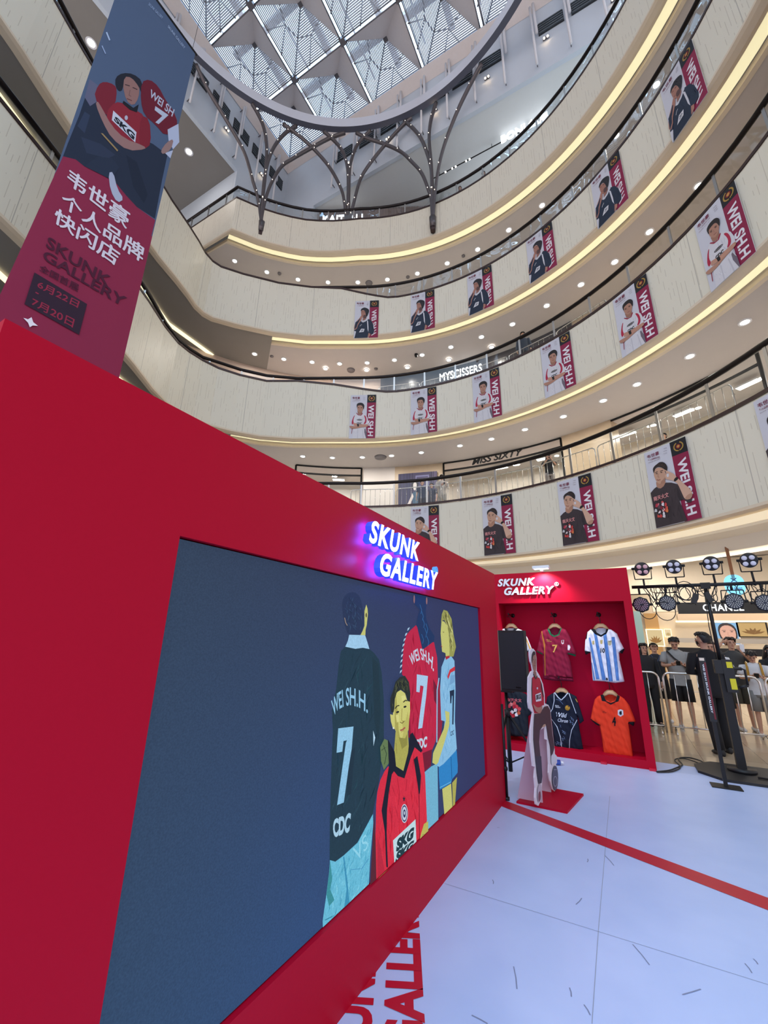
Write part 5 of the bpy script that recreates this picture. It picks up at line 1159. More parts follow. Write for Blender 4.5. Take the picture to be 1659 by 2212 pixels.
def edge_dist(x, z, outline):
    d = 9
    for i in range(len(outline)):
        ax, az = outline[i]; bx_, bz = outline[(i + 1) % len(outline)]; L = (bx_ - ax) ** 2 + (bz - az) ** 2
        t_ = max(0, min(1, ((x - ax) * (bx_ - ax) + (z - az) * (bz - az)) / (L + 1e-12))); d = min(d, math.hypot(x - ax - t_ * (bx_ - ax), z - az - t_ * (bz - az)))
    return d
C2X = lambda x, y: (1040 + x / 4.1475, 1200 + y / 4.1475)
def jpt(x, y, Y): q = aty(*C2X(x, y), Y); return (q.x, q.z)
SHIRTS = []
def shirt(name, label, outline_px, base, layers_px, neck_px, Y, hang_px, texts=(), back_col=None, group=None):
    O = [jpt(x, y, Y) for x, y in outline_px]; 
    xm = sum(p[0] for p in O) / len(O); ztop = max(p[1] for p in O)
    t = empty(name, (xm, Y, ztop)); tag(t, label, 'football shirt' if name == 'football_shirt' else 'T-shirt', group); T = Matrix.Translation(-t.location)
    Ly = [([jpt(x, y, Y) for x, y in pl], rgb(*c)) for pl, c in layers_px]
    V, F, Cc = cloth_mesh(O, Ly, 5, 0.03, 1); mb = MB()
    def disp(x, z, s_=1):
        d = edge_dist(x, z, O); h = min(1, d / 0.05); h = math.sqrt(max(0, 1 - (1 - h) ** 2))
        lo = (ztop - z) / 0.6
        return s_ * (0.045 * h + 0.010 * lo * h * math.sin((x - xm) * 42 + z * 6) + 0.006 * h * math.sin((x - xm) * 90 + z * 23 + 1.7) + 0.004 * h * math.sin(z * 60 + x * 35))
    neck = [jpt(x, y, Y) for x, y in neck_px]
    fv = [(v.x, Y - disp(v.x, v.y), v.y) for v in V]
    for f, c in zip(F, Cc):
        cx = sum(V[i].x for i in f) / len(f); cz = sum(V[i].y for i in f) / len(f)
        if pip(cx, cz, neck): continue
        mb.add([fv[i] for i in f], [tuple(range(len(f)))], 0, True, c or rgb(*base))
    # merge later by weld; back sheet
    bv = [(v.x, Y + 0.03 * min(1, edge_dist(v.x, v.y, O) / 0.05), v.y) for v in V]
    bc = rgb(*(back_col or base))
    for f in F: mb.add([bv[i] for i in reversed(f)], [tuple(range(len(f)))], 0, True, bc)
    o = mb.build('cloth', M['cloth'], t, mw=T)
    bmx = bmesh.new(); bmx.from_mesh(o.data); bmesh.ops.remove_doubles(bmx, verts=bmx.verts, dist=0.0004); bmesh.ops.recalc_face_normals(bmx, faces=bmx.faces); bmx.to_mesh(o.data); bmx.free()
    for ti, (body, top, bot, c, bold, sh) in enumerate(texts):
        A = Art(lambda p: jpt(p[0], p[1], Y)); A.text(body, top, bot, c, bold, sh) if body != 'POLY' else [A.poly(pl, c) for pl in top]
        m2 = MB()
        for (P, tr, cc) in A.items:
            m2.add([(p[0], Y - disp(p[0], p[1]) - 0.004, p[1]) for p in P], tr, 0, False, cc)
        m2.build('lettering' if body != 'POLY' else 'emblem', M['cloth'], t, mw=T)
    # hanger and hook
    hx, hy = hang_px; c_ = jpt(hx, hy, Y); hg = empty('clothes_hanger', (c_[0], Y, c_[1]))
    T2 = Matrix.Translation(-hg.location)
    m3 = MB(); w = 0.1
    m3.tube([(c_[0] - w, Y, c_[1] - 0.075), (c_[0] - w * .6, Y, c_[1] - 0.04), (c_[0] - 0.03, Y, c_[1] - 0.02), (c_[0] + 0.03, Y, c_[1] - 0.02), (c_[0] + w * .6, Y, c_[1] - 0.04), (c_[0] + w, Y, c_[1] - 0.075)], [0.02, 0.034, 0.04, 0.04, 0.034, 0.02], 8, flat=0.5); m3.build('wooden_bar', M['wood'], hg, mw=T2)
    m3 = MB(); m3.tube([(c_[0], Y, c_[1] + 0.02), (c_[0], Y, c_[1] + 0.09), (c_[0] - 0.015, Y, c_[1] + 0.125), (c_[0] - 0.04, Y, c_[1] + 0.135), (c_[0] - 0.05, Y, c_[1] + 0.115)], 0.006, 6); m3.build('hook', M['black'], hg, mw=T2)
    return t, hg, c_
B_ = (22, 24, 30)
HL = []
def face_out_rail(c_, Y, label):
    """short black arm from the back panel that carries the hanger"""
    t = empty('garment_rail', (c_[0] - 0.02, YB + DP, c_[1] + 0.16)); tag(t, label, 'garment rail', None)
    m = MB(); m.tube([(0, 0, 0), (0, -(YB + DP - Y) - 0.06, 0), (0, -(YB + DP - Y) - 0.075, 0.02)], 0.011, 8); m.build('arm', M['black'], t)
    m = MB(); m.tube([(0, 0.0, 0), (0, -0.012, 0)], 0.035, 14); m.build('wall_plate', M['black'], t)
def hanger_tag(h, lab): tag(h, lab, 'clothes hanger', None)
# maroon 7
o = [(590, 655), (640, 648), (715, 648), (780, 672), (835, 760), (868, 860), (842, 905), (775, 880), (808, 960), (826, 1130), (740, 1122), (640, 1122), (556, 1105), (545, 960), (545, 885), (497, 855), (515, 770), (535, 680), (560, 664)]
o = [(590, 655), (640, 648), (715, 648), (760, 664), (800, 740), (850, 880), (842, 905), (775, 884), (800, 960), (826, 1130), (740, 1122), (640, 1122), (556, 1105), (548, 890), (495, 862), (515, 770), (535, 680), (560, 664)]
t, h, c = shirt('football_shirt', 'maroon football shirt with gold 7 and green trim, upper row middle', o, (134, 26, 56),
    [([(536, 680), (545, 676), (575, 800), (578, 1100), (570, 1100), (566, 830)], (176, 110, 50)), ([(497, 850), (548, 876), (548, 896), (494, 868)], (28, 98, 66)), ([(775, 870), (846, 888), (842, 908), (774, 886)], (28, 98, 66)),
     ([(588, 650), (605, 648), (628, 700), (655, 718), (690, 705), (712, 650), (722, 652), (702, 712), (655, 732), (618, 712)], (34, 106, 70)),
     ([(775, 800), (792, 800), (800, 822), (790, 850), (775, 845)], (226, 216, 220)), ([(718, 760), (744, 756), (740, 790), (730, 796), (720, 786)], (200, 190, 196)), ([(724, 762), (738, 760), (735, 782), (727, 784)], (150, 40, 50)),
     ([(536, 1070), (826, 1100), (826, 1130), (556, 1106)], (116, 20, 50))],
    [(604, 640), (628, 700), (655, 716), (690, 703), (712, 640)], 7.60, (655, 615), [('7', [(640, 800), (684, 800)], [(640, 868), (684, 868)], (206, 164, 84), 0.02, 0.0), ('SKUNK', [(586, 750), (620, 755)], [(586, 758), (620, 763)], (206, 164, 84), 0.02, 0.0), ('GALLERY', [(590, 763), (634, 768)], [(590, 770), (634, 775)], (206, 164, 84), 0.02, 0.0)])
hanger_tag(h, 'wooden hanger holding the maroon shirt with gold 7'); face_out_rail(c, 7.60, 'black rail arm carrying the maroon shirt with gold 7')
# white blue stripes 10
o = [(980, 660), (1040, 650), (1110, 650), (1160, 662), (1215, 700), (1245, 770), (1282, 842), (1262, 880), (1236, 870), (1240, 940), (1282, 1130), (1200, 1142), (1100, 1128), (998, 1122), (985, 960), (975, 870), (935, 890), (925, 860), (930, 760), (945, 690)]
st = []
for a_, b_, w0, w1 in (((970, 735), (1045, 1105), 14, 30), ((1018, 690), (1100, 1115), 24, 34), ((1105, 700), (1160, 1125), 28, 36), ((1180, 730), (1222, 1120), 30, 26), ((990, 960), (1012, 1115), 8, 12)):
    st.append(([(a_[0] - w0 / 2, a_[1]), (a_[0] + w0 / 2, a_[1]), (b_[0] + w1 / 2, b_[1]), (b_[0] - w1 / 2, b_[1])], (88, 132, 196)))
t, h, c = shirt('football_shirt', 'white football shirt with blue stripes and black 10, upper right', o, (222, 222, 234), st +
    [([(925, 855), (978, 862), (976, 880), (938, 896), (922, 870)], B_), ([(1234, 862), (1276, 832), (1294, 860), (1262, 884)], B_), ([(938, 690), (950, 686), (946, 745), (932, 750)], B_),
     ([(978, 658), (1012, 652), (1035, 690), (1072, 712), (1110, 690), (1120, 645), (1140, 655), (1122, 700), (1072, 730), (1020, 706)], B_), ([(994, 765), (1012, 762), (1014, 795), (1002, 800), (994, 790)], (196, 176, 120)), ([(1064, 758), (1088, 756), (1084, 790), (1076, 796), (1066, 788)], (190, 170, 110)), ([(1132, 765), (1168, 762), (1164, 800), (1150, 808), (1136, 800)], (176, 170, 140))],
    [(1012, 640), (1035, 690), (1072, 708), (1108, 690), (1118, 640)], 7.60, (1066, 615), [('10', [(1068, 830), (1106, 830)], [(1068, 872), (1106, 872)], B_, 0.03, 0.0)])
hanger_tag(h, 'wooden hanger holding the blue striped white shirt'); face_out_rail(c, 7.60, 'black rail arm carrying the blue striped white shirt')
# white shirt with gold piping behind the speaker
o = [(165, 665), (215, 650), (318, 650), (370, 672), (415, 740), (462, 860), (452, 880), (400, 860), (410, 960), (418, 1110), (330, 1110), (180, 1105), (170, 870), (130, 850), (130, 740)]
t, h, c = shirt('football_shirt', 'white football shirt with black collar and gold piping behind the loudspeaker', o, (222, 220, 226), [([(205, 648), (330, 648), (300, 690), (262, 700), (225, 690)], B_), ([(396, 905), (402, 860), (418, 1110), (404, 1110)], (206, 150, 60)), ([(398, 850), (462, 862), (455, 884), (398, 868)], B_), ([(372, 672), (382, 680), (452, 850), (440, 850)], (206, 160, 80))],
    [(215, 640), (240, 672), (262, 682), (285, 672), (312, 640)], 7.60, (265, 615))
hanger_tag(h, 'wooden hanger above the loudspeaker holding a white shirt'); face_out_rail(c, 7.60, 'black rail arm above the loudspeaker carrying a white shirt')
# black T-shirt with red print
o = [(160, 1225), (250, 1212), (330, 1212), (400, 1240), (440, 1300), (470, 1400), (420, 1440), (425, 1620), (300, 1622), (180, 1600), (170, 1440), (120, 1400), (130, 1290)]
spl = []
rnd = random.Random(5)
for (x, y, c_) in ((255, 1345, (205, 70, 90)), (270, 1330, (215, 130, 130)), (300, 1320, (220, 90, 90)), (320, 1350, (200, 60, 70)), (310, 1380, (230, 215, 215)), (280, 1400, (230, 215, 215)), (345, 1370, (205, 70, 80)), (262, 1415, (190, 40, 60)), (320, 1420, (235, 225, 225)), (290, 1430, (190, 50, 60)), (340, 1405, (200, 90, 60)), (300, 1350, (180, 40, 60))):
    spl.append(([(x - 16, y - 4), (x - 2, y - 20), (x + 16, y - 6), (x + 12, y + 16), (x - 12, y + 18)], c_))
t, h, c = shirt('t_shirt', 'black T-shirt with red and white printed figures, lower left behind the speaker stand', o, (32, 38, 48), spl, [(262, 1205), (290, 1232), (318, 1205)], 7.60, (290, 1175), [('南天火文', [(235, 1272), (365, 1282)], [(235, 1302), (365, 1312)], (215, 110, 120), 0.05, 0.0)])
hanger_tag(h, 'wooden hanger holding the black printed T-shirt'); face_out_rail(c, 7.60, 'black rail arm carrying the black printed T-shirt')
# navy
o = [(625, 1240), (665, 1222), (780, 1225), (850, 1262), (885, 1370), (918, 1480), (880, 1510), (862, 1440), (880, 1560), (915, 1745), (790, 1740), (655, 1725), (640, 1580), (625, 1440), (575, 1470), (560, 1440), (575, 1340), (590, 1265)]
wl = (206, 212, 226)
def ln(a_, b_, w): dx, dy = b_[0] - a_[0], b_[1] - a_[1]; L = math.hypot(dx, dy); nx, ny = -dy / L * w / 2, dx / L * w / 2; return [(a_[0] + nx, a_[1] + ny), (b_[0] + nx, b_[1] + ny), (b_[0] - nx, b_[1] - ny), (a_[0] - nx, a_[1] - ny)]
def lns(pts, w, c): return [(ln(a_, b_, w), c) for a_, b_ in zip(pts, pts[1:])]
lay = lns([(650, 1228), (655, 1300), (640, 1370), (622, 1400)], 6, wl) + lns([(785, 1232), (810, 1300), (835, 1370), (850, 1410)], 6, wl) + lns([(628, 1462), (680, 1530), (710, 1620), (722, 1725)], 6, wl) + lns([(858, 1470), (810, 1560), (792, 1650), (790, 1735)], 6, wl)
lay += lns([(655, 1225), (690, 1268), (718, 1292), (750, 1262), (776, 1228)], 9, wl) + lns([(845, 1280), (862, 1312)], 6, (190, 150, 70)) + lns([(672, 1285), (700, 1292), (735, 1330)], 4, (90, 110, 150))
for (x, y) in ((800, 1440), (815, 1455), (790, 1470), (812, 1490), (702, 1510), (725, 1560), (740, 1570), (735, 1615), (722, 1630), (680, 1660), (665, 1670), (700, 1672), (715, 1660)): lay += lns([(x, y), (x + 14, y + 9), (x + 6, y + 20), (x + 18, y + 24)], 3, (120, 140, 176))
t, h, c = shirt('football_shirt', 'navy football shirt with white script lettering and piping, lower row middle', o, (26, 31, 48), lay, [(668, 1215), (690, 1255), (718, 1276), (745, 1255), (768, 1215)], 7.60, (718, 1192),
    [('Wild', [(672, 1398), (770, 1412)], [(672, 1440), (770, 1450)], (214, 220, 234), 0.015, 0.3), ('Chron', [(686, 1452), (778, 1464)], [(686, 1484), (778, 1496)], (214, 220, 234), 0.015, 0.3), ('SKUNK', [(664, 1336), (700, 1340)], [(664, 1346), (700, 1350)], (214, 220, 234), 0.02, 0.0), ('GALLERY', [(668, 1349), (712, 1354)], [(668, 1358), (712, 1363)], (214, 220, 234), 0.02, 0.0),
     ('POLY', [[(753 + 0, 1356), (762, 1340), (778, 1338), (795, 1352), (796, 1370), (784, 1384), (768, 1384), (755, 1374)]], None, (176, 132, 50), 0, 0), ('POLY', [[(764, 1350), (784, 1350), (784, 1372), (766, 1372)]], None, (30, 30, 44), 0, 0)])
hanger_tag(h, 'wooden hanger holding the navy shirt with white script'); face_out_rail(c, 7.60, 'black rail arm carrying the navy shirt with white script')
# orange 4
o = [(1040, 1262), (1085, 1245), (1230, 1250), (1280, 1282), (1325, 1340), (1382, 1480), (1362, 1530), (1318, 1500), (1330, 1580), (1362, 1810), (1250, 1800), (1095, 1775), (1080, 1640), (1058, 1520), (1040, 1525), (978, 1470), (995, 1370), (1015, 1290)]
t, h, c = shirt('football_shirt', 'orange football shirt with black collar and black 4, lower right', o, (226, 62, 36), [([(978, 1462), (1060, 1512), (1054, 1532), (974, 1474)], B_), ([(1318, 1488), (1372, 1486), (1366, 1536), (1312, 1506)], B_),
     ([(1066, 1250), (1090, 1242), (1118, 1300), (1158, 1318), (1200, 1302), (1218, 1248), (1240, 1258), (1228, 1305), (1200, 1312), (1160, 1334), (1112, 1305), (1080, 1300)], B_), ([(1222, 1382), (1246, 1374), (1270, 1384), (1272, 1425), (1246, 1440), (1222, 1425)], (205, 206, 214)), ([(1238, 1392), (1256, 1390), (1258, 1420), (1242, 1424), (1234, 1406)], (24, 30, 40))],
    [(1092, 1236), (1118, 1292), (1158, 1308), (1198, 1292), (1216, 1236)], 7.60, (1152, 1212), [('4', [(1172, 1442), (1204, 1442)], [(1172, 1520), (1206, 1522)], B_, 0.06, 0.0), ('SKUNK', [(1084, 1388), (1108, 1391)], [(1084, 1394), (1108, 1397)], B_, 0.02, 0.0), ('GALLERY', [(1086, 1398), (1124, 1402)], [(1086, 1404), (1124, 1408)], B_, 0.02, 0.0)])
hanger_tag(h, 'wooden hanger holding the orange shirt'); face_out_rail(c, 7.60, 'black rail arm carrying the orange shirt')

# ---------------------------------------------------------------- floor
VE = 7.93
mb = MB(); mb.box((-30, -12, -0.3), (30, 34, -0.012)); 
fm = bpy.data.materials.new('polished_beige_tile'); fm.use_nodes = True; n = fm.node_tree; pb_ = n.nodes['Principled BSDF']
tcn = n.nodes.new('ShaderNodeTexCoord'); br = n.nodes.new('ShaderNodeTexBrick'); br.inputs['Scale'].default_value = 1.0; br.inputs['Brick Width'].default_value = 0.8; br.inputs['Row Height'].default_value = 0.8; br.inputs['Mortar Size'].default_value = 0.004; br.offset = 0.0
br.inputs['Color1'].default_value = (*rgb(196, 176, 150), 1); br.inputs['Color2'].default_value = (*rgb(184, 164, 138), 1); br.inputs['Mortar'].default_value = (*rgb(140, 120, 100), 1)
n.links.new(tcn.outputs['Object'], br.inputs['Vector']); n.links.new(br.outputs[0], pb_.inputs['Base Color']); pb_.inputs['Roughness'].default_value = 0.12
struct('floor', mb, fm)
vm = bpy.data.materials.new('white_stage_vinyl'); vm.use_nodes = True; n = vm.node_tree; pb_ = n.nodes['Principled BSDF']; pb_.inputs['Roughness'].default_value = 0.35; pb_.inputs['Specular IOR Level'].default_value = 0.35
tcn = n.nodes.new('ShaderNodeTexCoord'); nz = n.nodes.new('ShaderNodeTexNoise'); nz.inputs['Scale'].default_value = 2.2; nz.inputs['Detail'].default_value = 6; rp = n.nodes.new('ShaderNodeValToRGB')
rp.color_ramp.elements[0].position = 0.3; rp.color_ramp.elements[0].color = (*rgb(178, 194, 232), 1); rp.color_ramp.elements[1].position = 0.75; rp.color_ramp.elements[1].color = (*rgb(190, 204, 240), 1)
n.links.new(tcn.outputs['Object'], nz.inputs['Vector']); n.links.new(nz.outputs[0], rp.inputs[0]); n.links.new(rp.outputs[0], pb_.inputs['Base Color'])
mb = MB(); mb.box((-6, -3, -0.012), (6, VE, 0.0)); struct('floor_stage', mb, vm)
# seams and scuffs on the vinyl
sc = MB(); kseam = 0
def fline(pts, w, z=0.0012, mi=0):
    for a_, b_ in zip(pts, pts[1:]):
        a_, b_ = Vector(a_), Vector(b_); d = (b_ - a_); d.normalize(); n_ = Vector((-d.y, d.x)) * w / 2
        sc.add([(a_.x + n_.x, a_.y + n_.y, z), (a_.x - n_.x, a_.y - n_.y, z), (b_.x - n_.x, b_.y - n_.y, z), (b_.x + n_.x, b_.y + n_.y, z)], [(0, 1, 2, 3)], mi)
def fpx(u, v): p = atz(u, v, 0); return (p.x, p.y)
K = lambda x, y: fpx(900 + x / 2.186, 1720 + y / 2.186)
fline([K(912, 0), K(892, 235), K(858, 640), K(828, 1075)], 0.004); fline([K(130, 412), K(860, 640), K(1659, 890)], 0.003)
o = sc.build('floor_seam', mat('seam_grey', rgb(150, 158, 180), 0.6)); tag(o, 'thin grey seams crossing the white stage floor', 'seam')
rs = random.Random(11)
for i, (a_, b_) in enumerate((((260, 1035), (335, 1075)), ((458, 805), (474, 912)), ((722, 905), (731, 948)), ((790, 985), (820, 1035)), ((752, 512), (780, 482)), ((1020, 700), (1100, 798)), ((1255, 938), (1342, 912)), ((890, 282), (932, 328)), ((1550, 790), (1584, 836)), ((1590, 768), (1612, 795)), ((808, 296), (806, 312)), ((380, 148), (392, 149)), ((358, 395), (362, 415)))):
    sc = MB(); fline([K(*a_), K((a_[0] + b_[0]) / 2 + 3, (a_[1] + b_[1]) / 2), K(*b_)], 0.006, 0.0014); o = sc.build('scuff_mark', mat('scuff', rgb(128, 136, 164), 0.7)); tag(o, 'short dark scuff on the white stage floor', 'scuff mark', 'scuffs on the stage floor')
sc = MB(); a_ = Vector(fpx(1096, 1733)); 
L1_, L2_ = fpx(1659, 1940), fpx(1659, 1966)
dirv = (Vector(L1_) - Vector((-1.30, 5.16))).normalized(); far1 = Vector((-1.33, 5.17)) + dirv * 5; d2 = (Vector(L2_) - Vector((-1.33, 5.0))).normalized(); far2 = Vector((-1.34, 5.0)) + d2 * 5
sc.add([(-1.34, 5.0, 0.002), (far2.x, far2.y, 0.002), (far1.x, far1.y, 0.002), (-1.34, 5.18, 0.002)], [(0, 1, 2, 3)]); tag(sc.build('floor_stripe', mat('red_floor_film', rgb(186, 14, 44), 0.4)), 'red stripe taped across the white stage floor from the wall corner', 'floor stripe')
# floor lettering: two lines running beside the wall
mb = MB(); A = Art(lambda p: fpx(600 + p[0] / 2.765, 1900 + p[1] / 2.765))
d_ = Vector((-0.465, 0.885)).normalized(); up_ = Vector((-0.885, -0.465)).normalized()
base0 = Vector(fpx(600 + 882 / 2.765, 1900 + 860 / 2.765)); adv = (Vector(fpx(600 + 860 / 2.765, 1900 + 492 / 2.765)) - Vector(fpx(600 + 868 / 2.765, 1900 + 640 / 2.765))).length
bdir = (Vector(fpx(600 + 853 / 2.765, 1900 + 368 / 2.765)) - base0).normalized(); nrm_ = Vector((-bdir.y, bdir.x))
Lx = lambda q: Vector(fpx(600 + q[0] / 2.765, 1900 + q[1] / 2.765))
capH = abs((Lx((645, 540)) - base0).dot(nrm_))
tl = MB()
def flett(body, s0, length, lift):
    vs, ts, _ = text_tris(body, 0.045, 0.0)
    P = []
    for a, b in vs: q = base0 + bdir * (s0 + a * length) + nrm_ * (lift + b * capH); P.append((q.x, q.y, 0.0022))
    tl.add(P, ts, 0)
sA0 = 0.0; sA1 = (Lx((872, 672)) - base0).dot(bdir); sE = (Lx((853, 368)) - base0).dot(bdir)
print('FLOOR', bdir, capH, sA1, sE, [(Lx(q) - base0).dot(bdir) for q in ((868, 640), (860, 492), (853, 368), (845, 250))])
wL = 7 * (sE - sA1) / 2.0 * 1.0
flett('GALLERY', -0.165, 1.02, 0.0); flett('SKUNK', -0.33, 0.74, capH * 1.25)
tag(tl.build('floor_lettering', mat('red_floor_print', rgb(186, 14, 44), 0.4)), 'red SKUNK GALLERY letters printed on the stage floor beside the wall foot', 'floor lettering')

# ---------------------------------------------------------------- standee (life-size cut-out)
pa = Vector((-0.955, 5.22, 0.02)); nS_ = Vector((1.0, -0.1, 0)).normalized()
def K5(x, y): return (1050 + x / 5.528, 1380 + y / 5.528)
sd = empty('cardboard_standee', (-0.93, 5.45, 0)); tag(sd, 'life-size cut-out of a seated-style footballer in red shirt on a red base', 'standee'); T = Matrix.Translation(-sd.location)
tdir = Vector((nS_.y * -1, nS_.x, 0)).normalized()
def sxy(p): q = atp(*K5(*p), pa, nS_); return ((q - pa).dot(tdir), q.z)
outl = [(520, 150), (540, 122), (565, 118), (590, 150), (603, 230), (604, 380), (640, 440), (680, 540), (700, 660), (702, 770), (745, 790), (770, 850), (780, 980), (800, 1150), (818, 1300), (822, 1375), (845, 1400), (848, 1480), (835, 1500), (856, 1570), (858, 1660), (845, 1760), (820, 1822), (795, 1800), (765, 1700), (748, 1600), (752, 1500), (735, 1210), (708, 1200), (706, 1040), (680, 1070), (638, 1090), (632, 1230), (660, 1480), (672, 1640), (668, 1800), (655, 1930), (625, 1995), (595, 1975), (586, 1900), (592, 1780), (580, 1660), (588, 1530), (560, 1520), (548, 1400), (530, 1240), (532, 1090), (545, 1000), (558, 880), (515, 830), (505, 760), (505, 560), (508, 460), (540, 390), (560, 382), (548, 310), (530, 270), (522, 210)]
OO = [sxy(p) for p in outl]
def s3(p, off_=0.0): return pa + tdir * p[0] + Vector((0, 0, p[1] - pa.z)) + nS_ * off_
mb = MB(); n_ = len(OO); tr = tessellate_polygon([[Vector((p[0], p[1], 0)) for p in OO]]); Vf = [s3(p, 0) for p in OO]; Vb = [s3(p, -0.014) for p in OO]; cw = rgb(216, 206, 216)
mb.add(Vf, tr, 0, False, cw); mb.add(Vb, [tuple(reversed(t_)) for t_ in tr], 0, False, cw); mb.add(Vf + Vb, [(i, (i + 1) % n_, n_ + (i + 1) % n_, n_ + i) for i in range(n_)], 0, False, cw)
A = Art(sxy)
A.poly([(545, 470), (575, 440), (600, 450), (640, 470), (670, 560), (690, 680), (692, 790), (660, 800), (640, 890), (575, 890), (545, 780), (540, 600)], (176, 24, 50)); A.poly([(545, 470), (552, 465), (552, 760), (545, 780), (540, 600)], (30, 24, 32)); A.poly([(650, 500), (665, 540), (688, 690), (680, 700), (655, 590)], (40, 24, 34))
A.poly([(560, 180), (575, 150), (592, 170), (600, 250), (598, 330), (592, 400), (565, 390), (545, 290), (545, 220)], (150, 108, 96), 1); A.poly([(540, 200), (555, 155), (575, 145), (590, 165), (585, 190), (560, 200), (550, 270), (542, 300)], (40, 30, 36), 1); A.ell((562, 248), (6, 4), (40, 30, 34)); A.ell((586, 252), (4, 4), (40, 30, 34)); A.line([(565, 320), (590, 322)], 6, (120, 60, 64)); A.line([(578, 260), (582, 296)], 4, (120, 82, 74))
A.poly([(560, 390), (595, 395), (600, 450), (590, 470), (565, 430)], (140, 98, 88)); A.line([(562, 420), (590, 478), (608, 440)], 9, (28, 22, 30))
A.poly([(583, 665), (650, 638), (655, 738), (590, 752)], (222, 216, 226)); A.text('SKG', [(590, 672), (648, 655)], [(592, 730), (648, 715)], (24, 22, 30), 0.06); A.ell((606, 590), (9, 14), (200, 190, 205)); 
A.poly([(548, 765), (600, 820), (640, 815), (668, 790), (662, 850), (640, 895), (605, 880), (575, 850)], (164, 112, 100), 1)
A.poly([(570, 895), (640, 890), (690, 810), (730, 800), (760, 850), (770, 980), (790, 1150), (810, 1300), (790, 1370), (768, 1400), (760, 1280), (735, 1180), (715, 1040), (700, 1020), (660, 1060), (636, 1090), (626, 1230), (650, 1480), (664, 1640), (655, 1720), (618, 1730), (600, 1600), (580, 1400), (560, 1200), (562, 1060)], (62, 40, 50)); A.poly([(655, 1060), (680, 1020), (705, 1018), (700, 1045)], (176, 140, 116))
A.poly([(580, 1400), (650, 1400), (664, 1640), (655, 1720), (618, 1730), (600, 1600)], (50, 44, 62)); A.poly([(765, 1395), (800, 1365), (835, 1400), (838, 1460), (800, 1490), (772, 1510)], (205, 205, 218), 1); A.poly([(605, 1760), (650, 1720), (660, 1800), (648, 1920), (625, 1960), (605, 1930)], (182, 168, 184), 1); A.poly([(615, 1830), (640, 1810), (645, 1900), (625, 1950), (612, 1920)], (120, 70, 84), 1)
A.ell((816, 1660), (36, 148), (74, 76, 100)); A.ell((816, 1700), (24, 62), (180, 176, 196), r2=(21, 56)); A.line([(800, 1560), (832, 1560)], 6, (160, 156, 176))
A.emit(mb, lambda p: s3(p), nS_, step=0.0004)
mb.build('cut_out_panel', M['print'], sd, mw=T)
# base and rear props
bpts = [atz(1115, 1733, 0.02), atz(1215, 1758, 0.02), atz(1254, 1718, 0.02), atz(1165, 1700, 0.02)]; c_ = sum(bpts, Vector()) / 4
e1 = Vector((1, -0.03, 0)).normalized(); e2 = Vector((0.03, 1, 0)); bb = Vector((-1.22, 5.17, 0))
mb = MB(); q4 = [bb, bb + e1 * 0.5, bb + e1 * 0.58 + e2 * 0.66, bb + e1 * 0.08 + e2 * 0.66]; q5 = [q + Vector((0, 0, 0.02)) for q in q4]
mb.add(q4 + q5, [(4, 5, 6, 7), (3, 2, 1, 0), (0, 1, 5, 4), (1, 2, 6, 5), (2, 3, 7, 6), (3, 0, 4, 7)]); mb.build('base', M['red'], sd, mw=T)
for (fy, zt_) in ((5.27, 1.05), (5.66, 0.95)):
    mb = MB(); p0 = Vector((-0.97 - (0 if fy < 5.5 else -0.03), fy, 0.02)); q = [p0, p0 + Vector((0.0, 0.02, zt_)), p0 + Vector((-0.26, 0, 0))]; q2 = [v + Vector((0, 0.015, 0)) for v in q]
    mb.add(q + q2, [(0, 1, 2), (5, 4, 3), (0, 3, 4, 1), (1, 4, 5, 2), (2, 5, 3, 0)]); mb.build('support_flap', mat('pink_foamboard', rgb(206, 180, 198), 0.6), sd, mw=T)

# ---------------------------------------------------------------- loudspeaker on tripod
YSp = 5.75
x0 = aty(1074, 1400, YSp).x; x1 = aty(1136, 1400, YSp).x; z0 = aty(1078, 1492, YSp).z; z1 = aty(1134, 1362, YSp).z
sp_ = empty('loudspeaker', ((x0 + x1) / 2, YSp + .15, z0)); tag(sp_, 'tall black loudspeaker on a tripod between the red wall and the booth', 'loudspeaker'); T = Matrix.Translation(-sp_.location)
mb = MB(); rr = [[(x0 + 0.02, YSp + .02, z), (x1 - .02, YSp + .02, z), (x1, YSp + 0.06, z), (x1 - 0.05, YSp + 0.34, z), (x0 + .05, YSp + .34, z), (x0, YSp + 0.06, z)] for z in (z0, z1)]; mb.loft(rr, 0, False); mb.build('cabinet', M['blackp'], sp_, mw=T)
mb = MB(); mb.box((x0 + 0.03, YSp, z0 + 0.03), (x1 - 0.03, YSp + 0.025, z1 - 0.03)); mb.build('grille', mat('speaker_grille', rgb(18, 20, 30), 0.6, noise=0.25, nscale=90), sp_, mw=T)
mb = MB(); solid_text(mb, 'NEXO', (x0 + (x1 - x0) * .58, YSp - 0.001, z0 + 0.045), (1, 0, 0), (0, 0, 1), 0.06, 0.018, 0.003, 0, 0, 0.02)
for v in range(len(mb.v)): x, y, z = mb.v[v]; mb.v[v] = (x, YSp - 0.004, z)
mb.build('badge', M['white_letter'], sp_, mw=T)
xs = aty(1093, 1497, YSp + .15).x
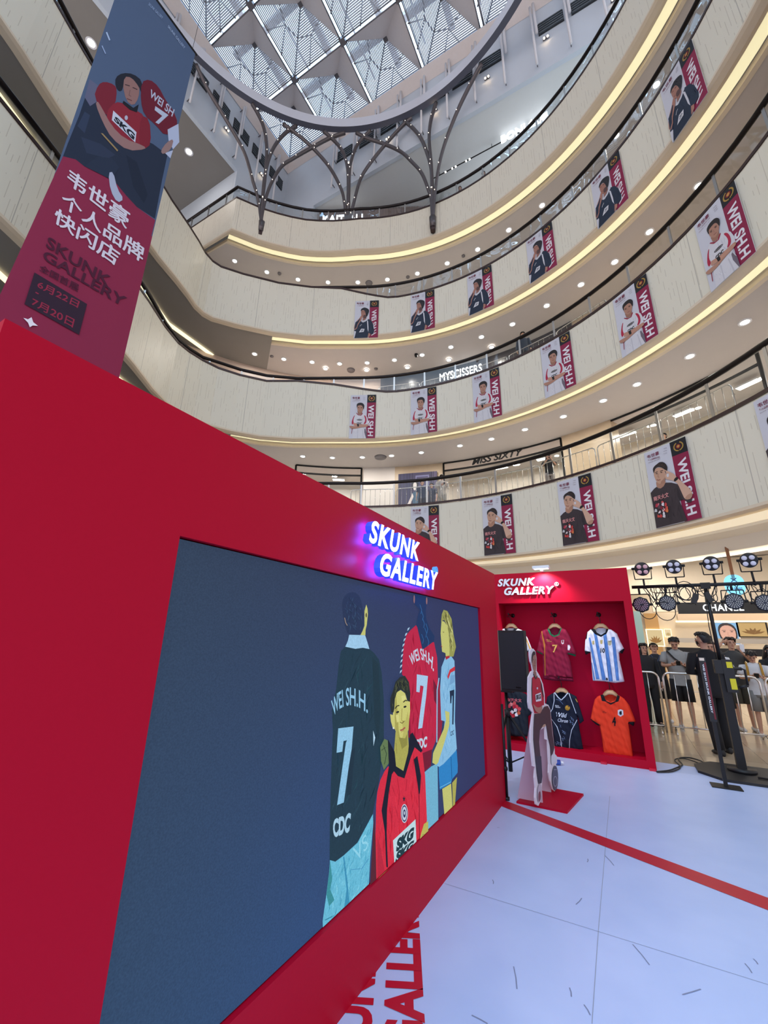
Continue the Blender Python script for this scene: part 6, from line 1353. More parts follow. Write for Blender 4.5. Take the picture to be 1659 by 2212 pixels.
# the tripod stands so that its column carries the speaker
ts = empty('speaker_stand', (xs, YSp + .15, 0)); tag(ts, 'black tripod stand under the loudspeaker at the red wall end', 'stand')
mb = MB(); mb.tube([(0, 0, 0.12), (0, 0, z0 + 0.0)], 0.019, 10); mb.tube([(0, 0, 0.1), (0, 0, 0.75)], 0.026, 10); mb.build('pole', M['black'], ts)
mb = MB(); mb.box((-0.1, -0.1, z0 - 0.02), (0.1, 0.1, z0 - 0.002)); mb.build('mount_plate', M['blackp'], ts); mb = MB(); mb.tube([(0, 0, 0.72), (0, 0, 0.8)], 0.036, 10); mb.build('collar', M['blackp'], ts)
for an in (255, 15, 135):
    a_ = math.radians(an); c_, s_ = math.cos(a_), math.sin(a_)
    mb = MB(); mb.tube([(0.02 * c_, .02 * s_, 0.74), (0.50 * c_, 0.50 * s_, 0.03)], 0.016, 8); mb.tube([(0.02 * c_, .02 * s_, 0.2), (0.3 * c_, 0.3 * s_, 0.33)], 0.009, 6); lg = mb.build('leg', M['black'], ts)
    mb = MB(); mb.ell((0.5 * c_, 0.5 * s_, 0.018), (0.03, 0.03, 0.018), n=8, m=6); mb.build('foot', M['blackp'], lg)
o = MB(); o.tube([(-1.17, 6.9, 0.035), (-1.0, 6.95, 0.035)], 0.032, 10); o.tube([(-1.0, 6.95, 0.035), (-0.96, 6.96, 0.035)], 0.016, 8, mi=1)
tag(o.build('water_bottle', [mat('blue_bottle', rgb(50, 80, 170), 0.2), M['white_letter']]), 'small blue water bottle lying on the floor behind the speaker stand', 'bottle')
# slim black floor tube standing at wall end
bq = atz(1093, 1728, 0); mb = MB(); mb.tube([(bq.x + 0.01, bq.y, 0), (bq.x + .01, bq.y, 0.95)], 0.018, 8); mb.ell((bq.x + 0.01, bq.y, 0.3), (0.03, 0.03, 0.03)); mb.tube([(bq.x + .01, bq.y, 0), (bq.x + .01, bq.y, .03)], 0.03, 10)
tag(mb.build('black_floor_pole', M['black']), 'thin black upright pole hugging the end of the red wall', 'pole')
# ================================================================== LIGHT STAND WITH STAGE LAMPS
YT = 7.89; ZBAR = 2.51; px_ = atz(1605, 1672, 0).x
st_ = empty('lighting_stand', (px_, YT, 0)); tag(st_, 'black winch-up lighting stand with cross bar, pole standing on an octagonal base plate', 'lighting stand')
mb = MB(); mb.box((-0.05, -0.05, 0.03), (0.05, 0.05, 1.35)); mb.build('mast', M['black'], st_)
mb = MB(); mb.tube([(0, 0, 1.3), (0, 0, ZBAR)], 0.026, 10); mb.tube([(0, 0, 1.28), (0, 0, 1.36)], 0.06, 10); mb.build('inner_mast', M['black'], st_)
mb = MB(); bxl = 0.20 - px_; mb.tube([(bxl, 0, ZBAR), (1.35, 0, ZBAR)], 0.026, 10); mb.box((-0.06, -0.04, ZBAR - 0.06), (0.06, 0.04, ZBAR + 0.03)); mb.build('cross_bar', M['black'], st_)
mb = MB(); oc = [(0.42, -0.62), (0.62, -0.35), (0.62, 0.2), (0.35, 0.42), (-0.3, 0.42), (-0.52, 0.12), (-0.52, -0.3), (-0.28, -0.62)]
mb.loft([[(x, y * .9, 0.0) for x, y in oc], [(x, y * .9, 0.03) for x, y in oc]], 0, False); mb.tube([(0, 0, 0.03), (0, 0, 0.07)], 0.16, 16); mb.tube([(0.1, -0.3, 0.045), (0.52, -0.34, 0.045), (0.5, 0.1, 0.045)], 0.012, 6); mb.build('base_plate', M['blackp'], st_)
mb = MB(); mb.box((-0.09, -0.1, 1.26), (0.02, 0.05, 1.44)); mb.tube([(0.02, -0.08, 1.32), (0.2, -0.08, 1.34), (0.24, -0.08, 1.32), (0.24, -0.08, 1.12)], 0.014, 8); mb.tube([(0.24, -0.08, 1.12), (0.14, -0.08, 1.09)], 0.02, 8); mb.tube([(-0.09, -0.02, 1.33), (0.22, -0.02, 1.33)], 0.022, 8); mb.build('winch', M['blackp'], st_)
ym = mat('yellow_label', rgb(214, 200, 30), 0.5); mb = MB(); mb.box((0.045, -0.115, 1.34), (0.11, -0.105, 1.42)); mb.box((0.05, -0.115, 1.06), (0.115, -0.105, 1.2)); mb.box((0.0, -0.105, 1.02), (0.12, -0.06, 1.45), 1); mb.build('warning_label', [ym, M['blackp']], st_)
mb = MB(); mb.tube([(-0.03, -0.055, ZBAR - 0.1), (-0.06, -0.07, 1.9), (-0.05, -0.07, 1.45)], 0.006, 5); mb.build('winch_cable', M['cable'], st_)
lensm = mat('par_lens', rgb(216, 214, 226), 0.3, 0.0); lensr = mat('par_lens_pink', rgb(222, 176, 180), 0.3, 0.0); facem = mat('par_face', rgb(40, 46, 62), 0.4)
def R_aim(d):
    d = Vector(d).normalized(); return d.to_track_quat('-Z', 'Y').to_matrix().to_4x4()
def par4(x, z, yaw, lab, lm, up=True):
    t = empty('stage_lamp', (x, YT, ZBAR)); R = Matrix.Translation((0, 0, z - ZBAR)) @ R_aim((yaw, -1, -0.35))
    mb = MB(); rr = [(0.098, -0.08), (0.105, -0.075), (0.105, 0.0), (0.095, 0.03), (0.098, 0.032), (0.09, 0.06), (0.06, 0.09), (0.02, 0.095)]
    mb.loft([[R @ Vector((r * math.cos(2 * math.pi * i / 24), r * math.sin(2 * math.pi * i / 24), q)) for i in range(24)] for r, q in rr]); mb.build('housing', M['blackp'], t)
    mb = MB(); mb.disc(R @ Vector((0, 0, -0.079)), 0.092, R.to_3x3() @ Vector((0, 0, -1)), 24); mb.build('face_plate', facem, t)
    mb = MB()
    for (a_, b_) in ((-.043, -.043), (.043, -.043), (.043, .043), (-.043, .043)):
        mb.ell(R @ Vector((a_, b_, -0.082)), (0.034, 0.034, 0.01), n=14, m=6, R=R.to_3x3())
    mb.build('lens', lm, t)
    mb = MB(); dz = z - ZBAR
    for s_ in (-1, 1): mb.tube([R @ Vector((s_ * 0.105, 0, 0)), Vector((s_ * 0.125, 0, dz)), Vector((s_ * 0.115, 0.02, dz - 0.17))], 0.008, 6); mb.tube([R @ Vector((s_ * 0.1, 0, 0)), R @ Vector((s_ * 0.145, 0, 0))], 0.02, 8)
    mb.tube([(-0.115, 0.02, dz - 0.17), (0.115, 0.02, dz - 0.17)], 0.008, 6); mb.tube([(0, 0.02, dz - 0.17), (0, 0, 0.03)], 0.014, 6); mb.build('yoke', M['black'], t)
    mb = MB(); mb.tube([(0, -0.03, 0.03), (0, 0.03, 0.03), (0, 0.035, -0.02), (0, -0.03, -0.03)], 0.012, 6); mb.build('clamp', M['black'], t)
    tag(t, lab, 'stage lamp', 'four-lens stage lamps above the bar'); return t
for i, (u, v) in enumerate(((1386, 1228), (1455, 1223), (1536, 1216), (1618, 1209))):
    p = aty(u, v, YT); par4(p.x, p.z, 0.05 - 0.12 * i, ['leftmost four-lens stage lamp with pinkish lenses above the bar', 'second four-lens stage lamp from left above the bar', 'third four-lens stage lamp from left, right of the mast top', 'rightmost four-lens stage lamp above the bar'][i], lensr if i == 0 else lensm)
def parled(x, z, lab, pink):
    t = empty('led_stage_lamp', (x, YT, ZBAR)); R = Matrix.Translation((0, 0, z - ZBAR)) @ R_aim((-0.1, -1, -0.12))
    mb = MB(); N = 32
    def rg(r, q, w=0.0): return [R @ Vector(((r + w * math.cos(8 * 2 * math.pi * i / N)) * math.cos(2 * math.pi * i / N), (r + w * math.cos(8 * 2 * math.pi * i / N)) * math.sin(2 * math.pi * i / N), q)) for i in range(N)]
    mb.loft([rg(0.112, -0.03, .004), rg(0.118, -0.02, .006), rg(0.112, 0.03, .004), rg(0.09, 0.07), rg(0.04, 0.08)]); mb.build('housing', M['blackp'], t)
    mb = MB(); mb.disc(R @ Vector((0, 0, -0.0305)), 0.1, R.to_3x3() @ Vector((0, 0, -1)), 24); mb.build('face_plate', facem, t)
    mb = MB()
    for ring_, nn in ((0.026, 6), (0.047, 12), (0.068, 18), (0.088, 18)):
        for q in range(nn): an = 2 * math.pi * q / nn; mb.ell(R @ Vector((ring_ * math.cos(an), ring_ * math.sin(an), -0.032)), (0.0085, 0.0085, 0.004), n=8, m=4, R=R.to_3x3())
    mb.build('led_lens', mat('led_bead_pink', rgb(200, 160, 176), 0.2) if pink else mat('led_bead', rgb(186, 186, 180), 0.2), t)
    mb = MB(); dz = z - ZBAR
    for s_ in (-1, 1): mb.tube([Vector((s_ * 0.115, 0, dz)), Vector((s_ * 0.14, 0, dz)), Vector((s_ * 0.13, 0, dz + 0.16))], 0.008, 6); mb.tube([Vector((s_ * 0.11, 0, dz)), Vector((s_ * 0.16, 0, dz))], 0.02, 8)
    mb.tube([(-0.13, 0, dz + 0.16), (0.13, 0, dz + 0.16)], 0.008, 6); mb.tube([(0, 0, dz + 0.16), (0, 0, 0.02)], 0.016, 6); mb.build('yoke', M['black'], t)
    tag(t, lab, 'stage lamp', 'round many-lens stage lamps below the bar'); return t
for i, (u, v) in enumerate(((1385, 1306), (1442, 1303), (1586, 1299), (1652, 1302))):
    p = aty(u, v, YT); parled(p.x, p.z, ['leftmost round stage lamp of many small lenses hanging under the bar beside the booth', 'second round many-lens stage lamp from left under the bar', 'round many-lens stage lamp hanging right of the mast', 'round many-lens stage lamp cut by the right edge under the bar'][i], i == 0)
for i, (u, v) in enumerate(((1502, 1297), (1530, 1294))):
    p = aty(u, v, YT); t = empty('power_splitter', (p.x, YT - 0.02, p.z + .04)); mb = MB(); R = Matrix.Rotation(0.35 * (1 if i == 0 else -1), 4, 'Y')
    mb.box((-0.035, -0.03, -0.09), (0.035, 0.03, 0.06), R=R); mb.build('body', M['blackp'], t); mb = MB(); mb.tube([(0, 0, 0.05), (-0.02, 0, 0.11), (0.01, 0, ZBAR - p.z - .04)], 0.008, 5); mb.build('lead', M['cable'], t); tag(t, ['black plug block hanging on leads left of the mast', 'black plug block hanging on leads right of the mast'][i], 'plug block')
# cables looped on the bar
rc_ = random.Random(21); loops = []
for i in range(26):
    xa = 0.30 + (1.9 - 0.30) * rc_.random(); w = rc_.uniform(0.08, 0.3); dp = rc_.uniform(0.08, 0.3); xb = min(2.1, xa + w); pts = []
    for q in range(13):
        s_ = q / 12; pts.append((xa + (xb - xa) * s_ + 0.02 * math.sin(s_ * 9 + i), YT + rc_.uniform(-0.03, 0.03), ZBAR - dp * math.sin(math.pi * s_) - 0.015))
    mb = MB(); mb.tube(pts, 0.0055, 5); o = mb.build('hanging_cable', M['cable']); tag(o, 'black cable looped under the lighting bar', 'cable', 'cables looped on the lighting bar')
for (u, v, r) in ((1484, 1280, 0.12), (1480, 1276, 0.14), (1476, 1282, 0.10), (1488, 1286, 0.13), (1400, 1320, 0.12), (1438, 1320, 0.14)):
    p = aty(u, v, YT - 0.03); mb = MB(); pts = [(p.x + r * math.cos(a_ / 16 * 2 * math.pi) * 0.9, YT - 0.03 + 0.01 * math.sin(a_), p.z + r * math.sin(a_ / 16 * 2 * math.pi)) for a_ in range(17)]; mb.tube(pts, 0.006, 5, cap=False); o = mb.build('coiled_cable', M['cable']); tag(o, 'black cable coiled in a loose round loop on the lighting bar', 'cable', 'coiled cables on the lighting bar')
mb = MB(); pts = [atz(u, v, 0.012) for u, v in ((1418, 1667), (1445, 1664), (1462, 1658), (1474, 1652), (1466, 1642), (1470, 1637), (1490, 1637), (1512, 1643), (1530, 1652), (1560, 1655), (1580, 1660))]; mb.tube(crv(pts, 5), 0.009, 6); tag(mb.build('floor_cable', M['cable']), 'black cable snaking from the booth corner to the lighting stand base', 'cable')
mb = MB(); pts = [atz(u, v, 0.012) for u, v in ((1420, 1668), (1450, 1667), (1470, 1657), (1458, 1644), (1462, 1639), (1480, 1639), (1500, 1645), (1515, 1652), (1508, 1656), (1530, 1658))]; mb.tube(crv(pts, 5), 0.008, 6); tag(mb.build('floor_cable', M['cable']), 'second thinner black cable curling beside the booth corner towards the stand', 'cable')
# slim sign post
c4 = [atz(1532, 1690, 0), atz(1541, 1705, 0), atz(1607, 1711, 0), atz(1597, 1697, 0)]; cc_ = sum(c4, Vector()) / 4
ip = empty('info_post', (cc_.x, cc_.y, 0)); tag(ip, 'slim black floor-standing sign post with a white and red lettered strip', 'sign post'); T = Matrix.Translation(-ip.location)
mb = MB(); mb.box((cc_.x - 0.15, cc_.y - 0.1, 0), (cc_.x + 0.15, cc_.y + 0.1, 0.012)); mb.build('base', M['black'], ip, mw=T)
zt_ = aty(1512, 1420, cc_.y).z
mb = MB(); mb.box((cc_.x - 0.02, cc_.y - 0.015, 0.012), (cc_.x + 0.02, cc_.y + 0.015, 0.75)); mb.build('post', M['black'], ip, mw=T)
mb = MB(); mb.box((cc_.x - 0.035, cc_.y - 0.02, 0.72), (cc_.x + 0.035, cc_.y + 0.012, zt_)); mb.build('sign_strip', M['blackp'], ip, mw=T)
mb = MB(); rd = mat('dark_red_strip', rgb(110, 20, 34), 0.5)
mb.box((cc_.x + 0.012, cc_.y - 0.022, 0.75), (cc_.x + 0.03, cc_.y - 0.02, zt_ - 0.06), 1); mb.box((cc_.x - 0.033, cc_.y - 0.022, zt_ - 0.04), (cc_.x + 0.02, cc_.y - 0.02, zt_ - 0.005), 2)
vs, ts_, _ = text_tris('WEI SH.H SKUNK GALLERY', 0.02); hh = zt_ - 0.1 - 0.8
mb.add([(cc_.x - 0.012 + b * 0.02, cc_.y - 0.0235, zt_ - 0.08 - a * hh) for a, b in vs], ts_, 0); mb.build('lettering', [M['white_letter'], rd, M['steel']], ip, mw=T)

# ================================================================== CROWD BARRIERS
def barrier(W_, H_, n, wt_=None):
    t = empty('crowd_barrier', (0, 0, 0)); r = 0.019; c = 0.12; x0, x1 = -W_ / 2, W_ / 2
    arc = lambda cx, cz, a0, a1: [(cx + c * math.cos(math.radians(a_)), 0, cz + c * math.sin(math.radians(a_))) for a_ in np.linspace(a0, a1, 6)]
    mb = MB(); mb.tube([(x0, 0, 0.0)] + arc(x0 + c, H_ - c, 180, 90) + arc(x1 - c, H_ - c, 90, 0) + [(x1, 0, 0.0)], r, 8); mb.tube([(x0, 0, 0.12), (x1, 0, 0.12)], 0.015, 6); mb.build('frame', M['chrome'], t)
    mb = MB()
    for i in range(1, n): x = x0 + W_ * i / n; mb.tube([(x, 0, 0.12), (x, 0, H_ - 0.01)], 0.008, 6)
    mb.build('bars', M['chrome'], t)
    for x in (x0 + 0.08, x1 - 0.08): mb = MB(); mb.tube([(x, -0.26, 0.012), (x, -0.2, 0.05), (x, 0, 0.1), (x, 0.2, 0.05), (x, 0.26, 0.012)], 0.014, 6); mb.build('foot', M['chrome'], t)
    mb = MB(); mb.tube([(x1 - 0.0, 0, H_ * .72), (x1 + 0.035, 0, H_ * .72), (x1 + .035, 0, H_ * .68)], 0.007, 5); mb.build('hook', M['chrome'], t)
    return t
b0 = barrier(1.5, 1.1, 8)
# ground row: joined at the gap near the booth
pg = atz(1445, 1583, -0.012); gz = -0.012
for i, (x0_, dx, lab) in enumerate(((-0.78, 0, 'steel crowd barrier partly hidden behind the booth edge, leftmost of the ground row'), (0.80, 0, 'steel crowd barrier in front of the man in the grey T-shirt'), (2.38, 0.0, 'steel crowd barrier at the right edge in front of the boy with a backpack'))):
    t = b0 if i == 0 else copy_tree(b0); t.location = (pg.x + x0_, pg.y + 0.02 * i, gz); tag(t, lab, 'barrier', 'crowd barriers on the ground floor')
b1 = barrier(1.9, 1.08, 9)
for k, A0, A1, lab in ((1, 112, 40, 'steel crowd barrier behind the lowest gallery glass, %s'), (2, 106, 62, 'steel crowd barrier behind the second gallery glass, %s')):
    an = A0; i = 0
    while an > A1:
        t = b1 if (k == 1 and i == 0) else copy_tree(b1); ar = math.radians(an); r = R0 + 0.42; t.location = (CC.x + r * math.cos(ar), CC.y + r * math.sin(ar), ZT[k] - 0.12 if k == 1 else ZT[k] - 0.32)
        if k == 2: t.location.z = ZT[k] - 0.12; t.scale = (1, 1, 0.72)
        t.rotation_euler = (0, 0, ar - math.pi / 2); tag(t, lab % ORDW[i], 'barrier', 'crowd barriers along the %s gallery' % ('lowest' if k == 1 else 'second')); an -= math.degrees(1.98 / r); i += 1

# ================================================================== PEOPLE
def skin_mesh(name, nodes, edges, m, parent, subdiv=1, root=0, extra=None):
    me = bpy.data.meshes.new(name + '_skel'); me.from_pydata([n[0] for n in nodes], edges, []); o = bpy.data.objects.new('skel', me); COL.objects.link(o)
    md = o.modifiers.new('s', 'SKIN'); md.use_smooth_shade = True; 
    for i, n in enumerate(nodes):
        v = me.skin_vertices[0].data[i]; v.radius = n[1] if isinstance(n[1], tuple) else (n[1], n[1]); v.use_root = (i == root)
    sb = o.modifiers.new('d', 'SUBSURF'); sb.levels = subdiv; sb.render_levels = subdiv
    dg = bpy.context.evaluated_depsgraph_get(); dg.update(); r = bpy.data.meshes.new_from_object(o.evaluated_get(dg)); bpy.data.objects.remove(o); bpy.data.meshes.remove(me)
    r.materials.clear()
    for q in (m if isinstance(m, (list, tuple)) else [m]): r.materials.append(q)
    bm2 = bmesh.new(); bm2.from_mesh(r)
    if extra is not None:
        me2 = bpy.data.meshes.new('x'); me2.from_pydata(extra.v, [], extra.f); [me2.materials.append(q) for q in (m if isinstance(m, (list, tuple)) else [m])]; me2.polygons.foreach_set('use_smooth', extra.sm); me2.polygons.foreach_set('material_index', extra.m); bm2.from_mesh(me2); bpy.data.meshes.remove(me2)
    bm2.to_mesh(r); bm2.free()
    r.name = name; b = bpy.data.objects.new(name, r); COL.objects.link(b); b.parent = parent; return b
facedark = mat('face_features', rgb(52, 34, 32), 0.6); lipm = mat('lip', rgb(150, 84, 80), 0.5)
def hand(mb, w, d, up, s_, curl=0.5):
    """palm plus five separate fingers; w wrist, d direction of hand, up back-of-hand normal"""
    d = Vector(d).normalized(); up = Vector(up); up = (up - d * up.dot(d)).normalized(); sd = d.cross(up) * s_
    mb.tube([w - d * 0.01, w + d * 0.04, w + d * 0.085], [0.026, 0.036, 0.034], 8, flat=0.5)
    for i, (o_, L_) in enumerate(((-0.027, 0.062), (-0.009, 0.075), (0.010, 0.078), (0.028, 0.07))):
        b_ = w + d * 0.082 + sd * -o_; m_ = b_ + d * L_ * 0.5 - up * L_ * 0.18 * curl; e_ = m_ + (d * (1 - curl) - up * curl).normalized() * L_ * 0.5; mb.tube([b_, m_, e_], [0.0095, 0.0085, 0.0065], 6)
    b_ = w + d * 0.03 + sd * 0.026; m_ = b_ + (d * .55 + sd * .8).normalized() * 0.035 - up * 0.006; e_ = m_ + (d * .9 + sd * .1).normalized() * 0.03 - up * 0.01; mb.tube([b_, m_, e_], [0.012, 0.0105, 0.008], 6)
def person(lab, loc, face, Ht=1.74, top=(60, 60, 66), bottom=(26, 26, 30), shoes=(210, 210, 212), hair='short', hairm=None, arms='phone', shorts=True, longsl=False, headdown=0.0, headturn=0.0, mask=None, cap=False, group=None, female=False, half=False, toplen=0.0, strap=None, pack=None, phone=True, stride=0.0, skinm=None, collar=None):
    k = Ht / 1.75; root = empty('person', loc, math.radians(face)); tag(root, lab, 'person', group); sk = skinm or M['skin']
    V = lambda x, y, z: Vector((x * k, y * k, z * k))
    sw = 0.175 if female else 0.195
    sh = [V(-sw, 0, 1.405), V(sw, 0, 1.405)]
    if arms == 'phone': el = [V(-0.27, 0.03, 1.17), V(0.27, 0.03, 1.17)]; wr = [V(-0.10, 0.27, 1.20), V(0.10, 0.27, 1.20)]; hd = [Vector((0.5, 0.6, 0.35)), Vector((-0.5, 0.6, 0.35))]
    elif arms == 'face': el = [V(-0.27, 0.17, 1.27), V(0.33, 0.10, 1.5)]; wr = [V(-0.05, 0.33, 1.46), V(0.17, 0.08, 1.66)]; hd = [Vector((0.4, 0.2, 0.8)), Vector((-0.8, 0.0, 0.3))]
    elif arms == 'fold': el = [V(-0.27, 0.03, 1.16), V(0.27, 0.03, 1.16)]; wr = [V(0.02, 0.22, 1.14), V(-0.02, 0.25, 1.18)]; hd = [Vector((0.9, 0.1, 0.1)), Vector((-0.9, 0.1, 0.1))]
    elif arms == 'photo': el = [V(-0.24, 0.16, 1.22), V(0.24, 0.16, 1.22)]; wr = [V(-0.07, 0.30, 1.42), V(0.07, 0.30, 1.42)]; hd = [Vector((0.3, 0.3, 0.8)), Vector((-0.3, 0.3, 0.8))]
    else: el = [V(-0.25, -0.02, 1.15), V(0.25, -0.02, 1.15)]; wr = [V(-0.26, 0.07, 0.92), V(0.26, 0.07, 0.92)]; hd = [Vector((0.05, 0.15, -1)), Vector((-0.05, 0.15, -1))]
    an = [V(-0.11, -stride, 0.08), V(0.11, stride, 0.08)]; kn = [V(-0.10, 0.02 - stride * .4, 0.49), V(0.10, 0.02 + stride * .6, 0.49)]; hp = [V(-0.09, 0, 0.92), V(0.09, 0, 0.92)]
    Rh = Matrix.Translation(V(0, 0.0, 1.52)) @ Matrix.Rotation(math.radians(headturn), 4, 'Z') @ Matrix.Rotation(-math.radians(headdown), 4, 'X') @ Matrix.Translation(-V(0, 0.0, 1.52))
    H_ = lambda x, y, z: Rh @ V(x, y, z)
    nodes = [(V(0, 0, 0.98), (0.13, 0.10)), (V(0, 0, 1.18), (0.12, 0.09)), (V(0, 0, 1.36), (0.13, 0.09)), (V(0, -0.005, 1.47), 0.055), (H_(0, 0.0, 1.545), 0.052), (H_(0, 0.018, 1.60), (0.066, 0.072)), (H_(0, 0.008, 1.67), (0.082, 0.096)), (H_(0, 0.0, 1.72), (0.07, 0.08))]
    ed = [(0, 1), (1, 2), (2, 3), (3, 4), (4, 5), (5, 6), (6, 7)]
    for s_ in (0, 1):
        b = len(nodes); nodes += [(sh[s_], 0.052), (sh[s_].lerp(el[s_], .5), 0.045), (el[s_], 0.038), (el[s_].lerp(wr[s_], .4), 0.037), (wr[s_], 0.025)]; ed += [(2, b), (b, b + 1), (b + 1, b + 2), (b + 2, b + 3), (b + 3, b + 4)]
        b = len(nodes); nodes += [(hp[s_], 0.085), (hp[s_].lerp(kn[s_], .55), 0.07), (kn[s_], 0.052), (kn[s_].lerp(an[s_], .3), 0.054), (an[s_], 0.034), (an[s_] + V(0, 0.10, -0.045), 0.03)]; ed += [(0, b), (b, b + 1), (b + 1, b + 2), (b + 2, b + 3), (b + 3, b + 4), (b + 4, b + 5)]
    nodes = [(n[0], tuple(q * k for q in n[1]) if isinstance(n[1], tuple) else n[1] * k) for n in nodes]
    ex = MB(); R3 = Rh.to_3x3()
    ex.ell(H_(0, 0.098, 1.635), (0.011 * k, 0.02 * k, 0.022 * k), n=8, m=6, R=R3); ex.ell(H_(0, 0.066, 1.565), (0.035 * k, 0.03 * k, 0.025 * k), n=8, m=6, R=R3)
    for s_ in (-1, 1): ex.ell(H_(s_ * 0.083, -0.005, 1.64), (0.012 * k, 0.02 * k, 0.032 * k), n=8, m=6, R=R3)
    for s_ in (-1, 1):
        ex.ell(H_(s_ * 0.032, 0.088, 1.655), (0.014 * k, 0.008 * k, 0.006 * k), 1, 8, 6, R=R3); ex.ell(H_(s_ * 0.033, 0.09, 1.675), (0.02 * k, 0.007 * k, 0.005 * k), 1, 8, 6, R=R3)
    ex.ell(H_(0, 0.091, 1.592), (0.022 * k, 0.008 * k, 0.007 * k), 2, 8, 6, R=R3)
    for s_ in (0, 1): hand(ex, wr[s_], hd[s_], Vector((0, 0.3, -1)) if arms in ('phone', 'fold') else (Vector((0, 1, -.2)) if arms in ('photo', 'face') else Vector((1 if s_ else -1, 0, 0))), 1 if s_ == 0 else -1, 0.6)
    for v in range(0): pass
    skin_mesh('body', nodes, ed, [sk, facedark, lipm], root, 1, 0, ex)
    # clothing
    def ringz(c, rx, ry, n=18): return [c + Vector((rx * k * math.cos(2 * math.pi * i / n), ry * k * math.sin(2 * math.pi * i / n), 0)) for i in range(n)]
    mt = mat('top_%d_%d_%d' % top, rgb(*top), 0.85, noise=0.12, nscale=14, bump=0.4); mbt = mat('bottom_%d_%d_%d' % bottom, rgb(*bottom), 0.85, noise=0.12, nscale=14, bump=0.4)
    fw = 0.92 if female else 1.0; hem = 0.86 - toplen; mb = MB()
    mb.loft([ringz(V(0, 0, hem), .185 * fw, .125), ringz(V(0.0, 0, 0.99), .178 * fw, .125), ringz(V(0, 0, 1.15), .168 * fw, .122), ringz(V(0, 0.0, 1.30), .185 * fw, .128), ringz(V(0, 0, 1.39), .198 * fw, .115), ringz(V(0, 0, 1.435), .17 * fw, .098), ringz(V(0, -0.005, 1.468), .125 * fw, .08), ringz(V(0, -0.005, 1.49), .085, .07), ringz(V(0, 0, 1.505), .066, .062)], 0, True, False)
    for s_ in (0, 1):
        p0 = sh[s_] + V(0.06 if s_ == 0 else -0.06, 0, 0.015); mid = sh[s_].lerp(el[s_], .72)
        if longsl: mb.tube([p0, sh[s_], sh[s_].lerp(el[s_], .5), el[s_], el[s_].lerp(wr[s_], .5), el[s_].lerp(wr[s_], .95)], [q * k for q in (0.045, 0.07, 0.064, 0.058, 0.05, 0.042)], 12)
        else: mb.tube([p0, sh[s_], sh[s_].lerp(el[s_], .4), mid], [q * k for q in (0.045, 0.068, 0.07, 0.076)], 12)
    mb.build('shirt' if not longsl else 'jacket', mt, root)
    mb = MB(); mb.loft([ringz(V(0, 0, 1.0), .16 * fw, .112), ringz(V(0, 0, 0.92), .168 * fw, .118), ringz(V(0, 0, 0.84), .172 * fw, .12), ringz(V(0, 0, 0.79), .15 * fw, .11)], 0, True, True)
    for s_ in (0, 1):
        if shorts: mb.tube([hp[s_], hp[s_].lerp(kn[s_], .3), hp[s_].lerp(kn[s_], .98)], [q * k for q in (0.1, 0.102, 0.105)], 14)
        else: mb.tube([hp[s_], hp[s_].lerp(kn[s_], .4), kn[s_], kn[s_].lerp(an[s_], .5), an[s_] + V(0, 0, -0.01)], [q * k for q in (0.1, 0.095, 0.08, 0.074, 0.07)], 14)
    mb.build('shorts' if shorts else 'trousers', mbt, root)
    if not half:
        for s_ in (0, 1):
            a_ = an[s_]; mb = MB(); f = lambda y, w, h, z0=0.0: [Vector((a_.x + w * k * math.cos(2 * math.pi * i / 14), a_.y + y * k, z0 + max(0, h * k * (0.5 + 0.5 * math.sin(2 * math.pi * i / 14))))) for i in range(14)]
            mb.loft([f(-0.085, .012, .05), f(-0.075, .033, .085), f(-0.03, .04, .1), f(0.02, .042, .09), f(0.09, .047, .065), f(0.15, .042, .05), f(0.175, .015, .03)]); mb.build('shoe', mat('shoe_%d_%d_%d' % shoes, rgb(*shoes), 0.6), root)
    hm = hairm or M['hair']; mb = MB(); rnd_ = random.Random(int(abs(loc[0] * 100)))
    n = 20; vs = []; rows = 9
    for i in range(rows):
        ph = math.radians(4 + i * 15)
        for j in range(n):
            th = 2 * math.pi * j / n; fr = math.sin(th)  # +y is the face
            lim = 1.0
            phh = ph
            if fr > 0.2: phh = min(ph, math.radians(62 - 14 * fr))
            elif fr > -0.2: phh = min(ph, math.radians(84))
            r_ = 1.0 + rnd_.uniform(-0.03, 0.04)
            vs.append(H_(0.094 * r_ * math.sin(phh) * math.cos(th), -0.004 + 0.112 * r_ * math.sin(phh) * math.sin(th), 1.665 + 0.1 * r_ * math.cos(phh)))
    fs = []
    for i in range(rows - 1):
        for j in range(n): fs.append((i * n + j, (i + 1) * n + j, (i + 1) * n + (j + 1) % n, i * n + (j + 1) % n))
    fs.append(tuple(range(n)))
    mb.add(vs, fs, 0, True)
    if hair == 'bald': pass
    if hair == 'long':
        rg = []
        for (z, rx, ry, yo) in ((1.68, .10, .10, -.03), (1.60, .105, .09, -.045), (1.50, .12, .075, -.06), (1.38, .13, .06, -.075), (1.26, .10, .045, -.08)):
            rg.append([H_(rx * math.cos(2 * math.pi * i / 16), yo + ry * math.sin(2 * math.pi * i / 16), z) for i in range(16)])
        mb.loft(rg)
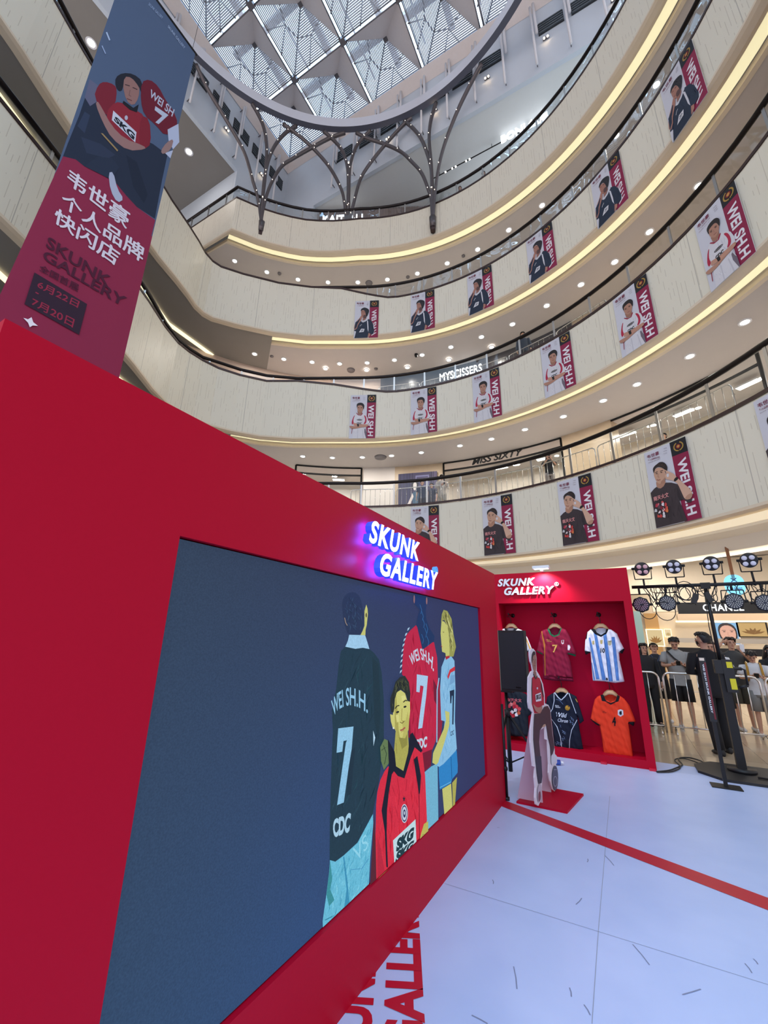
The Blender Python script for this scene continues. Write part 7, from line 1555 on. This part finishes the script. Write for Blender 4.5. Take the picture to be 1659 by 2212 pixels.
    if hair != 'bald' and not cap:
        mb.v = [tuple(H_(0, -0.004, 1.665) + (Vector(v) - H_(0, -0.004, 1.665)) * (1.10 if i < rows * n else 1.0)) for i, v in enumerate(mb.v)]
        for q in range(26):
            th = math.radians(rnd_.uniform(-25, 205)); ph = math.radians(rnd_.uniform(22, 52)); e_ = ph + math.radians(rnd_.uniform(14, 24)) ; th2 = th + rnd_.uniform(-.35, .35)
            g_ = lambda a_, b_, r_: H_(0.096 * r_ * math.sin(a_) * math.cos(b_), -0.004 + 0.114 * r_ * math.sin(a_) * math.sin(b_), 1.665 + 0.104 * r_ * math.cos(a_))
            mb.tube([g_(ph, th, 1.04), g_((ph + e_) / 2, (th + th2) / 2, 1.14), g_(e_, th2, 1.06)], [0.017, 0.014, 0.004], 5)
        mb.build('hair', hm, root)
    elif hair == 'bald': mb.v = [tuple(H_(0, -0.004, 1.665) + (Vector(v) - H_(0, -0.004, 1.665)) * 0.985) for v in mb.v]; mb.build('cropped_hair', mat('grey_brown_hair', rgb(96, 76, 66), 0.7), root)
    if cap:
        mb2 = MB(); mb2.v = [tuple(Rh @ V(0, 0, 1.665) + (Vector(v) - (Rh @ V(0, 0, 1.665))) * 1.06) for v in mb.v[:rows * n]]; mb2.f = fs; mb2.m = [0] * len(fs); mb2.sm = [True] * len(fs); mb2.c = [None] * len(fs)
        mb2.loft([[H_(x * .075, .09 + y, 1.705 - 0.25 * y + dz) for (x, y) in ((-1, 0), (-.8, .05), (-.3, .085), (.3, .085), (.8, .05), (1, 0))] for dz in (0, .008)], 0, False); mb2.build('cap', M['black'], root)
    if mask:
        mb = MB(); mb.loft([[H_(x, 0.078 - 0.9 * abs(x) * 0.55 + yo, z) for x in (-.075, -.05, -.02, .02, .05, .075)] + [H_(x, 0.065 - 0.9 * abs(x) * 0.55 + yo, z) for x in (.075, .05, .02, -.02, -.05, -.075)] for z, yo in ((1.63, .03), (1.60, .034), (1.56, .02))], 0, True); mb.build('face_mask', mat('mask_%d' % mask[0], rgb(*mask), 0.7), root)
    if phone and arms in ('phone', 'photo', 'face'):
        c_ = (wr[0] + wr[1]) / 2 if arms != 'face' else wr[0]
        c_ = c_ + (Vector((0, 0.07, 0.04)) if arms == 'phone' else Vector((0.0, 0.03, 0.10)))
        t = empty('smartphone', root.matrix_basis @ c_, math.radians(face)); mb = MB(); R = Matrix.Rotation(math.radians(-55 if arms == 'phone' else -8), 4, 'X'); mb.box((-0.037, -0.005, -0.075), (0.037, 0.005, 0.075), R=R); mb.build('phone_body', M['white_letter'] if arms == 'face' else M['black'], t)
        mb = MB(); mb.box((-0.034, -0.0065, -0.07), (0.034, -0.0055, 0.07), R=R); mb.build('phone_screen', mat('phone_screen', rgb(60, 80, 110), 0.1), t); tag(t, 'phone held by the ' + ' '.join(lab.split(',')[0].split()[:9]), 'phone')
    if strap:
        mb = MB(); mb.tube([V(sw * .75, 0.10, 1.46), V(0.05, 0.145, 1.33), V(-0.1, 0.15, 1.2), V(-0.17, 0.1, 1.08), V(-0.12, -0.13, 1.14), V(0.05, -0.14, 1.34), V(sw * .75, -0.09, 1.47), V(sw * .75, 0.10, 1.46)], 0.022 * k, 6, flat=0.35, cap=False); mb.build('crossbody_strap', mat('strap_%d' % strap[0], rgb(*strap), 0.7), root)
    if pack:
        for s_ in (-1, 1): mb = MB(); mb.tube([V(s_ * .12, -0.1, 1.44), V(s_ * .12, 0.0, 1.5), V(s_ * .12, 0.11, 1.42), V(s_ * .125, 0.14, 1.28), V(s_ * .14, 0.12, 1.14), V(s_ * .16, -0.02, 1.06)], 0.026 * k, 6, flat=0.35); mb.build('backpack_strap', mat('mustard', rgb(166, 124, 40), 0.7), root)
        mb = MB(); mb.loft([[V(x * w, -0.12 + y * d_, z) for x, y in ((-1, 0), (1, 0), (.9, -1), (-.9, -1))] for z, w, d_ in ((1.05, .13, .12), (1.2, .15, .16), (1.38, .14, .14), (1.44, .1, .06))], 0, True); mb.build('backpack', mat('mustard', rgb(166, 124, 40), 0.7), root)
    if collar:
        mb = MB(); mb.tube([V(-0.1, 0.06, 1.49), V(-0.02, 0.13, 1.34), V(0, 0.14, 1.2), V(0.02, 0.13, 1.34), V(0.1, 0.06, 1.49)], 0.006, 5); mb.box(V(-0.04, 0.135, 1.1), V(0.04, 0.142, 1.2)); mb.build('lanyard', mat('lanyard_blue', rgb(60, 80, 120), 0.6), root)
    return root
gz = -0.012
fillL = None
def at_depth(u, y): p = aty(u, 1392, y); return (p.x, y, gz)
GP = 'crowd waiting behind the ground floor barriers'
person('person in a black cap looking up at the left of the crowd', at_depth(1411, 12.0), 185, 1.66, (34, 36, 44), (24, 26, 34), (215, 215, 218), cap=True, arms='down', headdown=-8, collar=True, group=GP)
person('person in a grey T-shirt with black crossbody strap looking down at a phone', at_depth(1456, 11.35), 178, 1.80, (150, 150, 148), (22, 22, 26), (190, 190, 192), arms='phone', headdown=32, strap=(20, 20, 24), toplen=0.06, group=GP)
person('person in black clothes and black face mask, seen from behind before the barriers', (1.16, 9.14, gz), 22, 1.84, (16, 17, 24), (15, 16, 22), (16, 16, 20), arms='fold', shorts=False, longsl=True, headturn=38, mask=(24, 24, 28), phone=False, stride=0.1)
person('person with cropped hair and white T-shirt standing half behind the lighting mast', at_depth(1536, 11.0), 160, 1.72, (206, 204, 206), (22, 22, 26), (18, 18, 22), arms='fold', headdown=10, phone=False, toplen=0.03, stride=0.14, hair='bald', group=GP)
person('person in dark grey T-shirt with phone before the face, hand on head', at_depth(1578, 11.75), 190, 1.80, (62, 62, 62), (80, 80, 72), (200, 200, 200), arms='face', hairm=M['hairb'], group=GP)
person('boy in a white T-shirt with mustard backpack straps looking down at a phone', at_depth(1617, 11.25), 172, 1.55, (208, 208, 210), (128, 128, 126), (205, 205, 208), arms='phone', headdown=28, pack=True, toplen=0.02, group=GP)
person('person with long black hair and pale face mask in black at the right edge', at_depth(1658, 12.1), 195, 1.66, (24, 25, 30), (26, 26, 30), (30, 30, 34), arms='phone', hair='long', mask=(150, 180, 190), female=True, shorts=False, headdown=14, group=GP)
person('person in a dark jacket mostly hidden behind the booth edge', at_depth(1388, 11.3), 200, 1.64, (30, 30, 34), (24, 24, 28), (40, 40, 42), arms='down', hair='long', longsl=True, shorts=False, group=GP)
# on the galleries
def gal(k, u, v, r=R0 + 0.95): p = atcyl(u, v, r); return (p.x, p.y, ZT[k] - 0.12)
def facec(loc, turn=0): return math.degrees(math.atan2(CC.y - loc[1], CC.x - loc[0])) - 90 + turn
l = gal(1, 1185, 1000); person('woman in a black off-shoulder top taking a photo on the lowest gallery', l, facec(l, 30), 1.62, (30, 28, 32), (150, 140, 136), (40, 40, 40), arms='photo', hair='long', female=True, shorts=False)
l = gal(2, 1130, 735, R0 + 0.8); person('person in dark navy standing at the glass of the second gallery up', l, facec(l, 20), 1.82, (30, 40, 56), (26, 30, 40), (30, 30, 34), arms='down', shorts=False, longsl=True)
l = gal(1, 1433, 940, R0 + 2.5); person('person with short dark hair peeking over the barrier of the lowest gallery', l, facec(l, 10), 1.62, (150, 150, 156), (40, 44, 56), (60, 60, 60), arms='down')
l = gal(1, 912, 1050, R0 + 1.25); person('left one of a pair in dark clothes before the advert screen', l, facec(l, 0), 1.66, (50, 60, 84), (40, 44, 60), (60, 60, 60), arms='down')
l = gal(1, 932, 1050, R0 + 1.75); person('right one of a pair in dark clothes before the advert screen', l, facec(l, -10), 1.68, (52, 56, 76), (44, 46, 60), (60, 60, 60), arms='down', hairm=M['hairb'])
l = gal(1, 955, 1050, R0 + 1.1); person('person in a loose beige shirt right of the advert screen', l, facec(l, 30), 1.76, (176, 166, 158), (150, 144, 136), (200, 200, 200), arms='phone', shorts=False, longsl=True)
l = gal(1, 1588, 895, R0 + 2.7); person('person whose dark hair just tops the barrier at the right of the lowest gallery', l, facec(l, 0), 1.60, (90, 90, 96), (60, 60, 64), (60, 60, 60), arms='down', hairm=M['hairb'])
for (u, v, h_) in ((993, 392, 1.6), (1044, 368, 1.66)):
    l = gal(4, u, v, R0 + 0.8); person('small far person leaning at the topmost balustrade%s' % (', left one' if u < 1000 else ', right one'), l, facec(l), h_, (70, 66, 66), (60, 60, 64), (60, 60, 60), arms='down')

# ================================================================== GROUND FLOOR SHOPS
YF = 18.0
def bx(name, u0, v0, u1, v1, y, th, m, lab=None, cat=None, kind=None):
    p = aty(u0, v0, y); q = aty(u1, v1, y); x0, x1 = min(p.x, q.x), max(p.x, q.x); z0, z1 = min(p.z, q.z), max(p.z, q.z)
    mb = MB(); cx, cy = (x0 + x1) / 2, y; mb.box((x0 - cx, 0, 0), (x1 - cx, th, z1 - z0)); o = mb.build(name, m, loc=(cx, cy, z0))
    if kind: o['kind'] = kind
    if lab: tag(o, lab, cat)
    return o
mb = MB(); mb.box((-12, 19.75, 0), (16, 19.95, 4.5)); struct('wall_shop_ground', mb, mat('beige_shop', rgb(212, 198, 176), 0.5))
mb = MB(); mb.box((-12, YF, 3.35), (1.6, YF + 0.3, 4.5)); struct('wall_shop_header', mb, M['lip'])
mb = MB(); mb.box((1.0, YF - 0.05, 2.72), (12, YF + 0.3, 4.5)); struct('wall_shop_fascia', mb, M['lip'])
bx('shop_fascia', 1462, 1302, 1700, 1324, YF - 0.18, 0.12, M['black'], 'black fascia board behind the stage lamps carrying white capital letters', 'sign')
mb = MB(); p = aty(1520, 1320, YF - 0.22); q = aty(1608, 1320, YF - 0.22); solid_text(mb, 'CHANEL', (0, 0, 0), (1, 0, 0), (0, 0, 1), q.x - p.x, 0.22, 0.03, 0, 0, 0.01, 0.0, 1.1)
for i in range(len(mb.v)): x, y, z = mb.v[i]; mb.v[i] = (x, -abs(y), z)
tag(mb.build('shop_sign', M['signw'], loc=(p.x, YF - 0.19, p.z)), 'white glowing capitals CHANEL on the black fascia, partly behind a stage lamp', 'sign')
bx('backing_board', 1390, 1325, 1455, 1540, 19.66, 0.08, mat('gold_panel', rgb(190, 150, 96), 0.4), 'gold beige backing panel at the left of the beauty shop', 'panel')
def frame_pic(name, u0, v0, u1, v1, y, lab, draw, edge, glow=True):
    p = aty(u0, v1, y); q = aty(u1, v0, y); w, h = q.x - p.x, q.z - p.z; t = empty(name, (p.x + w / 2, y, p.z)); tag(t, lab, 'picture'); mb = MB(); mb.box((-w / 2, 0, 0), (w / 2, 0.08, h)); mb.build('frame', edge, t)
    A = Art(); draw(A); mb = MB(); A.emit(mb, lambda r: Vector((-w / 2 + w * (0.06 + .88 * r[0]), -0.002, h * (0.05 + .9 * (1 - r[1])))), (0, -1, 0), step=0.001); mb.build('picture', M['screenp'], t); return t
def leaf(bg, c):
    def d(A):
        A.poly([(0, 0), (1, 0), (1, 1), (0, 1)], bg)
        for an in (-60, -35, -10, 12, 38, 62): a_ = math.radians(an); cx, cy = 0.5, 0.85; L = 0.5; A.poly([(cx, cy), (cx + math.sin(a_ - .22) * L * .6, cy - math.cos(a_ - .22) * L * .6), (cx + math.sin(a_) * L, cy - math.cos(a_) * L), (cx + math.sin(a_ + .22) * L * .6, cy - math.cos(a_ + .22) * L * .6)], c)
    return d
warm = emat('picture_light_edge', rgb(255, 236, 190), 1.2)
frame_pic('leaf_picture', 1400, 1359, 1431, 1396, 19.59, 'backlit picture of a brown leaf rosette left in the beauty shop', leaf((214, 190, 140), (150, 104, 44)), warm)
frame_pic('leaf_picture', 1437, 1359, 1449, 1376, 19.59, 'small backlit narrow picture beside the leaf rosette picture', leaf((228, 204, 160), (190, 160, 100)), warm)
frame_pic('flower_picture', 1596, 1344, 1656, 1376, 19.66, 'gold flower picture in a wide black frame in the beauty shop', leaf((196, 160, 100), (130, 90, 40)), M['black'])
def faced(A):
    A.poly([(0, 0), (1, 0), (1, 1), (0, 1)], (130, 180, 220)); A.poly([(0.12, .25), (.3, .02), (.7, .0), (.95, .2), (.98, .6), (.85, .9), (.3, 1), (.15, .7)], (50, 40, 40), 1); A.poly([(0.2, .3), (.4, .12), (.7, .12), (.9, .32), (.9, .65), (.75, .9), (.55, .98), (.35, .85), (.2, .6)], (226, 170, 146), 1)
    A.ell((.4, .42), (.06, .02), (60, 44, 44)); A.ell((.74, .42), (.06, .02), (60, 44, 44)); A.line([(.3, .36), (.48, .36)], .02, (80, 56, 50)); A.line([(.66, .36), (.84, .36)], .02, (80, 56, 50)); A.line([(.56, .45), (.54, .6), (.62, .61)], .015, (190, 130, 110)); A.ell((.58, .73), (.11, .03), (206, 90, 96))
frame_pic('face_screen', 1548, 1343, 1592, 1393, 19.66, 'bright screen with a close-up face on pale blue in the beauty shop', faced, M['white_letter'])
bx('light_shelf', 1460, 1341, 1700, 1344, 19.64, 0.1, emat('shelf_light', rgb(255, 240, 205), 1.5), 'long warm light strip across the beauty shop wall', 'light strip')
bx('wall_panel_board', 1462, 1325, 1700, 1341, 19.65, 0.1, mat('beige_board', rgb(205, 184, 160), 0.5), 'plain beige board above the light strip in the beauty shop', 'panel')
bx('counter', 1465, 1378, 1700, 1392, 17.6, 0.5, mat('counter_grey', rgb(176, 164, 150), 0.4), 'grey beige ledge cabinet across the beauty shop', 'counter')
bx('counter', 1440, 1398, 1700, 1420, 17.0, 0.6, M['black'], 'low black counter hidden behind the crowd', 'counter')
bx('glass_column', 1383, 1320, 1391, 1560, 16.5, 0.4, mat('green_glass', rgb(150, 180, 176), 0.2), 'pale green glass column beside the booth edge', 'column')
for i in range(4): v = 1355 + i * 22; bx('glass_shelf', 1366, v, 1384, v + 1.5, 17.0, 0.32, emat('shelf_white', (0.9, 0.95, 1.0), 1.2), 'glowing white glass shelf beside the booth edge', 'shelf')['group'] = 'glowing shelves beside the booth'
bx('white_back_light', 1364, 1330, 1392, 1560, 17.3, 0.1, mat('shelf_back', rgb(206, 212, 214), 0.4), 'white cabinet back behind the glowing shelves', 'cabinet')
mb = MB(); p = aty(1587, 1262, 14); mb.box((-0.035, 0, 0.2), (0.035, 0.03, 1.1)); 
hs = empty('hanging_sign', (p.x, 14, p.z - 0.1)); tag(hs, 'light blue glowing rounded sign hanging on a brown strip behind the lamps', 'sign'); mb.build('hanger_strip', mat('brown_strip', rgb(140, 92, 60), 0.5), hs)
mb = MB(); w_, h_ = 0.21, 0.27; pts = smooth_poly([(-w_, -h_), (w_, -h_), (w_, h_), (-w_, h_)], 3); mb.add([(x, 0, z + .08) for x, z in pts] + [(x, 0.06, z + .08) for x, z in pts], [tuple(range(len(pts) - 1, -1, -1)), tuple(range(len(pts), 2 * len(pts)))] + [(i, (i + 1) % len(pts), len(pts) + (i + 1) % len(pts), len(pts) + i) for i in range(len(pts))]); mb.build('panel', emat('sign_pale_blue', rgb(120, 196, 236), 0.95), hs)
A = Art(); A.line([(-.06, .16), (.06, .26)], .02, (30, 60, 110)); A.line([(-.06, .26), (.06, .16)], .02, (30, 60, 110)); A.text('卫生间', [(-.13, .02), (.13, .02)], [(-.13, -.07), (.13, -.07)], (40, 80, 130), 0.03); mb = MB(); A.emit(mb, lambda r: Vector((r[0], -0.003, r[1])), (0, -1, 0), step=.001); mb.build('symbols', M['screenp'], hs)

# curved dropped ceiling over the ground floor
def ringband(name, R, z0, z1, m, a0=130, a1=-10, kind='structure'): return arcwall(name, R, a0, a1, z0, z1, m, st=2)
Cr = lambda R, z: [(CC.x + R * math.cos(math.radians(a_)), CC.y + R * math.sin(math.radians(a_)), z) for a_ in range(130, -12, -2)]
mb = MB(); mb.strip(Cr(R0 + 1.1, 4.40), Cr(R0 + 1.7, 4.36)); mb.strip(Cr(R0 + 1.1, 4.40), Cr(R0 + 1.1, 4.52)); mb.strip(Cr(R0 + 1.7, 4.36), Cr(R0 + 1.9, 4.05)); mb.strip(Cr(R0 + 1.9, 4.05), Cr(R0 + 2.3, 4.0)); mb.strip(Cr(R0 + 2.3, 4.0), Cr(R0 + 2.3, 4.5)); struct('ceiling_ground_curve', mb, mat('cream_curve', rgb(232, 226, 216), 0.5))
mb = MB(); mb.strip(Cr(R0 + 1.14, 4.47), Cr(R0 + 1.5, 4.44)); struct('trim_51', mb, M['cove'])
mb = MB(); mb.strip(Cr(R0 + 1.95, 3.99), Cr(R0 + 2.25, 3.98)); struct('trim_52', mb, emat('white_line_light', rgb(255, 246, 228), 0.9))
LGR = bpy.data.lights.new('ground_fill_light', 'AREA'); LGR.shape = 'RECTANGLE'; LGR.size = 1.0; LGR.size_y = 1.0; LGR.energy = 56; LGR.color = (1, 0.96, 0.9)  # area lamps with square bodies, added to light the people and shops
for i, (x, y) in enumerate(((-6, 16.8), (-2.5, 17.0), (1.0, 16.4), (3.2, 15.0), (5.0, 13.2), (2.2, 18.9), (5, 18.9), (8, 18.9))):
    t = empty('added_square_lamp', (x, y, 4.44 if y < 18 else 4.4)); mb = MB(); mb.box((-0.2, -0.2, 0), (0.2, 0.2, 0.05)); mb.build('lamp_frame', M['white_letter'], t); mb = MB(); mb.box((-0.17, -0.17, -0.01), (0.17, 0.17, -0.001)); mb.build('diffuser', M['lampon'], t)
    tag(t, 'added square lamp in the ground floor ceiling, %s' % ['leftmost above the booth', 'second from left above the booth', 'above the booth right edge', 'above the leftmost stage lamps', 'above the rightmost stage lamps', 'left one inside the beauty shop', 'middle one inside the beauty shop', 'right one inside the beauty shop'][i], 'ceiling light', 'added square lamps of the ground floor'); lo = bpy.data.objects.new('ground_fill_beam', LGR); COL.objects.link(lo); lo.parent = t; lo.location = (0, 0, -0.03)
bpy.context.view_layer.update()
